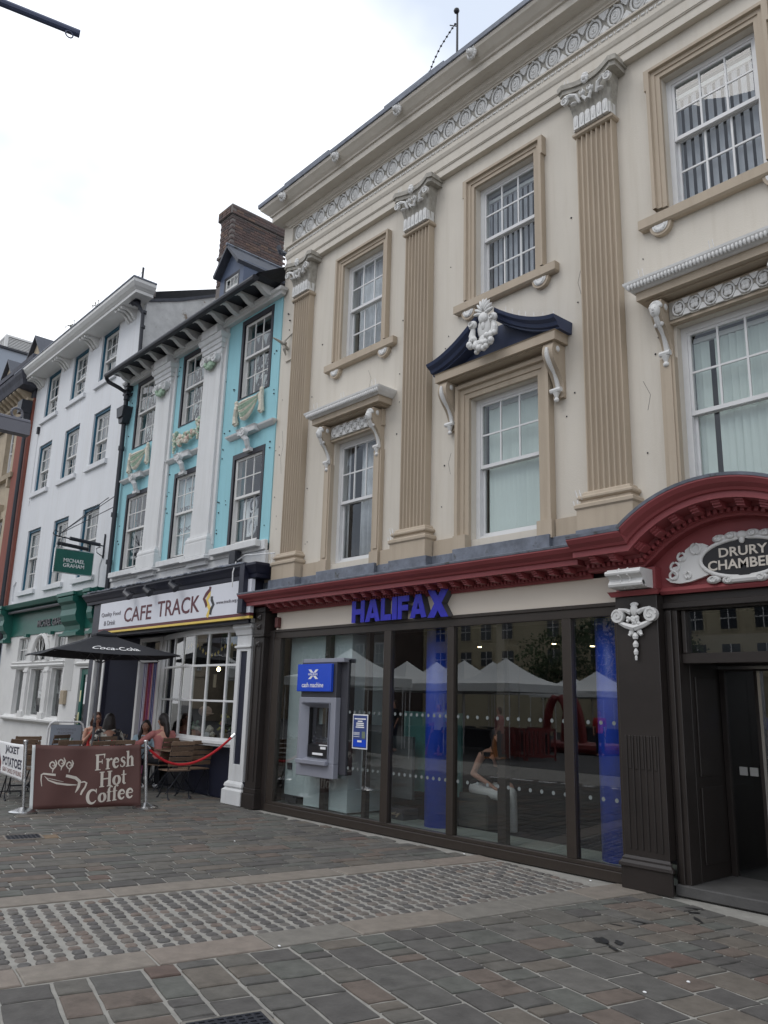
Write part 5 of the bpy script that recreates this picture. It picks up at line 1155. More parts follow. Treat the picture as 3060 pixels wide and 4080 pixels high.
for t0 in range(12):
    t=PI*t0/11
    b.tube([(-21.87,.10,2.50),(-21.87+.5*math.cos(t),.10,2.50+.62*math.sin(t))],.012,4) if t0 in(2,4,5,7,9) else None
pts=[(-21.87+.56*math.cos(PI*k/20),.10,2.50+.66*math.sin(PI*k/20)) for k in range(21)]; b.tube(pts,.06,8); b.tube([(x,y-.04,z) for x,y,z in pts],.03,6)
for s in (-1,1):
    pl=[(-21.87+s*.52,2.5),(-21.87+s*.52,3.14)]+[(-21.87+s*.52*math.sin(a_),2.5+.62*math.cos(a_)) for a_ in [PI/2*k/8 for k in range(9)]]
    b.prism(pl if s<0 else pl[::-1],'y',.14,.18)
b.build('arched_fanlight',m_white,wb)
def grid(x0,x1,z0,z1,nc,nr,y,parent,fm=m_white,g=None):
    b=MB(); t=.03; b.box(x0,x0+t,y-.02,y+.02,z0,z1).box(x1-t,x1,y-.02,y+.02,z0,z1).box(x0+t,x1-t,y-.02,y+.02,z1-t,z1).box(x0+t,x1-t,y-.02,y+.02,z0,z0+t)
    for i in range(1,nc): x=x0+(x1-x0)*i/nc; b.box(x-.014,x+.014,y-.018,y+.018,z0+t,z1-t)
    for j in range(1,nr): z=z0+(z1-z0)*j/nr; b.box(x0+t,x1-t,y-.016,y+.016,z-.014,z+.014)
    o=b.build('window',fm,parent)
    for i in range(nc):
        for j in range(nr): pane(o,x0+(x1-x0)*i/nc+.014,x0+(x1-x0)*(i+1)/nc-.014,z0+(z1-z0)*j/nr+.014,z0+(z1-z0)*(j+1)/nr-.014,y,g)
    return o
grid(-23.7,-22.96,2.50,3.14,3,2,.20,wb); grid(-21.0,-20.3,2.50,3.14,3,2,.20,wb); grid(-22.37,-21.37,2.5,3.12,1,1,.22,wb); grid(-19.15,-18.5,2.45,3.1,3,2,.2,wb)
for a,c in FX: grid(a,c,1.09,2.29,1,1,.24,wb,g=m_shopglass)
b=MB()
for k in range(9): x=-20.12+k*.062; b.box(x,x+.028,.10,.12,1.75,3.1)
b.build('fluted_panel',m_white,wb)
b=MB(); b.box(-19.14,-19.02,.16,.22,.02,2.25).box(-18.60,-18.48,.16,.22,.02,2.25).box(-19.02,-18.60,.16,.22,2.12,2.25).box(-19.02,-18.60,.16,.22,.02,.3); dr=b.build('door',m_green,wb)
pane(dr,-19.02,-18.60,.3,2.12,.19,m_shopglass)
b=MB(); b.box(-18.90,-18.72,.17,.18,1.45,1.95); b.build('door_notice',m_paper,dr)
m_stk=mat('cream_sticker',(.7,.66,.4),.6,.1,20)
for z in (1.5,1.0): b=MB(); b.box(-19.10,-19.04,.15,.158,z,z+.26); b.build('yellow_sticker',m_stk,dr)
b=MB(); b.box(-19.14,-19.10,.10,.16,1.05,1.2); b.ball((-19.1,.1,1.12),.03); b.build('handle',m_steel,dr)
tag(MB().box(-20.02,-19.80,.03,.12,1.42,1.75).build('letter_box',m_stone,None,bevel=.01),'tan wall mounted box on the white fluted panel beside the green door','letter box')
b=MB(); b.box(-25.0,-18.4,3.0,3.1,0,3.2).box(-25.0,-18.4,.33,3.0,3.15,3.2).box(-25.0,-24.9,.33,3.0,0,3.15).box(-18.5,-18.4,.33,3,0,3.15); b.build('shop_interior',m_room,wb)
# property cards in the window
PC=[(-23.35,.6,1.35,1),(-22.2,.6,1.75,0),(-21.75,.55,1.9,1),(-21.95,.6,1.35,1),(-20.75,.6,1.85,1),(-20.45,.55,1.75,1),(-20.7,.65,1.45,1),(-23.1,.7,1.5,1)]
PL=['white framed property card lowest in the left agent window','','upper right tilted property card in the middle agent window','large framed property card low in the middle agent window','upper left property card in the right agent window','upper right property card in the right agent window','lower property card in the right agent window','second property card in the left agent window']
m_photo=mat('property_photo',(.22,.25,.22),.4,.6,12)
for (x,y,z,q),l in zip(PC,PL):
    if not q: continue
    t=thing('property_card',(x,y,z),l,'poster','property cards in the agent window'); b=MB(); T=Matrix.Translation((x,y,z))@Matrix.Rotation(R(14),4,'X')@Matrix.Rotation(R(8),4,'Y'); b.T=T; b.box(-.17,.17,-.01,.0,-.22,.22); b.build('card_frame',m_paper,t)
    b=MB(); b.T=T; b.box(-.12,.12,-.014,-.0105,-.08,.15); b.build('photo',m_photo,t)
tag(MB().box(-22.42,-22.1,.5,.52,1.62,1.85).build('round_notice',mat('lime_notice',(.35,.5,.25),.6,.1,5),None),'pale lime green notice in the middle agent window','notice')
tag(MB().box(-20.85,-20.32,.42,.44,1.12,1.36).build('blue_placard',mat('navy_placard',(.01,.02,.10),.4,.1,5),None),'dark blue placard at the foot of the right agent window','placard')
# notice case between the shops
nb=thing('notice_case',(-17.85,.1,1.2),'tall narrow white framed case full of pinned photographs beside the navy cafe wall','notice case')
b=MB(); b.box(-18.12,-18.04,-.02,.1,.9,2.5).box(-17.66,-17.52,-.02,.1,.9,2.5).box(-18.04,-17.66,-.02,.1,2.42,2.5).box(-18.04,-17.66,-.02,.1,.9,.98); b.build('frame',m_white,nb); b=MB(); b.box(-18.04,-17.66,.06,.1,.98,2.42); b.build('backboard',m_dark,nb)
for k in range(7): x=-17.95+.05*(k%2); z=1.05+k*.19; b=MB(); b.box(x-.06,x+.16,.045+.002*k,.05+.002*k,z,z+.15); b.build('pinned_photo',(m_photo,m_paper,m_curtain)[k%3],nb)
b=MB(); b.box(-18.4,-18.12,.0,.3,0,4.0); b.build('dark_edge_strip',m_dblue,wb)  # plain dark strip along the edge beside the notice case
# hanging sign on iron bracket
hsn=thing('hanging_sign',(-18.9,-.2,5),'square bottle green hanging sign lettered MICHAEL GRAHAM on an ornate iron bracket','sign')
X=-18.95
b=MB(); b.box(X-.02,X+.02,-.86,.04,4.44,4.98); b.build('sign_board',m_green,hsn)
b=MB(); b.box(X-.022,X+.022,-.88,-.86,4.42,5.0).box(X-.022,X+.022,.04,.055,4.42,5.0).box(X-.022,X+.022,-.86,.04,4.42,4.44).box(X-.022,X+.022,-.86,.04,4.98,5.0); b.build('sign_edging',m_steel,hsn)
pl=lambda u,v,w_: Vector((X+.021+w_,u,v))
text('MICHAEL',-.66,-.16,4.69,4.78,pl,m_paper,hsn,bold=.005); text('GRAHAM',-.66,-.16,4.57,4.66,pl,m_paper,hsn,bold=.005)
b=MB(); b.tube([(X,.28,5.20),(X,-.90,5.28)],.016,6); b.tube([(X,.28,5.5),(X,.28,4.9)],.022,6); b.tube([(X,-.9,5.28),(X,-.97,5.33),(X,-.93,5.42),(X,-.86,5.38)],.013,6)
for y in (-.75,-.05): b.tube([(X,y,5.26),(X,y,4.99)],.01,5)
b.tube([(X,.26,4.95),(X,.12,5.02),(X,.10,5.12),(X,.2,5.17)],.012,5)
b.tube([(X,-.82,5.33),(X+.35,.3,6.15)],.01,5); b.tube([(X,-.82,5.33),(X-.1,.3,6.45)],.01,5); b.tube([(X,-.82,5.33),(X+.8,.15,6.35)],.01,5)
b.build('iron_bracket',m_iron,hsn)
for y0,y1,dx,z in ((-.62,.12,.14,5.22),(-.80,-.05,-.14,5.12)): b=MB(); b.tube([(X+dx,y0,z+.02),(X+dx,y1,z-.03)],.045,8); b.build('strip_light',m_iron,hsn)

# small things fixed to the walls: cable runs, clips, old fixings
b=MB(); b.tube([(-24.98,YB-.01,9.6),(-24.99,YB-.015,9.2),(-25.0,YB-.01,7.2)],.008,5); b.tube([(-25.2,YB-.01,4.9),(-25.35,YB-.03,4.75),(-25.3,YB-.02,4.3),(-25.1,YB-.02,4.15)],.02,6); b.tube([(-19.0,YB-.01,4.95),(-19.12,YB-.02,4.7),(-19.1,YB-.01,4.25),(-19.3,YB-.01,4.15)],.012,5); b.build('wall_cable',m_wwall,wb,kind='stuff')
b=MB(); b.box(-24.99,-24.90,YB-.08,YB,9.5,9.72); b.build('wall_clip',m_iron,wb)
b=MB(); random.seed(9)
for k in range(46):
    x=random.choice((-17.72,-16.22,-15.42,-13.96,-13.3,-13.02,-11.62))+random.uniform(-.05,.05); z=random.uniform(4.6,8.8); b.ball((x,YC-.01,z),random.uniform(.010,.018),5,4)
for k in range(30):
    x=random.choice((-11.35,-10.35,-8.3,-7.35,-5.2,-4.2))+random.uniform(-.12,.12); z=random.uniform(3.9,8.6); b.ball((x,.12-.005,z),random.uniform(.007,.013),5,4)
b.build('old_fixings',m_iron,cafe,kind='stuff')
b=MB()
for pts in ([(-9.0,6.75),(-8.93,6.6),(-8.97,6.45),(-8.9,6.3)],[(-7.2,5.0),(-7.25,4.86),(-7.21,4.7)],[(-11.3,6.3),(-11.25,6.0),(-11.3,5.8),(-11.26,5.5)],[(-5.05,6.9),(-5.1,6.72),(-5.06,6.55)],[(-4.3,5.2),(-4.22,5.02),(-4.26,4.85)]): ribbon(b,pts,.005,front(.12),.0015)
b.build('hairline_crack',m_mortar,bank,kind='stuff')

# ================================================================== BROWN AND STONE BUILDING, far left
bb=thing('stone_building',(-29,.3,0),'honey stone and red brick building with sooty bracketed cornice at the left edge','building')
MB().wall(-34,-26.9,0,11.1,.3,.7,[(-28.05,-27.22,8.62,10.34),(-28.05,-27.22,5.2,7.15),(-31.6,-30.6,8.62,10.34),(-31.6,-30.6,5.2,7.15)]).build('wall',m_stone,bb)
b=MB(); b.box(-26.9,-25.71,.22,.7,4.2,10.9); b.build('brick_pier',m_redbrick,bb)
b=MB(); b.box(-34,-25.72,.2,.7,3.7,4.2); b.mould([(0,3.6),(.1,3.62),(.2,3.75),(.22,3.85),(0,3.9)],-33.9,-26.0,.2); b.box(-34,-25.12,.2,.29,0,3.6); b.build('shop_storey',m_stonegrey,bb)
for a,c,z0,z1 in ((-28.05,-27.22,8.62,10.34),(-28.05,-27.22,5.2,7.15)):
    b=MB(); b.box(a-.22,a,.24,.3,z0,z1+.25).box(c,c+.24,.24,.3,z0,z1+.25).box(a,c,.24,.3,z1,z1+.25).box((a+c)/2-.12,(a+c)/2+.12,.16,.3,z1+.02,z1+.5); b.mould([(0,z0-.16),(.14,z0-.15),(.17,z0),(0,z0+.01)],a-.3,c+.3,.3); b.box(c+.05,c+.2,.16,.3,z0-.45,z0-.16); b.build('window_surround',m_stone,bb)
    w_=sash(bb,a,c,z0,z1,.42,2,2,1,z0+(z1-z0)*.5,m_whitew,fw=.07); room(w_,a,c,z0,z1,.72,2)
b=MB(); b.mould([(0,10.42),(.05,10.44),(.08,10.55),(.05,10.6),(.05,10.72),(.18,10.8),(.2,10.86),(0,10.9)],-33.9,-25.9,.24); b.build('string_course',m_stone,bb)
b=MB(); b.mould([(0,11.15),(.45,11.2),(.5,11.35),(.58,11.5),(.6,11.6),(0,11.75)],-33.9,-25.95,.24); b.box(-34,-25.8,.1,.6,11.7,11.85).box(-34,-25.8,.06,.6,12.25,12.42); b.box(-34,-25.75,.24,.7,10.9,11.2); cc=b.build('sooty_cornice',m_dstone,bb)
u=MB(); u.prism([(.24,10.9),(.24,11.2),(-.18,11.2),(-.2,11.14),(-.12,11.08),(-.04,11.05),(.06,10.96),(.14,10.9)],'x',-.08,.08); um=u.mesh('cornice_bracket',m_stone)
for k in range(16): rep('cornice_bracket',um,cc,(-26.1-k*.36,0,0))
u=MB(); u.tube([(0,.3,11.85),(0,.3,11.92),(0,.3,12.05),(0,.3,12.15),(0,.3,12.25)],[.04,.05,.09,.05,.045],8); um=u.mesh('baluster',m_dstone)
for k in range(22):
    if k in (4,5,6,12,13,14): continue
    rep('baluster',um,cc,(-26.0-k*.3,0,0))
for x in (-27.95,-30.35): b=MB(); b.box(x,x+.95,.2,.5,11.85,12.25); b.build('parapet_block',m_dstone,cc)
for x in (-28.6,-31.6): 
    b=MB(); b.prism([(x-.9,12.3),(x+.9,12.3),(x+.9,13.2),(x,14.15),(x-.9,13.2)],'y',1.0,3.0); b.build('dormer',m_stone,bb)
    b=MB(); 
    for s in (-1,1): b.add([(x,.85,14.28),(x+s*1.05,.85,13.16),(x+s*1.05,3.0,13.16),(x,3.0,14.28),(x,.85,14.2),(x+s*1.0,.85,13.08),(x+s*1.0,3.0,13.08),(x,3.0,14.2)],[(0,1,2,3),(4,7,6,5),(0,4,5,1)])
    b.build('dormer_roof',m_slate,bb)
b=MB(); b.box(-34,-25.8,.7,8,0,12.2); b.build('rear_block',m_dstone,bb)
b=MB(); b.tube([(-25.80,.12,10.4),(-25.78,.12,8),(-25.74,.12,4.0),(-25.3,.1,3.7),(-25.2,.05,0)],.06,8); b.prism([(-26.05,10.35),(-25.7,10.35),(-25.65,10.75),(-26.1,10.75)],'y',-.12,.2); b.box(-25.92,-25.72,.0,.2,9.9,10.35); b.build('downpipe',m_iron,bb)
# modern block behind
mo=thing('office_block',(-44,4,0),'pale grey modern block with a louvred rooftop plant screen, far behind the stone building','building')
b=MB(); b.box(-60,-39.6,2.5,20,0,17.95); b.build('block_wall',m_stonegrey,mo); b=MB(); b.box(-60.1,-39.5,2.4,20.1,17.95,18.06); b.build('roof_edge',m_iron,mo)
b=MB(); b.box(-55,-40.15,2.95,10,18.06,18.8); b.build('screen_core',m_greyd,mo); b=MB(); b.box(-55,-39.98,2.84,10,18.80,18.9).box(-40.12,-39.98,2.82,2.96,18.06,18.8); b.build('screen_frame',m_white,mo)
for k in range(9): z=18.10+k*.078; b=MB(); b.box(-55,-40.02,2.86,2.94,z,z+.04); b.box(-40.10,-40.02,2.94,10,z,z+.04); b.build('louvre',m_white,mo)
b=MB(); b.box(-41.5,-40.6,2.2,2.5,16.1,16.75); b.build('roof_unit',m_white,mo)

# ================================================================== BANNER ARMS on a column just outside the frame
bp=thing('banner_column',(-5.9,-6.9,0),'dark blue grey street column with two banner arms reaching in from the left edge','lamp column')
m_col=mat('blue_grey_column_paint',(.045,.06,.12),.45,.1,4)
b=MB(); b.tube([(-4.56,-7.62,0),(-4.56,-7.62,8.2)],[.085,.06],12); b.tube([(-4.56,-7.62,0),(-4.56,-7.62,1.1)],.11,12); b.build('column',m_col,bp)
b=MB(); b.tube([(-4.56,-7.62,5.5),(-4.26,-6.24,5.5)],.023,10); b.tube([(-4.255+.0*k+.022*math.cos(2*PI*k/12)*0,-6.30+.022*math.cos(2*PI*k/12),5.455+.022*math.sin(2*PI*k/12)) for k in range(12)],.004,5,True); b.build('banner_arm',m_col,bp)
b=MB(); b.box(-4.37,-4.31,-7.5,-6.20,3.0,3.065); b.tube([(-4.37,-7.5,3.03),(-4.56,-7.62,3.03)],.03,8); b.tube([(-4.34,-7.5,3.075),(-4.34,-6.2,3.075)],.018,8)
b.tube([(-4.34,-6.27+.028*math.cos(2*PI*k/12),3.115+.028*math.sin(2*PI*k/12)) for k in range(12)],.007,5,True); b.build('banner_arm',mat('arm_paint_lit_tone',(.10,.10,.12),.4,.1,4),bp)  # lower arm: paler grey than the column, its lit look mixed into the colour

# ================================================================== GROUND
b=MB(); b.add([(-300,-300,-.013),(300,-300,-.013),(300,300,-.013),(-300,300,-.013)],[(0,1,2,3)]); gd=b.build('ground',m_joint,None,kind='structure')
b=MB(); b.add([(-120,-120,-.005),(120,-120,-.005),(120,-10.2,-.005),(-120,-12.5,-.005)],[(0,1,2,3)]); b.build('square',m_asphalt,None,kind='structure')
pv=MB().build('pavement',None,None,kind='structure') if False else None
def unit_stone(name,e,rnd,m,dome=0):
    b=MB(); 
    if dome:
        n=10; ring=[]; 
        for k in range(n):
            t=2*PI*k/n; c_,s_=math.cos(t),math.sin(t); q=(abs(c_)**6+abs(s_)**6)**(-1/6)*.5*(1+random.uniform(-.08,.05)); ring.append((c_*q,s_*q))
        vs=[(x,y,-1) for x,y in ring]+[(x*.97,y*.97,-.40) for x,y in ring]+[(x*.78,y*.78,-.08) for x,y in ring]+[(0,0,.0)]
        fs=[(i,(i+1)%n,n+(i+1)%n,n+i) for i in range(n)]+[(n+i,n+(i+1)%n,2*n+(i+1)%n,2*n+i) for i in range(n)]+[(2*n+i,2*n+(i+1)%n,3*n) for i in range(n)]
        b.smooth=False; b.add(vs,fs)
    else:
        c=[(-.5,-.5),(0,-.5),(.5,-.5),(.5,0),(.5,.5),(0,.5),(-.5,.5),(-.5,0)]; c=[(x+random.uniform(-rnd,rnd),y+random.uniform(-rnd,rnd)) for x,y in c]
        n=8; vs=[(x,y,-1) for x,y in c]+[(x,y,-.30+random.uniform(-.05,.05)) for x,y in c]+[(x*(1-2*e),y*(1-2*e),random.uniform(-.12,.04)) for x,y in c]
        fs=[(i,(i+1)%n,n+(i+1)%n,n+i) for i in range(n)]+[(n+i,n+(i+1)%n,2*n+(i+1)%n,2*n+i) for i in range(n)]+[tuple(2*n+i for i in range(n))]; b.add(vs,fs)
    return b.mesh(name,m)
def island(m,name):
    k=m.copy(); k.name=name; n=k.node_tree
    for q in list(n.nodes):
        if q.type=='OBJECT_INFO':
            g=n.nodes.new('ShaderNodeNewGeometry'); tos=[l.to_socket for l in n.links if l.from_node==q]
            for t in tos: n.links.new(g.outputs['Random Per Island'],t)
    return k
m_paving_i=island(m_paving,'sandstone_paver_far'); m_sett_i=island(m_sett,'granite_sett_far')
camp=Vector((0,-7.5,1.665)); Minv=M4.inverted(); FX_=3199.26
def inview(x,y,mar=120):
    q=Minv@Vector((x,y,0)); 
    if q.z>-.3: return None
    px=1530+FX_*q.x/-q.z; py=2040-FX_*q.y/-q.z
    return (-mar<px<3060+mar and -mar<py<4080+mar)
def lay(stones,parent,nm,nm2,meshes,mi,h_=.022,lim=300):
    """stones: (x,y,len,wid,rot,dz). the ones that show largest become parts, the rest one joined part"""
    sc=[]
    for s_ in stones:
        d=(Vector((s_[0],s_[1],0))-camp).length; v=inview(s_[0],s_[1]); sc.append((0 if v else 1,-s_[2]*s_[3]/d**3,s_))
    sc.sort(key=lambda q:(q[0],q[1]))
    for i,(_,_,s_) in enumerate(sc[:lim]): rep(nm,meshes[i%len(meshes)],parent,(s_[0],s_[1],s_[5]),rz=s_[4],sc=(s_[2],s_[3],h_))
    mb=MB()
    for i,(_,_,s_) in enumerate(sc[lim:]):
        me=meshes[i%len(meshes)]; T=Matrix.Translation((s_[0],s_[1],s_[5]))@Matrix.Rotation(s_[4],4,'Z')@Matrix.Diagonal((s_[2],s_[3],h_,1))
        mb.add([T@v.co for v in me.vertices],[tuple(p.vertices) for p in me.polygons])
    if sc[lim:]: mb.build(nm2,mi,parent,kind='stuff')
random.seed(21)
slab=[unit_stone('paving_stone',.025,.018,m_paving) for _ in range(10)]
settm=[unit_stone('sett',.1,.05,m_sett,dome=1) for _ in range(8)]
AV=math.atan2(.985,.17)         # direction of the kerb bands
def kx_far_out(y): return -6.56+.19*y
def kx_far_in(y): return -6.23+.19*y
def kx_near_in(y): return -4.77+.152*y
def kx_near_out(y): return -4.36+.165*y
# near paving: courses running away from the kerb band at right angles
P=[]; du=Vector((.972,-.235)); dv=Vector((.235,.972)); A0=Vector((-4.4,0.0)); v=-9.0
while v<2.2:
    wd=random.choice((.21,.24,.27,.30,.33)); vv=v+wd/2; u=(-4.335-A0.x-.235*vv+.1604*vv)/1.0108
    while u<6.2:
        L=random.choice((.14,.18,.22,.26,.31,.38,.24)) if wd<.30 else random.choice((.2,.26,.34,.44))
        jn=.027
        c=A0+du*(u+L/2)+dv*vv
        if c.y+wd/2<-.10+max(0,min(.0,c.x)) and -10.4<c.y and not (c.x>-4.05 and c.y>-.20 and c.x<-2.6) :
            P.append((c.x,c.y,L-jn,wd-jn,math.atan2(du.y,du.x),random.uniform(-.003,.003)))
        u+=L
    v+=wd
lay(P,gd,'paving_stone','paving_stones',slab,m_paving_i)
# far paving: courses parallel to the kerb band, shallow staggered stones
P=[]; dv=Vector((.185,.983)); du=Vector((.983,-.185)); A0=Vector((-6.58,0)); u=0.0
while u<28:
    wd=random.choice((.15,.18,.20,.23,.25)); v=-9.5-(.0)+random.uniform(0,.4)
    while v<8.5:
        L=random.choice((.2,.26,.31,.36,.42,.5)); c=A0-du*(u+wd/2)+dv*(v+L/2); jn=.021
        top=-.16 if c.x>-11.4 else (-.1 if c.x>-12.1 else (.20+max(0,min(.5,(-13.8-c.x)*.3)) if c.x>-17.5 else .1))
        if c.y-L/2<top-.1 and c.y+L/2>top: L2_=top-(c.y-L/2); c=Vector((c.x,c.y-(L-L2_)/2)); Lk=L2_
        else: Lk=L
        if c.y+Lk/2<top+.005 and c.y>-10.2 : P.append((c.x,c.y,wd-jn,Lk-jn,math.atan2(du.y,du.x),random.uniform(-.003,.003)))
        v+=L
    u+=wd
lay(P,gd,'paving_stone','paving_stones',slab,m_paving_i)
# setts between the bands
P=[]; y=-8.6; row=0
while y<-.12:
    xa=kx_far_in(y)+.05; xb=kx_near_in(y)-.05; n=int((xb-xa)/.104)
    for k in range(n):
        x=xa+(k+.5)*(xb-xa)/n; yy=y-.19*(x-xa)
        wj=math.sin(x*3.1+y*2.3)*.004
        if yy<-.07: P.append((x+random.uniform(-.005,.005),yy+random.uniform(-.006,.006)+wj,.093+random.uniform(-.009,.004),.090+random.uniform(-.011,.004),-.19+random.uniform(-.05,.05),random.uniform(-.006,.002)))
    y+=.116
lay(P,gd,'sett','setts',settm,m_sett_i,h_=.02)
# long pale kerb stones edging the setts
kb=[unit_stone('kerb_stone',.012,.004,m_kerb) for _ in range(4)]
for f0,f1 in ((kx_far_out,kx_far_in),(kx_near_in,kx_near_out)):
    y=-9.2
    while y<-.05:
        L=random.choice((.8,.95,1.1,.7)); L=min(L,-.05-y) if y+L>-.05 else L
        if L<.15: break
        ym=y+L/2; xa,xb=f0(ym),f1(ym); rep('kerb_stone',kb[int(-y*7)%4],gd,((xa+xb)/2,ym,0),rz=-math.atan(.17),sc=(xb-xa-.012,L*1.0-.006,.024)); y+=L
# drain covers
def grate(cx,cy,w_,l_,rz,label,n):
    t=thing('drain_cover',(cx,cy,0),label,'drain cover','drain covers in the paving',rz=rz)
    b=MB(); e=.022; b.box(-w_/2,w_/2,-l_/2,-l_/2+e,-.03,.011).box(-w_/2,w_/2,l_/2-e,l_/2,-.03,.011).box(-w_/2,-w_/2+e,-l_/2+e,l_/2-e,-.03,.011).box(w_/2-e,w_/2,-l_/2+e,l_/2-e,-.03,.011)
    o=bpy.data.objects.new('frame',b.mesh('frame',m_kerb)); C.objects.link(o); o.parent=t
    b=MB(); W=w_-2*e-.01; L=l_-2*e-.01; nx=max(6,int(W/.045)); 
    for i in range(nx+1): x=-W/2+W*i/nx; b.box(x-.011,x+.011,-L/2,L/2,.0055,.010)
    for j in range(9): y=-L/2+L*j/8; b.box(-W/2,W/2,y-.009,y+.009,.0055,.0095)
    o=bpy.data.objects.new('iron_grid',b.mesh('iron_grid',m_iron)); C.objects.link(o); o.parent=t
    b=MB(); b.box(-W/2,W/2,-L/2,L/2,.0045,.005); o=bpy.data.objects.new('sump',b.mesh('sump',m_black)); C.objects.link(o); o.parent=t  # thin black sheet over the stones, painting the shade of the pit below
grate(-3.92,-4.93,.42,.46,-.24+0.0,'cast iron drain grating set in the near pavers at the bottom edge',1)
grate(-10.35,-3.84,.35,.42,-.19,'cast iron drain grating in the far pavers below the banner',1)
m_stain=mat('tar_stain',(.018,.018,.018),.6,.4,20)
random.seed(5)
def stain(pts,m,lab):
    b=MB()
    for (x0,y0),(x1,y1),wd in pts:
        n=12; c=[]; L=math.hypot(x1-x0,y1-y0); a_=math.atan2(y1-y0,x1-x0)
        for k in range(n):
            t=2*PI*k/n; r_=1+random.uniform(-.3,.3); u_=math.cos(t)*L/2*r_; v_=math.sin(t)*wd/2*r_
            c.append(((x0+x1)/2+u_*math.cos(a_)-v_*math.sin(a_),(y0+y1)/2+u_*math.sin(a_)+v_*math.cos(a_)))
        b.prism(c,'z',.0035,.0045)
    tag(b.build('ground_stain',m,None,kind='stuff'),lab)
stain([((-3.78,-1.86),(-3.66,-1.97),.09),((-3.62,-1.98),(-3.48,-2.05),.03),((-3.64,-1.82),(-3.56,-1.9),.06),((-3.9,-1.22),(-3.76,-1.19),.035),((-3.95,-1.45),(-3.82,-1.42),.02),((-3.66,-.66),(-3.5,-.8),.04),((-3.85,-.42),(-3.72,-.36),.03),((-3.75,-.55),(-3.66,-.50),.05)],m_stain,'black tar marks on the pavers before the entrance step')
for i,(x,y) in enumerate(((-6.68,-.16),(-4.98,-.17),(-2.92,-2.67),(-2.85,-2.27),(-5.0,-3.9),(-8.8,-1.9))):
    b=MB(); b.ball((x,y,.004),(.014,.009,.006),7,5); tag(b.build('litter',m_paper,None),['scrap of litter below the third bank window','white scrap of litter at the foot of the bank window by the pier','pale fallen scrap on the pavers low right','white scrap on the joint nearest the tar marks, low right','white fleck on the near kerb band','tiny white fleck on the far pavers before the cash machine'][i],'litter')

# ================================================================== STREET FURNITURE OUTSIDE THE CAFE
def stanchion(x,y,lab):
    t=thing('barrier_post',(x,y,0),lab,'barrier post','steel barrier posts')
    b=MB(); b.tube([(x,y,0),(x,y,.02),(x,y,.035),(x,y,.08)],[.19,.19,.16,.03],28); b.build('base_plate',m_steel,t)
    lx,ly=x-.052,y-.058; b=MB(); b.tube([(x,y,.05),(lx,ly,.97)],.026,14); b.tube([(lx,ly,.93),(lx,ly,.985),(lx,ly,1.0)],[.034,.034,.026],14); b.build('post',m_steel,t)
    b=MB(); b.tube([(x-.023,y-.026,.42),(x-.025,y-.028,.46)],.034,12); b.build('clip',m_steel,t)
PLx,PLy,PRx,PRy,P3x,P3y=-12.42,-3.16,-12.07,-1.46,-14.80,-2.97
stanchion(PLx,PLy,'brushed steel barrier post between the JACKET POTATOES and Fresh Hot Coffee banners')
stanchion(PRx,PRy,'brushed steel barrier post carrying the red rope, right of the coffee banner')
stanchion(P3x,P3y,'brushed steel barrier post at the far end of the JACKET POTATOES banner')
def cloth(A,B,z0,z1,wave):
    A=Vector((*A,0)); B=Vector((*B,0)); d=(B-A); L=d.length; d.normalize(); n=Vector((d.y,-d.x,0))   # n faces the camera
    def pl(u,v,w_):
        q=u/L; s_=wave*math.sin(q*7+v*2)*(.4+.6*(1-(v-z0)/(z1-z0)))+wave*.5*math.sin(q*15-v*4)
        return A+d*u+n*(w_+s_)+Vector((-.052*v,-.058*v,v-.02*math.sin(PI*q)*(v-z0)/(z1-z0)))
    return pl,L
def cloth_obj(name,pl,L,z0,z1,m,parent,u0=0,u1=None,w_=0,nu=40,nv=14):
    u1=L if u1 is None else u1; b=MB(); b.smooth=True; vs=[pl(u0+(u1-u0)*i/nu,z0+(z1-z0)*j/nv,w_) for i in range(nu+1) for j in range(nv+1)]
    b.add(vs,[(i*(nv+1)+j,(i+1)*(nv+1)+j,(i+1)*(nv+1)+j+1,i*(nv+1)+j+1) for i in range(nu) for j in range(nv)]); o=b.build(name,m,parent); s_=o.modifiers.new('s','SOLIDIFY'); s_.thickness=.002; s_.offset=1; return o
cb=thing('cafe_banner',(-12.2,-2.3,0),'brown banner printed Fresh Hot Coffee with a steaming cup, between two steel posts','banner')
BA=(PLx+.0,PLy+.09); BB=(PRx-.0,PRy-.08)
pl,L=cloth(BA,BB,.04,.935,.022)
cloth_obj('banner_cloth',pl,L,.04,.935,m_brown,cb)
cloth_obj('pale_hem',pl,L,.045,.93,m_canvas,cb,u0=0,u1=.045,w_=.004,nu=3)
UV=lambda x,y:((x-235)/820*L, .935-(y-490)/475*.895)
def lt(s_,x0,x1,y0,y1,dy=0):
    b=MB(); a=UV(x0,y1); c=UV(x1,y0); place=lambda u,v,w_: pl(u,v+dy*(u-a[0]),w_+.003)
    serif(b,s_,a[0],c[0],a[1],c[1],place); b.build('printed_word',m_cocoaprint,cb)
lt('Fresh',700,1000,560,684,.10); lt('Hot',735,945,695,815,.10); lt('Coffee',640,1000,832,948,.13)
b=MB(); pp=lambda u,v,w_: pl(u,v,w_+.003)
for dx,dy in ((0,0),(62,-18),(122,0)):
    ribbon(b,[UV(x+dx,y+dy) for x,y in ((385,640),(392,648),(402,640),(398,622),(384,615),(370,625),(366,645),(378,662),(392,668))],[.006,.012,.016,.02,.022,.02,.018,.015,.02],pp,.001)
    ribbon(b,[UV(x+dx,y+dy) for x,y in ((405,600),(415,625),(408,650),(390,672),(386,697))],[.012,.022,.024,.02,.005],pp,.001,.0005)
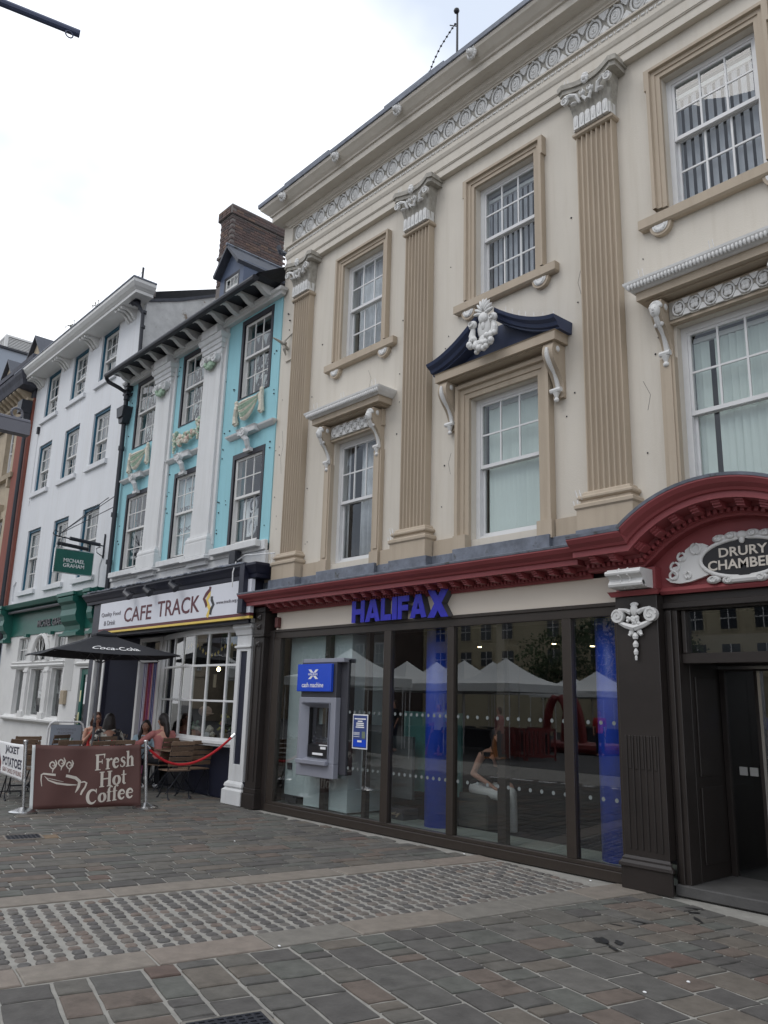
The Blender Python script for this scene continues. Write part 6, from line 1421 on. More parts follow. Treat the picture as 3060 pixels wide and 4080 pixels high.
cup=[((315,797),(308,750),(310,712),(325,704),(400,712),(500,722),(560,738),(590,765),(585,800),(575,825),(560,850)),((332,722),(360,752),(420,775),(500,788),(570,792)),((345,735),(400,748),(470,765)),((590,775),(625,768),(642,778),(632,810),(612,840),(600,868))]
for k,c in enumerate(cup):
    n=len(c); ribbon(b,[UV(x,y) for x,y in c],[[.008,.014,.02,.024,.03,.04,.045,.045,.04,.03,.008],[.006,.016,.026,.026,.01],[.004,.01,.004],[.014,.02,.026,.024,.03,.022]][k],pp,.001,.0007*k)
b.build('printed_cup',m_cocoaprint,cb)
jb=thing('potato_banner',(-13.2,-3.05,0),'white banner lettered JACKET POTATOES hung from steel posts at the left edge','banner')
pl2,L2=cloth((P3x,P3y),(PLx-.05,PLy+.0),.42,.93,.012)
cloth_obj('banner_cloth',pl2,L2,.42,.93,m_paper,jb)
m_navyp=mat('navy_print',(.015,.015,.04),.6,.1,9); m_food=mat('red_food_print',(.18,.03,.02),.6,.6,30,dirt=(.5,.3,.12),dscale=20)
p2=lambda u,v,w_: pl2(u,v,w_+.003)
text('JACKET',L2-1.15,L2-.26,.745,.885,p2,m_navyp,jb,bold=.03,depth=.001); text('POTATOES',L2-1.30,L2-.08,.57,.71,p2,m_navyp,jb,bold=.03,depth=.001); text('GREAT CHOICE OF FILLINGS',L2-1.30,L2-.05,.475,.54,p2,m_food,jb,depth=.001)
b=MB(); pts=[(.0,.44),(L2-1.42,.44),(L2-1.38,.6),(L2-1.5,.8),(L2-1.75,.92),(0,.92)]; n=len(pts); b.add([p2(u,v,.001) for u,v in pts],[tuple(range(n))]); b.build('food_print',m_food,jb)
rp_=MB(); A_=Vector((PRx-.05,PRy-.055,.92)); B_=Vector((-11.80,-.12,1.10)); pts=[]
for i in range(25):
    t=i/24; q=A_.lerp(B_,t); q.z-=.42*(1-(2*t-1)**2)*(1.0-.25*t); pts.append(q)
rt=thing('rope_barrier',(-12,-1,0),'red velvet rope sagging from the steel post to the white cafe pilaster','rope')
rp_.tube(pts,.020,10); rp_.build('rope',m_rope,rt); b=MB(); b.tube([pts[-2],pts[-1],B_+Vector((.0,.03,.01))],[.026,.024,.01],10); b.build('end_hook',m_steel,rt); b=MB(); b.tube([pts[0],pts[1]],.024,10); b.build('end_hook',m_steel,rt)

# folding slatted chair (seat faces local -y)
def make_chair():
    t=thing('folding_chair',(0,0,0),'','chair','slatted folding chairs outside the cafe')
    hw=.19
    for s in (-1,1):
        b=MB(); b.tube([(s*hw,-.20,.0),(s*hw,-.17,.03),(s*hw,.16,.45),(s*hw,.20,.60)] if False else [(s*hw,.24,0),(s*hw,.20,.03),(s*hw,.13,.45),(s*hw,.23,.94)],.011,6); b.tube([(s*hw,.27,.0),(s*hw,.22,.02)],.016,6); b.build('back_leg',m_iron,t)
        b=MB(); b.tube([(s*(hw-.03),-.26,.0),(s*(hw-.03),-.22,.02),(s*(hw-.03),.12,.46)],.011,6); b.tube([(s*(hw-.03),-.28,.0),(s*(hw-.03),-.23,.015)],.016,6); b.build('front_leg',m_iron,t)
    b=MB(); b.tube([(-hw,.185,.12),(hw,.185,.12)],.008,5); b.tube([(-hw,-.17,.10),(hw,-.17,.10)],.008,5); b.build('stretcher',m_iron,t)
    for k in range(6): o=inst('seat_slat',m_wood,t,(0,-.19+k*.068,.455),(.40,.052,.016))
    for k in range(5): z=.56+k*.086; o=inst('back_slat',m_wood,t,(0,.145+(z-.45)*.21,z),(.42,.016,.064),rx=R(-12))
    return t
chair0=make_chair()
CH=[(-13.02,-.50,-92,'nearest slatted folding chair right of the coffee banner, under the sag of the rope'),
(-13.22,-.02,-88,'slatted folding chair by the bow window, nearest the white pilaster'),
(-14.12,-.18,-78,'folding chair under the woman with the ponytail'),
(-15.55,-.55,-12,'folding chair under the woman in the black and white top'),
(-16.45,-.45,-85+180,'folding chair under the woman in the red top'),
(-15.12,.12,10+0,'folding chair under the dark haired girl facing the street'),
(-15.45,-1.75,-60,'dark folding chair whose slatted back stands highest, before the white board sign'),
(-15.0,-2.35,-100,'dark folding chair second from the left behind the steel post'),
(-14.15,-2.72,-95,'folding chair directly behind the JACKET POTATOES banner'),
(-13.60,-2.25,-80,'folding chair just behind the left end of the coffee banner'),
(-13.35,-1.80,-80,'folding chair behind the middle of the coffee banner, tan top slat showing'),
(-13.55,-1.35,-85,'folding chair behind the right half of the coffee banner'),
(-14.35,-1.0,100,'empty folding chair between the two occupied tables')]
first=True
for x,y,rz,lb in CH:
    c=chair0 if first else copy_tree(chair0); first=False
    c.location=(x,y,0); c.rotation_euler=(0,0,R(rz)); c['label']=lb
def make_table():
    t=thing('cafe_table',(0,0,0),'','table','slatted tables outside the cafe')
    for k in range(8): inst('top_slat',m_wood,t,(0,-.27+k*.077,.725),(.62,.066,.02))
    for s in (-1,1):
        b=MB(); b.tube([(s*.24,-.28,0),(s*.22,.26,.70)],.011,6); b.build('leg',m_iron,t); b=MB(); b.tube([(s*.21,.28,0),(s*.21,-.26,.70)],.011,6); b.build('leg',m_iron,t)
    b=MB(); b.tube([(-.23,-.2,.1),(.23,-.2,.1)],.008,5); b.tube([(-.21,.2,.1),(.21,.2,.1)],.008,5); b.build('stretcher',m_iron,t)
    return t
tb0=make_table()
for i,(x,y,rz,lb) in enumerate([(-14.80,-.55,5,'slatted cafe table with white cup and red beaker before the ponytailed woman'),(-16.0,-.15,20,'slatted table between the woman in red and the woman in the patterned top'),(-13.85,.0-.05,0,'slatted table behind the two empty chairs under the bow window'),(-14.6,-2.1,8,'slatted table behind the left hand posts')]):
    t=tb0 if i==0 else copy_tree(tb0); t.location=(x,y,0); t.rotation_euler=(0,0,R(rz)); t['label']=lb
# crockery
b=MB(); b.tube([(-14.62,-.62,.737),(-14.62,-.62,.745),(-14.62,-.62,.752)],[.05,.09,.10],18); sc=thing('cup_and_saucer',(-14.62,-.62,.735),'white bowl shaped cup on its saucer on the ponytailed woman\'s table','cup'); b.build('saucer',m_paper,sc)
b=MB(); b.tube([(-14.62,-.62,.75),(-14.62,-.62,.77),(-14.62,-.62,.815)],[.035,.055,.065],16); b.build('cup',m_paper,sc)
t2=thing('cup_and_saucer',(-14.80,-.45,.735),'second white cup, left of the bowl shaped one on the same table','cup'); b=MB(); b.tube([(-14.80,-.45,.737),(-14.80,-.45,.745)],[.05,.08],16); b.build('saucer',m_paper,t2); b=MB(); b.tube([(-14.80,-.45,.745),(-14.80,-.45,.81)],[.03,.045],14); b.build('cup',m_paper,t2)
b=MB(); b.tube([(-14.95,-.78,.736),(-14.95,-.78,.85)],[.032,.042],14); tag(b.build('beaker',m_rope,None),'red beaker on the table to the left of the white cups','beaker')
# white framed pavement sign
ab=thing('pavement_sign',(-17.6,-.75,0),'white tubular framed board reading WEDDING ROOMS behind the woman in red','sign')
b=MB(); 
A2=Vector((-17.75,-.98,0)); B2=Vector((-17.55,-.30,0)); dd=(B2-A2); LL=dd.length; dd.normalize(); n2=Vector((dd.y,-dd.x,0))
def ps(u,v,w_=0): return A2+dd*u+n2*w_+Vector((0,0,v))
b.tube([ps(0,0),ps(0,.95),ps(.03,1.04),ps(.10,1.09),ps(LL-.10,1.09),ps(LL-.03,1.04),ps(LL,.95),ps(LL,0)],.020,8); b.build('tube_frame',m_whitew,ab)
b=MB(); b.add([ps(.05,.2,.0),ps(LL-.05,.2,.0),ps(LL-.05,1.03,.0),ps(.05,1.03,.0),ps(.05,.2,-.01),ps(LL-.05,.2,-.01),ps(LL-.05,1.03,-.01),ps(.05,1.03,-.01)],[(0,1,2,3),(7,6,5,4),(0,4,5,1),(2,6,7,3),(1,5,6,2),(3,7,4,0)]); b.build('board',m_stonegrey,ab)
text('WEDDING',.16,LL-.16,.91,.955,lambda u,v,w_:ps(u,v,w_+.001),m_greyprint,ab,depth=.001); text('ROOMS',.2,LL-.2,.84,.885,lambda u,v,w_:ps(u,v,w_+.001),m_greyprint,ab,depth=.001)
b=MB(); c=(LL/2); 
for w0,w1,m_ in ((.17,.012,mat('sage_board_print',(.14,.22,.20),.6,.05,4)),):
    b.mat(m_); b.add([ps(c-.17,.76,.003),ps(c+.17,.76,.003),ps(c+.09,.62,.003),ps(c,.57,.003),ps(c-.09,.62,.003)],[(0,4,3,2,1)])
b.build('board_emblem',None,ab)
b=MB(); ribbon(b,[(c-.11,.76),(c-.09,.66),(c,.60),(c+.09,.66),(c+.11,.76)],.02,lambda u,v,w_:ps(u,v,w_+.004),.001); b.build('emblem_outline',m_paper,ab)

# umbrella
um=thing('parasol',(-15.15,-1.1,0),'square black parasol with white cola lettering over the cafe tables','parasol')
cn_=[(-14.156,-2.357,2.415),(-13.886,-.102,2.425),(-16.14,.168,2.40),(-16.41,-2.087,2.395)]; ax_,ay_,az_=-15.16,-1.09,2.835
b=MB(); b.smooth=False; N=8
for k in range(4):
    p=Vector(cn_[k]); q=Vector(cn_[(k+1)%4]); a=Vector((ax_,ay_,az_)); vs=[];
    for i in range(N+1):
        for j in range(N+1):
            e=p.lerp(q,j/N); r_=i/N; m_=e.lerp(a,1-r_)if False else a.lerp(e,r_); sag=.05*r_*math.sin(PI*j/N)+.035*math.sin(PI*r_)*(1 if True else 0); vs.append((m_.x,m_.y,m_.z-sag*.8 ))
    b.add(vs,[(i*(N+1)+j,(i+1)*(N+1)+j,(i+1)*(N+1)+j+1,i*(N+1)+j+1) for i in range(N) for j in range(N)])
o=b.build('canopy',m_ubrolly,um); s_=o.modifiers.new('s','SOLIDIFY'); s_.thickness=.004
b=MB(); 
for k in range(4): p=Vector(cn_[k])*1; q=Vector(cn_[(k+1)%4]); a=Vector((ax_,ay_,az_)); p2_=a.lerp(p,.17); q2=a.lerp(q,.17); b.add([p2_+Vector((0,0,.03)),q2+Vector((0,0,.03)),a+Vector((0,0,.05))],[(0,1,2)]); b.add([p2_+Vector((0,0,.03)),q2+Vector((0,0,.03)),q2+Vector((0,0,-.005)),p2_+Vector((0,0,-.005))],[(0,1,2,3)])
b.build('vent_cap',m_ubrolly,um)
for k in range(4):
    b=MB(); p=Vector(cn_[k])-Vector((0,0,.03)); b.tube([Vector((ax_,ay_,az_-.08)),p],.009,6); b.build('rib',m_greyd,um)
    b=MB(); b.tube([Vector((ax_,ay_,2.25)),Vector((ax_,ay_,az_-.05)).lerp(p,.5)],.008,6); b.build('strut',m_greyd,um)
    p=Vector(cn_[k]); q=Vector(cn_[(k+1)%4]); md=p.lerp(q,.5); md.z-=.07; b=MB(); b.tube([Vector((ax_,ay_,az_-.08)),md],.008,6); b.build('rib',m_greyd,um)
m_pole=mat('grey_parasol_pole',(.12,.12,.13),.4,.05,4,metal=.4)
b=MB(); b.tube([(-15.13,-1.1,.0),(-15.16,-1.09,2.80)],.024,12); b.build('pole',m_pole,um); b=MB(); b.tube([(-15.13,-1.1,1.08),(-15.13,-1.1,1.16)],.034,10); b.build('crank',m_iron,um)
b=MB(); b.box(-15.38,-14.88,-1.35,-.85,.0,.07); b.tube([(-15.13,-1.1,.07),(-15.13,-1.1,.4)],.04,12); b.build('base',m_greyd,um,bevel=.015)
a=Vector((ax_,ay_,az_)); p=Vector(cn_[0]); q=Vector(cn_[1]); nn=(p-a).cross(q-a).normalized(); nn=nn if nn.z>0 else -nn
def up_(u,v,w_):   # u along the front edge, v from edge towards apex
    e=p.lerp(q,u); f_=1-v; m_=a.lerp(e,f_); sag=.05*f_*math.sin(PI*u)+.035*math.sin(PI*f_); return Vector((m_.x,m_.y,m_.z-sag*.8))+nn*(w_+.010)
me=text('Coca-Cola',.25,.75,.20,.37,up_,m_paper,um,bold=.01,depth=.001,shear=.35,name='printed_lettering')

# ================================================================== PEOPLE
def limb(b,a,c,ra,rb,n=10):
    a=Vector(a); c=Vector(c); b.tube([a,a.lerp(c,.33),a.lerp(c,.66),c],[ra,ra*.72+rb*.28+.004,ra*.34+rb*.66+.002,rb],n); b.ball(a,ra,10,8); b.ball(c,rb,10,8)
def fuse(mb,name,m,parent,T,vox,smooth=6):
    mb.v=[tuple(T@Vector(v)) for v in mb.v]; o=mb.build(name,m,parent); r=o.modifiers.new('r','REMESH'); r.mode='VOXEL'; r.voxel_size=vox; r.use_smooth_shade=True
    s_=o.modifiers.new('s','SMOOTH'); s_.iterations=smooth; s_.factor=.5; return o
def hand(b,w_,d,side,curl=.6):
    """palm and five curled fingers; d = direction of the forearm"""
    w_=Vector(w_); d=Vector(d).normalized(); up0=Vector((0,0,1)); s_=d.cross(up0).normalized(); n=s_.cross(d).normalized()
    b.ball(w_+d*.045,(.036,.042,.020) if abs(d.y)>.5 else (.04,.036,.022),10,8)
    for k in range(4):
        o=w_+d*.075+s_*(-.028+.019*k); L=(.066,.075,.070,.055)[k]; 
        b.tube([o-d*.03,o,o+d*L*.5-n*L*.15*curl,o+d*L*.8-n*L*.5*curl],[.011,.0105,.0095,.008],6)
    th=w_+d*.02+s_*(-.034*side); b.tube([th,th+d*.03-s_*.022*side-n*.01,th+d*.055-s_*.018*side-n*.03],[.013,.011,.009],6)
def person(label,x,y,ang,skin,top,hairm,topkind,legs,elb,wri,lean=.0,head=(0,0),hairstyle='long',seat=.45,glasses=False,mat_legs=None,leg_l=None,sc=1.0):
    """seated figure, local +y is where the body faces, ang = world heading of that"""
    t=thing('person',(x,y,0),label,'person')
    T=Matrix.Translation((x,y,0))@Matrix.Rotation(ang-PI/2,4,'Z')@Matrix.Diagonal((sc,sc,sc,1)); z=seat+.09
    sh=lambda u,v,w_: Vector((u,v+(w_-z)*lean,w_))
    b=MB(); b.smooth=True
    b.ball(sh(0,-.01,z+.02),(.165,.125,.12),12,10); b.tube([sh(0,0,z),sh(0,0,z+.16),sh(0,.01,z+.34),sh(0,0,z+.46)],[.14,.12,.135,.10],14)
    b.ball(sh(0,0,z+.36),(.155,.105,.15),12,10); b.ball(sh(0,0,z+.46),(.165,.07,.055),12,8)
    for s in (-1,1): b.ball(sh(s*.07,.075,z+.33),(.06,.05,.06),10,8)
    nk=sh(0,0,z+.48); hd=sh(0,.03,z+.665); hy,hp_=head; HR=Matrix.Rotation(hy,3,'Z')@Matrix.Rotation(-hp_,3,'X')
    b.tube([nk,hd-Vector((0,.01,.06))],[.052,.048],12); b.ball(hd,(.075,.092,.105),14,12,rot=HR)
    H=lambda v: hd+HR@Vector(v)
    b.ball(H((0,.035,-.055)),(.050,.05,.05),12,10,rot=HR); b.ball(H((0,.096,-.012)),(.013,.018,.022),8,6,rot=HR); b.ball(H((0,.085,.02)),(.05,.012,.012),8,6,rot=HR)
    for s in (-1,1): b.ball(H((s*.076,0,-.01)),(.010,.02,.03),8,6,rot=HR); b.ball(H((s*.04,.075,-.03)),(.022,.016,.018),8,6,rot=HR)
    for s,e,w_ in ((-1,elb[0],wri[0]),(1,elb[1],wri[1])):
        S_=sh(s*.175,0,z+.43); limb(b,S_,e,.048,.037); limb(b,e,w_,.036,.024); hand(b,w_,Vector(w_)-Vector(e),s)
    kn=leg_l or [(-.11,.42,z-.02),(.11,.42,z-.02)]; ak=[(k[0],k[1]+.02,.09) for k in kn]
    for s,k,a in ((-1,kn[0],ak[0]),(1,kn[1],ak[1])):
        limb(b,(s*.09,.0,z),k,.085,.056); limb(b,k,a,.055,.036); b.ball((a[0],a[1]+.06,.045),(.042,.115,.04),10,8)
    fuse(b,'body',skin,t,T,.0095)
    # clothing
    b=MB(); b.smooth=True; q=.012
    b.ball(sh(0,-.01,z+.03),(.165+q,.125+q,.12),12,10); b.tube([sh(0,0,z+.0),sh(0,0,z+.16),sh(0,.01,z+.34)],[.14+q,.12+q,.135+q],14); b.ball(sh(0,0,z+.34),(.155+q,.105+q,.13),12,10)
    for s in (-1,1): b.ball(sh(s*.07,.078,z+.33),(.06+q,.05+q,.06+q),10,8)
    if topkind!='bare':
        b.ball(sh(0,0,z+.445),(.165+q,.07+q,.055+q),12,8)
        for s,e,w_ in ((-1,elb[0],wri[0]),(1,elb[1],wri[1])):
            S_=sh(s*.175,0,z+.43); e=Vector(e); w_=Vector(w_)
            if topkind=='long': limb(b,S_,e,.048+q,.04+q); limb(b,e,e.lerp(w_,.9),.04+q,.028+q)
            elif topkind=='half': limb(b,S_,S_.lerp(e,.8),.055+q,.055+q)
            else: b.ball(S_,.05,8,6)
    fuse(b,'top',top,t,T,.012)
    if mat_legs:
        b=MB(); b.smooth=True; b.ball((0,-.01,z-.02),(.165+q,.13+q,.10),12,10)
        for s,k,a in ((-1,kn[0],ak[0]),(1,kn[1],ak[1])): limb(b,(s*.09,.0,z),k,.085+q,.062+q); limb(b,k,(a[0],a[1],.13),.062+q,.055+q)
        fuse(b,'trousers',mat_legs,t,T,.013)
        b=MB(); b.smooth=True
        for a in ak: b.ball((a[0],a[1]+.06,.04),(.05,.13,.045),10,8)
        fuse(b,'shoes',m_paper,t,T,.013)
    # hair
    b=MB(); b.smooth=True
    b.ball(H((0,-.022,.030)),(.092,.098,.100),14,10,rot=HR); b.ball(H((0,-.05,-.02)),(.085,.07,.10),12,10,rot=HR)
    if hairstyle in('long','front'):
        for k in range(11):
            a=PI*(1.0+k/10) ; px=.078*math.cos(a); py=.075*math.sin(a)
            y2=-.03 if hairstyle=='long' else (.07 if abs(px)>.055 else -.05)
            b.tube([H((px,py-.01,.02)),H((px*1.12,py-.02,-.09)),H((px*1.35,py*.8+y2*.5,-.20)),H((px*1.2,py*.6+y2,-.33))],[.03,.036,.04,.018],8)
    if hairstyle=='tail':
        b.tube([H((0,-.09,.03)),H((.0,-.12,-.05)),H((.015,-.14,-.20)),H((.02,-.13,-.36)),H((.02,-.12,-.46))],[.04,.05,.055,.045,.02],10)
    if hairstyle=='messy':
        for k in range(7): a=PI*(1.1+.8*k/6); b.tube([H((.07*math.cos(a),.07*math.sin(a),.0)),H((.085*math.cos(a),-.08,-.10)),H((.05*math.cos(a),-.14,-.2-.02*k%3))],[.032,.034,.012],8)
    fuse(b,'hair',hairm,t,T,.011,4)
    b=MB()
    for s in (-1,1): b.ball(H((s*.030,.082,.005)),(.012,.008,.007),8,6,rot=HR)
    b.T=T; b.v=[tuple(T@Vector(v)) for v in b.v]; b.T=None; b.build('eyes',m_black,t)
    b=MB(); b.ball(H((0,.089,-.055)),(.020,.008,.008),8,6,rot=HR); b.v=[tuple(T@Vector(v)) for v in b.v]; b.build('mouth',m_lips,t)
    if glasses:
        b=MB()
        for s in (-1,1): b.tube([H((s*.034+.027*math.cos(a),.104,.006+.021*math.sin(a))) for a in [2*PI*k/14 for k in range(14)]],.0035,5,True); b.tube([H((s*.062,.1,.01)),H((s*.078,.0,.01))],.003,5)
        b.tube([H((-.008,.108,.008)),H((.008,.108,.008))],.003,5); b.v=[tuple(T@Vector(v)) for v in b.v]; b.build('glasses',m_black,t)
    return t
m_lips=mat('lips',(.32,.08,.07),.4,.05,20)
m_topred=mat('bright_red_fabric',(.62,.035,.035),.8,.1,20); m_toppink=mat('dusty_pink_knit',(.40,.15,.14),.9,.12,20,.2,90); m_topblue=mat('pale_blue_fabric',(.42,.55,.62),.85,.1,20)
m_denim=mat('dark_denim',(.02,.025,.045),.9,.2,40); m_topblack=mat('black_fabric',(.015,.015,.018),.9,.2,30); m_trw=mat('white_trouser_fabric',(.66,.65,.62),.85,.06,20)
m_pat=mat('black_and_cream_pattern',(.62,.59,.52),.85,.05,9,dirt=(.02,.018,.022),dscale=7.0,dthr=.455)
person('woman in a bright red sleeveless top and glasses behind the parasol pole',-16.45,-.52,R(-12),m_skin,m_topred,m_hair2,'bare',None,((-.24,.06,.74),(.22,.10,.72)),((-.16,.30,.78),(.10,.34,.98)),lean=.12,head=(.05,.05),hairstyle='messy',glasses=True,mat_legs=m_denim)
person('woman seen from behind in a black and cream patterned top with long dark hair',-15.45,-.66,R(168),m_skin2,m_pat,m_hair,'half',None,((-.30,.02,.74),(.30,.06,.74)),((-.18,.28,.76),(.16,.30,.78)),lean=.06,head=(.15,.0),hairstyle='long',mat_legs=m_topblack)
person('dark haired girl in a pale blue top facing the street before the striped curtain',-15.25,-.0,R(-30),m_skin2,m_topblue,m_hair,'half',None,((-.23,.08,.68),(.23,.08,.68)),((-.10,.28,.76),(.12,.28,.76)),lean=.05,head=(-.15,.05),hairstyle='front',mat_legs=m_denim,seat=.40,sc=.95)
person('woman in a dusty pink long sleeved top with a dark ponytail, arm on the table',-14.12,-.20,R(172),m_skin,m_toppink,m_hair,'long',None,((-.36,.18,.80),(.26,.05,.76)),((-.40,.46,.77),(.16,.28,.77)),lean=.10,head=(.25,.0),hairstyle='tail',mat_legs=m_topblack,sc=1.03)
person('woman in a black top and white trousers sitting behind the bank glass',-7.42,.98,R(-5),m_skin,m_topblack,m_hair,'vest',None,((-.22,.10,.82),(.24,.10,.80)),((-.16,.34,.70),(.14,.36,.66)),lean=.45,head=(0,-.5),hairstyle='messy',seat=.52,mat_legs=m_trw,leg_l=[(-.09,.46,.58),(.09,.50,.56)])

# ================================================================== MARKET SQUARE BEHIND THE CAMERA (mirrored in the shop glass)
def tent(x,y,lab,s_=1.5,rz=0.2,zp=3.35,ze=2.42):
    t=thing('market_tent',(x,y,0),lab,'tent','white market tents on the square')
    T=Matrix.Translation((x,y,0))@Matrix.Rotation(rz,4,'Z'); b=MB(); b.T=T; n=6; c=[(-s_,-s_),(s_,-s_),(s_,s_),(-s_,s_)]
    for k in range(4):
        p=Vector((*c[k],ze)); q=Vector((*c[(k+1)%4],ze)); a=Vector((0,0,zp)); vs=[]
        for i in range(n+1):
            for j in range(n+1): e=p.lerp(q,j/n); r_=i/n; m_=a.lerp(e,r_); m_.z-=.16*math.sin(PI*r_)+(.0); vs.append(m_)
        b.add(vs,[(i*(n+1)+j,(i+1)*(n+1)+j,(i+1)*(n+1)+j+1,i*(n+1)+j+1) for i in range(n) for j in range(n)])
        b.add([p,q,q-Vector((0,0,.27)),p-Vector((0,0,.27))],[(0,1,2,3)])
    b.build('canopy',m_canvas,t)
    for k in range(4): b=MB(); b.T=T; b.tube([(c[k][0]*.97,c[k][1]*.97,0),(c[k][0]*.97,c[k][1]*.97,2.4)],.02,6); b.build('leg',m_whitew,t)
    b=MB(); b.T=T; b.box(-s_*.8,s_*.8,-.9,-.4,.75,.8); b.box(-s_*.8,s_*.8,-.92,-.9,.1,.75); b.build('stall_counter',m_greyd,t)
tent(-20.4,-9.2,'white peaked market tent nearest the cash machine reflection',1.6)
for x,y,l in ((-24.0,-15.5,'first'),(-21.3,-15.7,'middle'),(-18.9,-15.3,'last')): tent(x,y,l+' white tent of the front row of three on the square',1.5,.05)
for x,y,l in ((-25.3,-18.6,'left'),(-22.6,-18.9,'right')): tent(x,y,l+' hand white tent of the back row on the square',1.5,.05,3.5)
for x,y,l in ((-24.2,-27.0,'left'),(-21.2,-25.0,'right')): tent(x,y,l+' hand one of two distant white tents on the square',1.6,.1)
# slatted red plastic barriers, orange trestles
m_redp=mat('red_barrier_plastic',(.20,.02,.018),.5,.1,5); m_orange=mat('orange_plastic',(.6,.2,.03),.5,.1,5)
u=MB(); u.box(-.5,.5,-.02,.02,.92,1.0).box(-.5,.5,-.02,.02,.10,.18).box(-.5,-.44,-.02,.02,0,1.0).box(.44,.5,-.02,.02,0,1.0)
for k in range(5): u.box(-.34+.14*k,-.28+.14*k,-.015,.015,.18,.92)
um_=u.mesh('barrier_panel',m_redp)
for i,(x,y,rz) in enumerate(((-18.0,-14.2,.3),(-17.2,-13.7,.3),(-16.5,-14.1,-1.0),(-17.6,-15.2,.4))):
    o=bpy.data.objects.new('plastic_barrier',um_); C.objects.link(o); o.location=(x,y,0); o.rotation_euler=(0,0,rz); tag(o,['left red slatted plastic barrier mirrored behind the seated woman','middle red slatted plastic barrier mirrored in the widest bank pane','right red plastic barrier standing end on in the reflection','rear red plastic barrier in the reflection'][i],'barrier','red plastic barriers')
b=MB(); b.tube([(-20.0,-12.6,0),(-19.7,-12.6,1.0),(-19.4,-12.6,0)],.04,6); b.tube([(-20.0,-13.2,0),(-19.7,-13.2,1.0),(-19.4,-13.2,0)],.04,6); b.box(-19.76,-19.64,-13.3,-12.5,.96,1.04); tag(b.build('orange_trestle',m_orange,None),'orange A shaped trestle on the square','trestle')
b=MB(); b.tube([(-17.9,-13.5,0),(-17.9,-13.5,.75)],[.2,.04],10); b.box(-18.15,-17.65,-13.75,-13.25,0,.04); tag(b.build('traffic_cone',m_orange,None),'orange traffic cone among the red barriers','cone')
b=MB(); 
for y in (-19.0,-20.2): b.tube([(-19.4+.6*math.cos(PI*k/14),y,.2+1.9*math.sin(PI*k/14)) for k in range(15)],.16,8)
b.tube([(-20.6,-19.0,.2),(-17.2,-18.8,.2)],.2,8); b.tube([(-20.6,-20.2,.2),(-17.2,-20.2,.2)],.2,8); b.tube([(-17.2,-18.8,.2),(-17.2,-20.2,.2)],.2,8)
tag(b.build('inflatable_ride',m_redp,None),'red inflatable play ring with an arch on the square','inflatable')
b=MB(); b.add([(-13.4,-7.9,-.0005),(-9.6,-8.45,-.0005),(-9.6,-8.60,-.0005),(-13.4,-8.05,-.0005)],[(0,1,2,3)]); b.build('painted_line',m_paper,gd)
# shoppers standing by the stalls: small, one continuous body each
def stander(x,y,c,l,h_=1.68,st=0):
    t=thing('person',(x,y,0),l,'person'); b=MB(); b.smooth=True; k=h_/1.68; T=Matrix.Translation((x,y,0))@Matrix.Rotation(st,4,'Z')@Matrix.Diagonal((k,k,k,1))
    for s in (-1,1):
        limb(b,(s*.09,0,.88),(s*.1,.02,.48),.085,.058,8); limb(b,(s*.1,.02,.48),(s*.1,-.02,.08),.055,.038,8); b.ball((s*.1,.05,.045),(.045,.12,.045))
        limb(b,(s*.18,0,1.36),(s*.23,-.02,1.08),.048,.038,8); limb(b,(s*.23,-.02,1.08),(s*.22,.08,.86),.036,.026,8); hand(b,(s*.22,.08,.86),(0,.1,-.3),s)
    b.tube([(0,0,.86),(0,0,1.08),(0,0,1.28),(0,0,1.40)],[.15,.125,.16,.10],12); b.tube([(0,0,1.38),(0,.01,1.5)],[.055,.05],10); b.ball((0,.02,1.58),(.075,.092,.105),12,10); b.ball((0,.115,1.57),(.013,.016,.02),6,5)
    fuse(b,'body',m_skin,t,T,.016)
    b=MB(); b.smooth=True; b.tube([(0,0,.84),(0,0,1.08),(0,0,1.28),(0,0,1.42)],[.165,.14,.175,.11],12)
    for s in (-1,1): limb(b,(s*.18,0,1.36),(s*.22,-.02,1.12),.062,.052,8)
    fuse(b,'top',c,t,T,.02); b=MB(); b.smooth=True
    for s in (-1,1): limb(b,(s*.09,0,.88),(s*.1,.02,.48),.098,.07,8); limb(b,(s*.1,.02,.48),(s*.1,-.02,.12),.07,.055,8)
    fuse(b,'trousers',m_denim,t,T,.02); b=MB(); b.smooth=True; b.ball((0,-.012,1.61),(.088,.095,.10)); b.ball((0,-.05,1.55),(.08,.06,.1)); fuse(b,'hair',m_hair2,t,T,.016)
for x,y,c,l,h_ in ((-18.6,-12.2,m_topblue,'distant shopper in a pale blue shirt before the tents, seen in the reflection',1.72),(-19.4,-12.6,m_trw,'distant shopper in a white shirt beside the one in pale blue',1.66),(-17.3,-13.0,m_toppink,'distant shopper in a pink shirt at the right end of the tents',1.62),(-21.8,-12.8,m_topblack,'distant shopper in a black shirt before the middle tent',1.75),(-17.0,-18.6,m_topred,'distant shopper in a red shirt near the inflatable arch',1.6)): stander(x,y,c,l,h_,random.uniform(0,6))
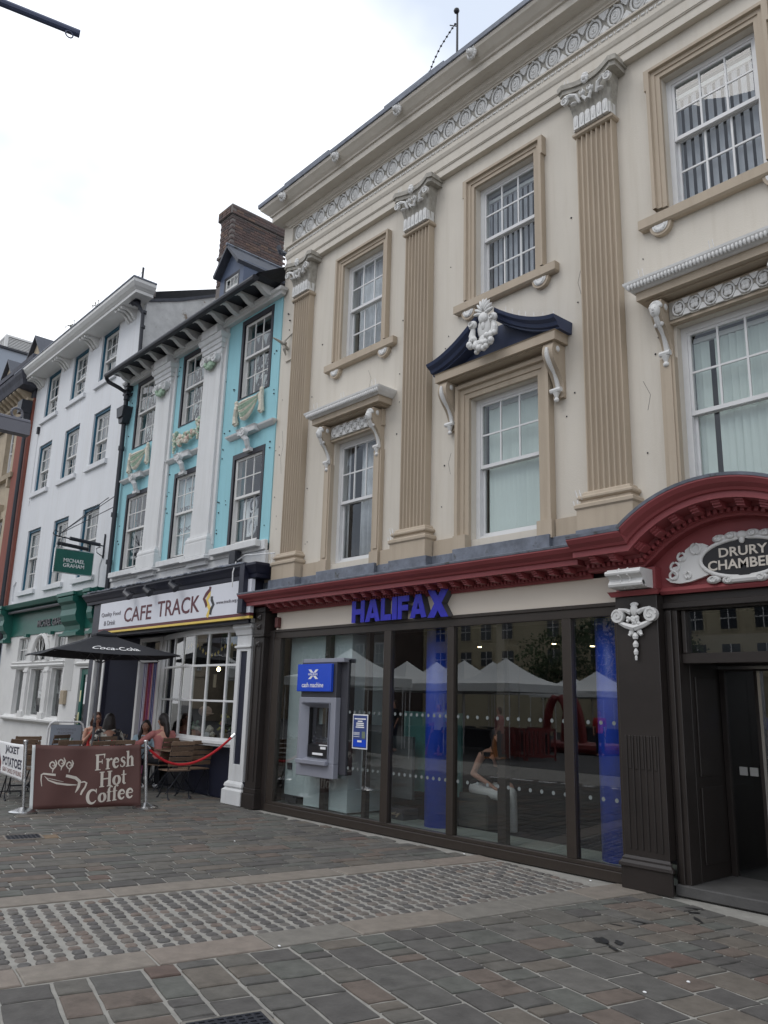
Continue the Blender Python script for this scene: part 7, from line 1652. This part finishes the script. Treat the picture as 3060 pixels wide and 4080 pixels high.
# facades across the square
def facade(name,x0,x1,y,h_,m,label,wins,depth=9):
    t=thing(name,((x0+x1)/2,y-depth/2,0),label,'building')
    b=MB(); b.box(x0,x1,y-depth,y,0,h_); b.box(x0,x1,y,y+.25,h_-.5,h_-.2).box(x0,x1,y,y+.15,4.0,4.25); b.build('wall',m,t)
    for (a,c,z0,z1) in wins:
        b=MB(); b.box(a-.1,c+.1,y,y+.06,z0-.1,z1+.1); o=b.build('window',m_white if m is not m_ystone else m_ystone,t)
        b=MB(); b.box(a,c,y+.06,y+.075,z0,z1); b.build('pane',m_dwin,o)
        b=MB(); b.box((a+c)/2-.03,(a+c)/2+.03,y+.075,y+.09,z0,z1).box(a,c,y+.075,y+.09,(z0+z1)/2-.03,(z0+z1)/2+.03); b.build('glazing_bar',m_white,o)
    b=MB(); b.box(x0,x1,y-depth,y,h_,h_+.3); b.build('roof',m_slate,t); return t
wy=[]
for k in range(14):
    x=-46+k*2.1
    if k%5!=4: wy += [(x,x+1.0,6.6,7.9),(x,x+1.0,9.2,10.5),(x,x+1.1,4.6,5.7)]
facade('stone_offices',-47.5,-16,-40,13.5,m_ystone,'long pale yellow stone office building across the square, seen in the glass',wy)
wb2=[(x,x+.9,z,z+1.5) for x in (-60,-57.5,-55,-52.5,-50) for z in (4.8,7.6,10.2)]
facade('brick_house',-62,-47.6,-36,13,mat('dark_sooty_brick',(.10,.075,.065),.9,.2,3),'dark brick terrace with white sash windows across the square',wb2)
facade('brick_house',-15.8,-4,-38,12,m_redbrick,'red brick block with white windows at the far right of the square',[(x,x+1,z,z+1.5) for x in (-14.5,-12,-9.5,-7) for z in (4.8,7.8)])
facade('white_house',-3.5,16,-36,12,m_wwall,'white rendered block across the square behind the camera',[(x,x+1,z,z+1.5) for x in (-1,3,7,11) for z in (1.5,4.8,7.8)])
facade('stone_offices',-90,-62.5,-30,13,m_stone,'brown stone block closing the left end of the square',[(x,x+1,z,z+1.5) for x in (-85,-80,-75,-70,-66) for z in (4.8,7.8)])
def tree(x,y,h_,r_,lab,seed):
    random.seed(seed); t=thing('street_tree',(x,y,0),lab,'tree','trees on the square'); b=MB(); b.tube([(x,y,0),(x+.1,y,h_*.3),(x,y+.1,h_*.6)],[.18,.13,.07],8)
    for k in range(7): a=2*PI*k/7; b.tube([(x,y,h_*(.3+.04*k)),(x+r_*.35*math.cos(a),y+r_*.35*math.sin(a),h_*.55),(x+r_*.7*math.cos(a),y+r_*.7*math.sin(a),h_*.75)],[.06,.04,.02],5)
    b.build('trunk',m_stone,t); b=MB()
    for k in range(60):
        a=random.uniform(0,2*PI); e=random.uniform(-1,1); rr_=r_*random.uniform(.4,1); cx=x+rr_*math.cos(a)*math.sqrt(1-e*e); cy_=y+rr_*math.sin(a)*math.sqrt(1-e*e); cz=h_*.68+rr_*e*.9
        for j in range(26):
            p=Vector((cx+random.gauss(0,.28),cy_+random.gauss(0,.28),cz+random.gauss(0,.24))); d=Vector((random.gauss(0,1),random.gauss(0,1),random.gauss(0,1))).normalized()*.13; e2=d.cross(Vector((random.random(),random.random(),1))).normalized()*.07; b.add([p-d,p+e2,p+d,p-e2],[(0,1,2,3)])
    b.build('crown',m_leaf,t,kind=None)
tree(-31,-34,6.5,2.3,'left dark leafy tree before the pale stone offices',1); tree(-26.5,-33,7,2.5,'right dark leafy tree before the pale stone offices',2); tree(-50,-31,7.5,2.6,'leafy tree before the dark brick terrace',3); tree(-24.2,-36,6.6,2.2,'third leafy tree, set back near the stone offices',4)
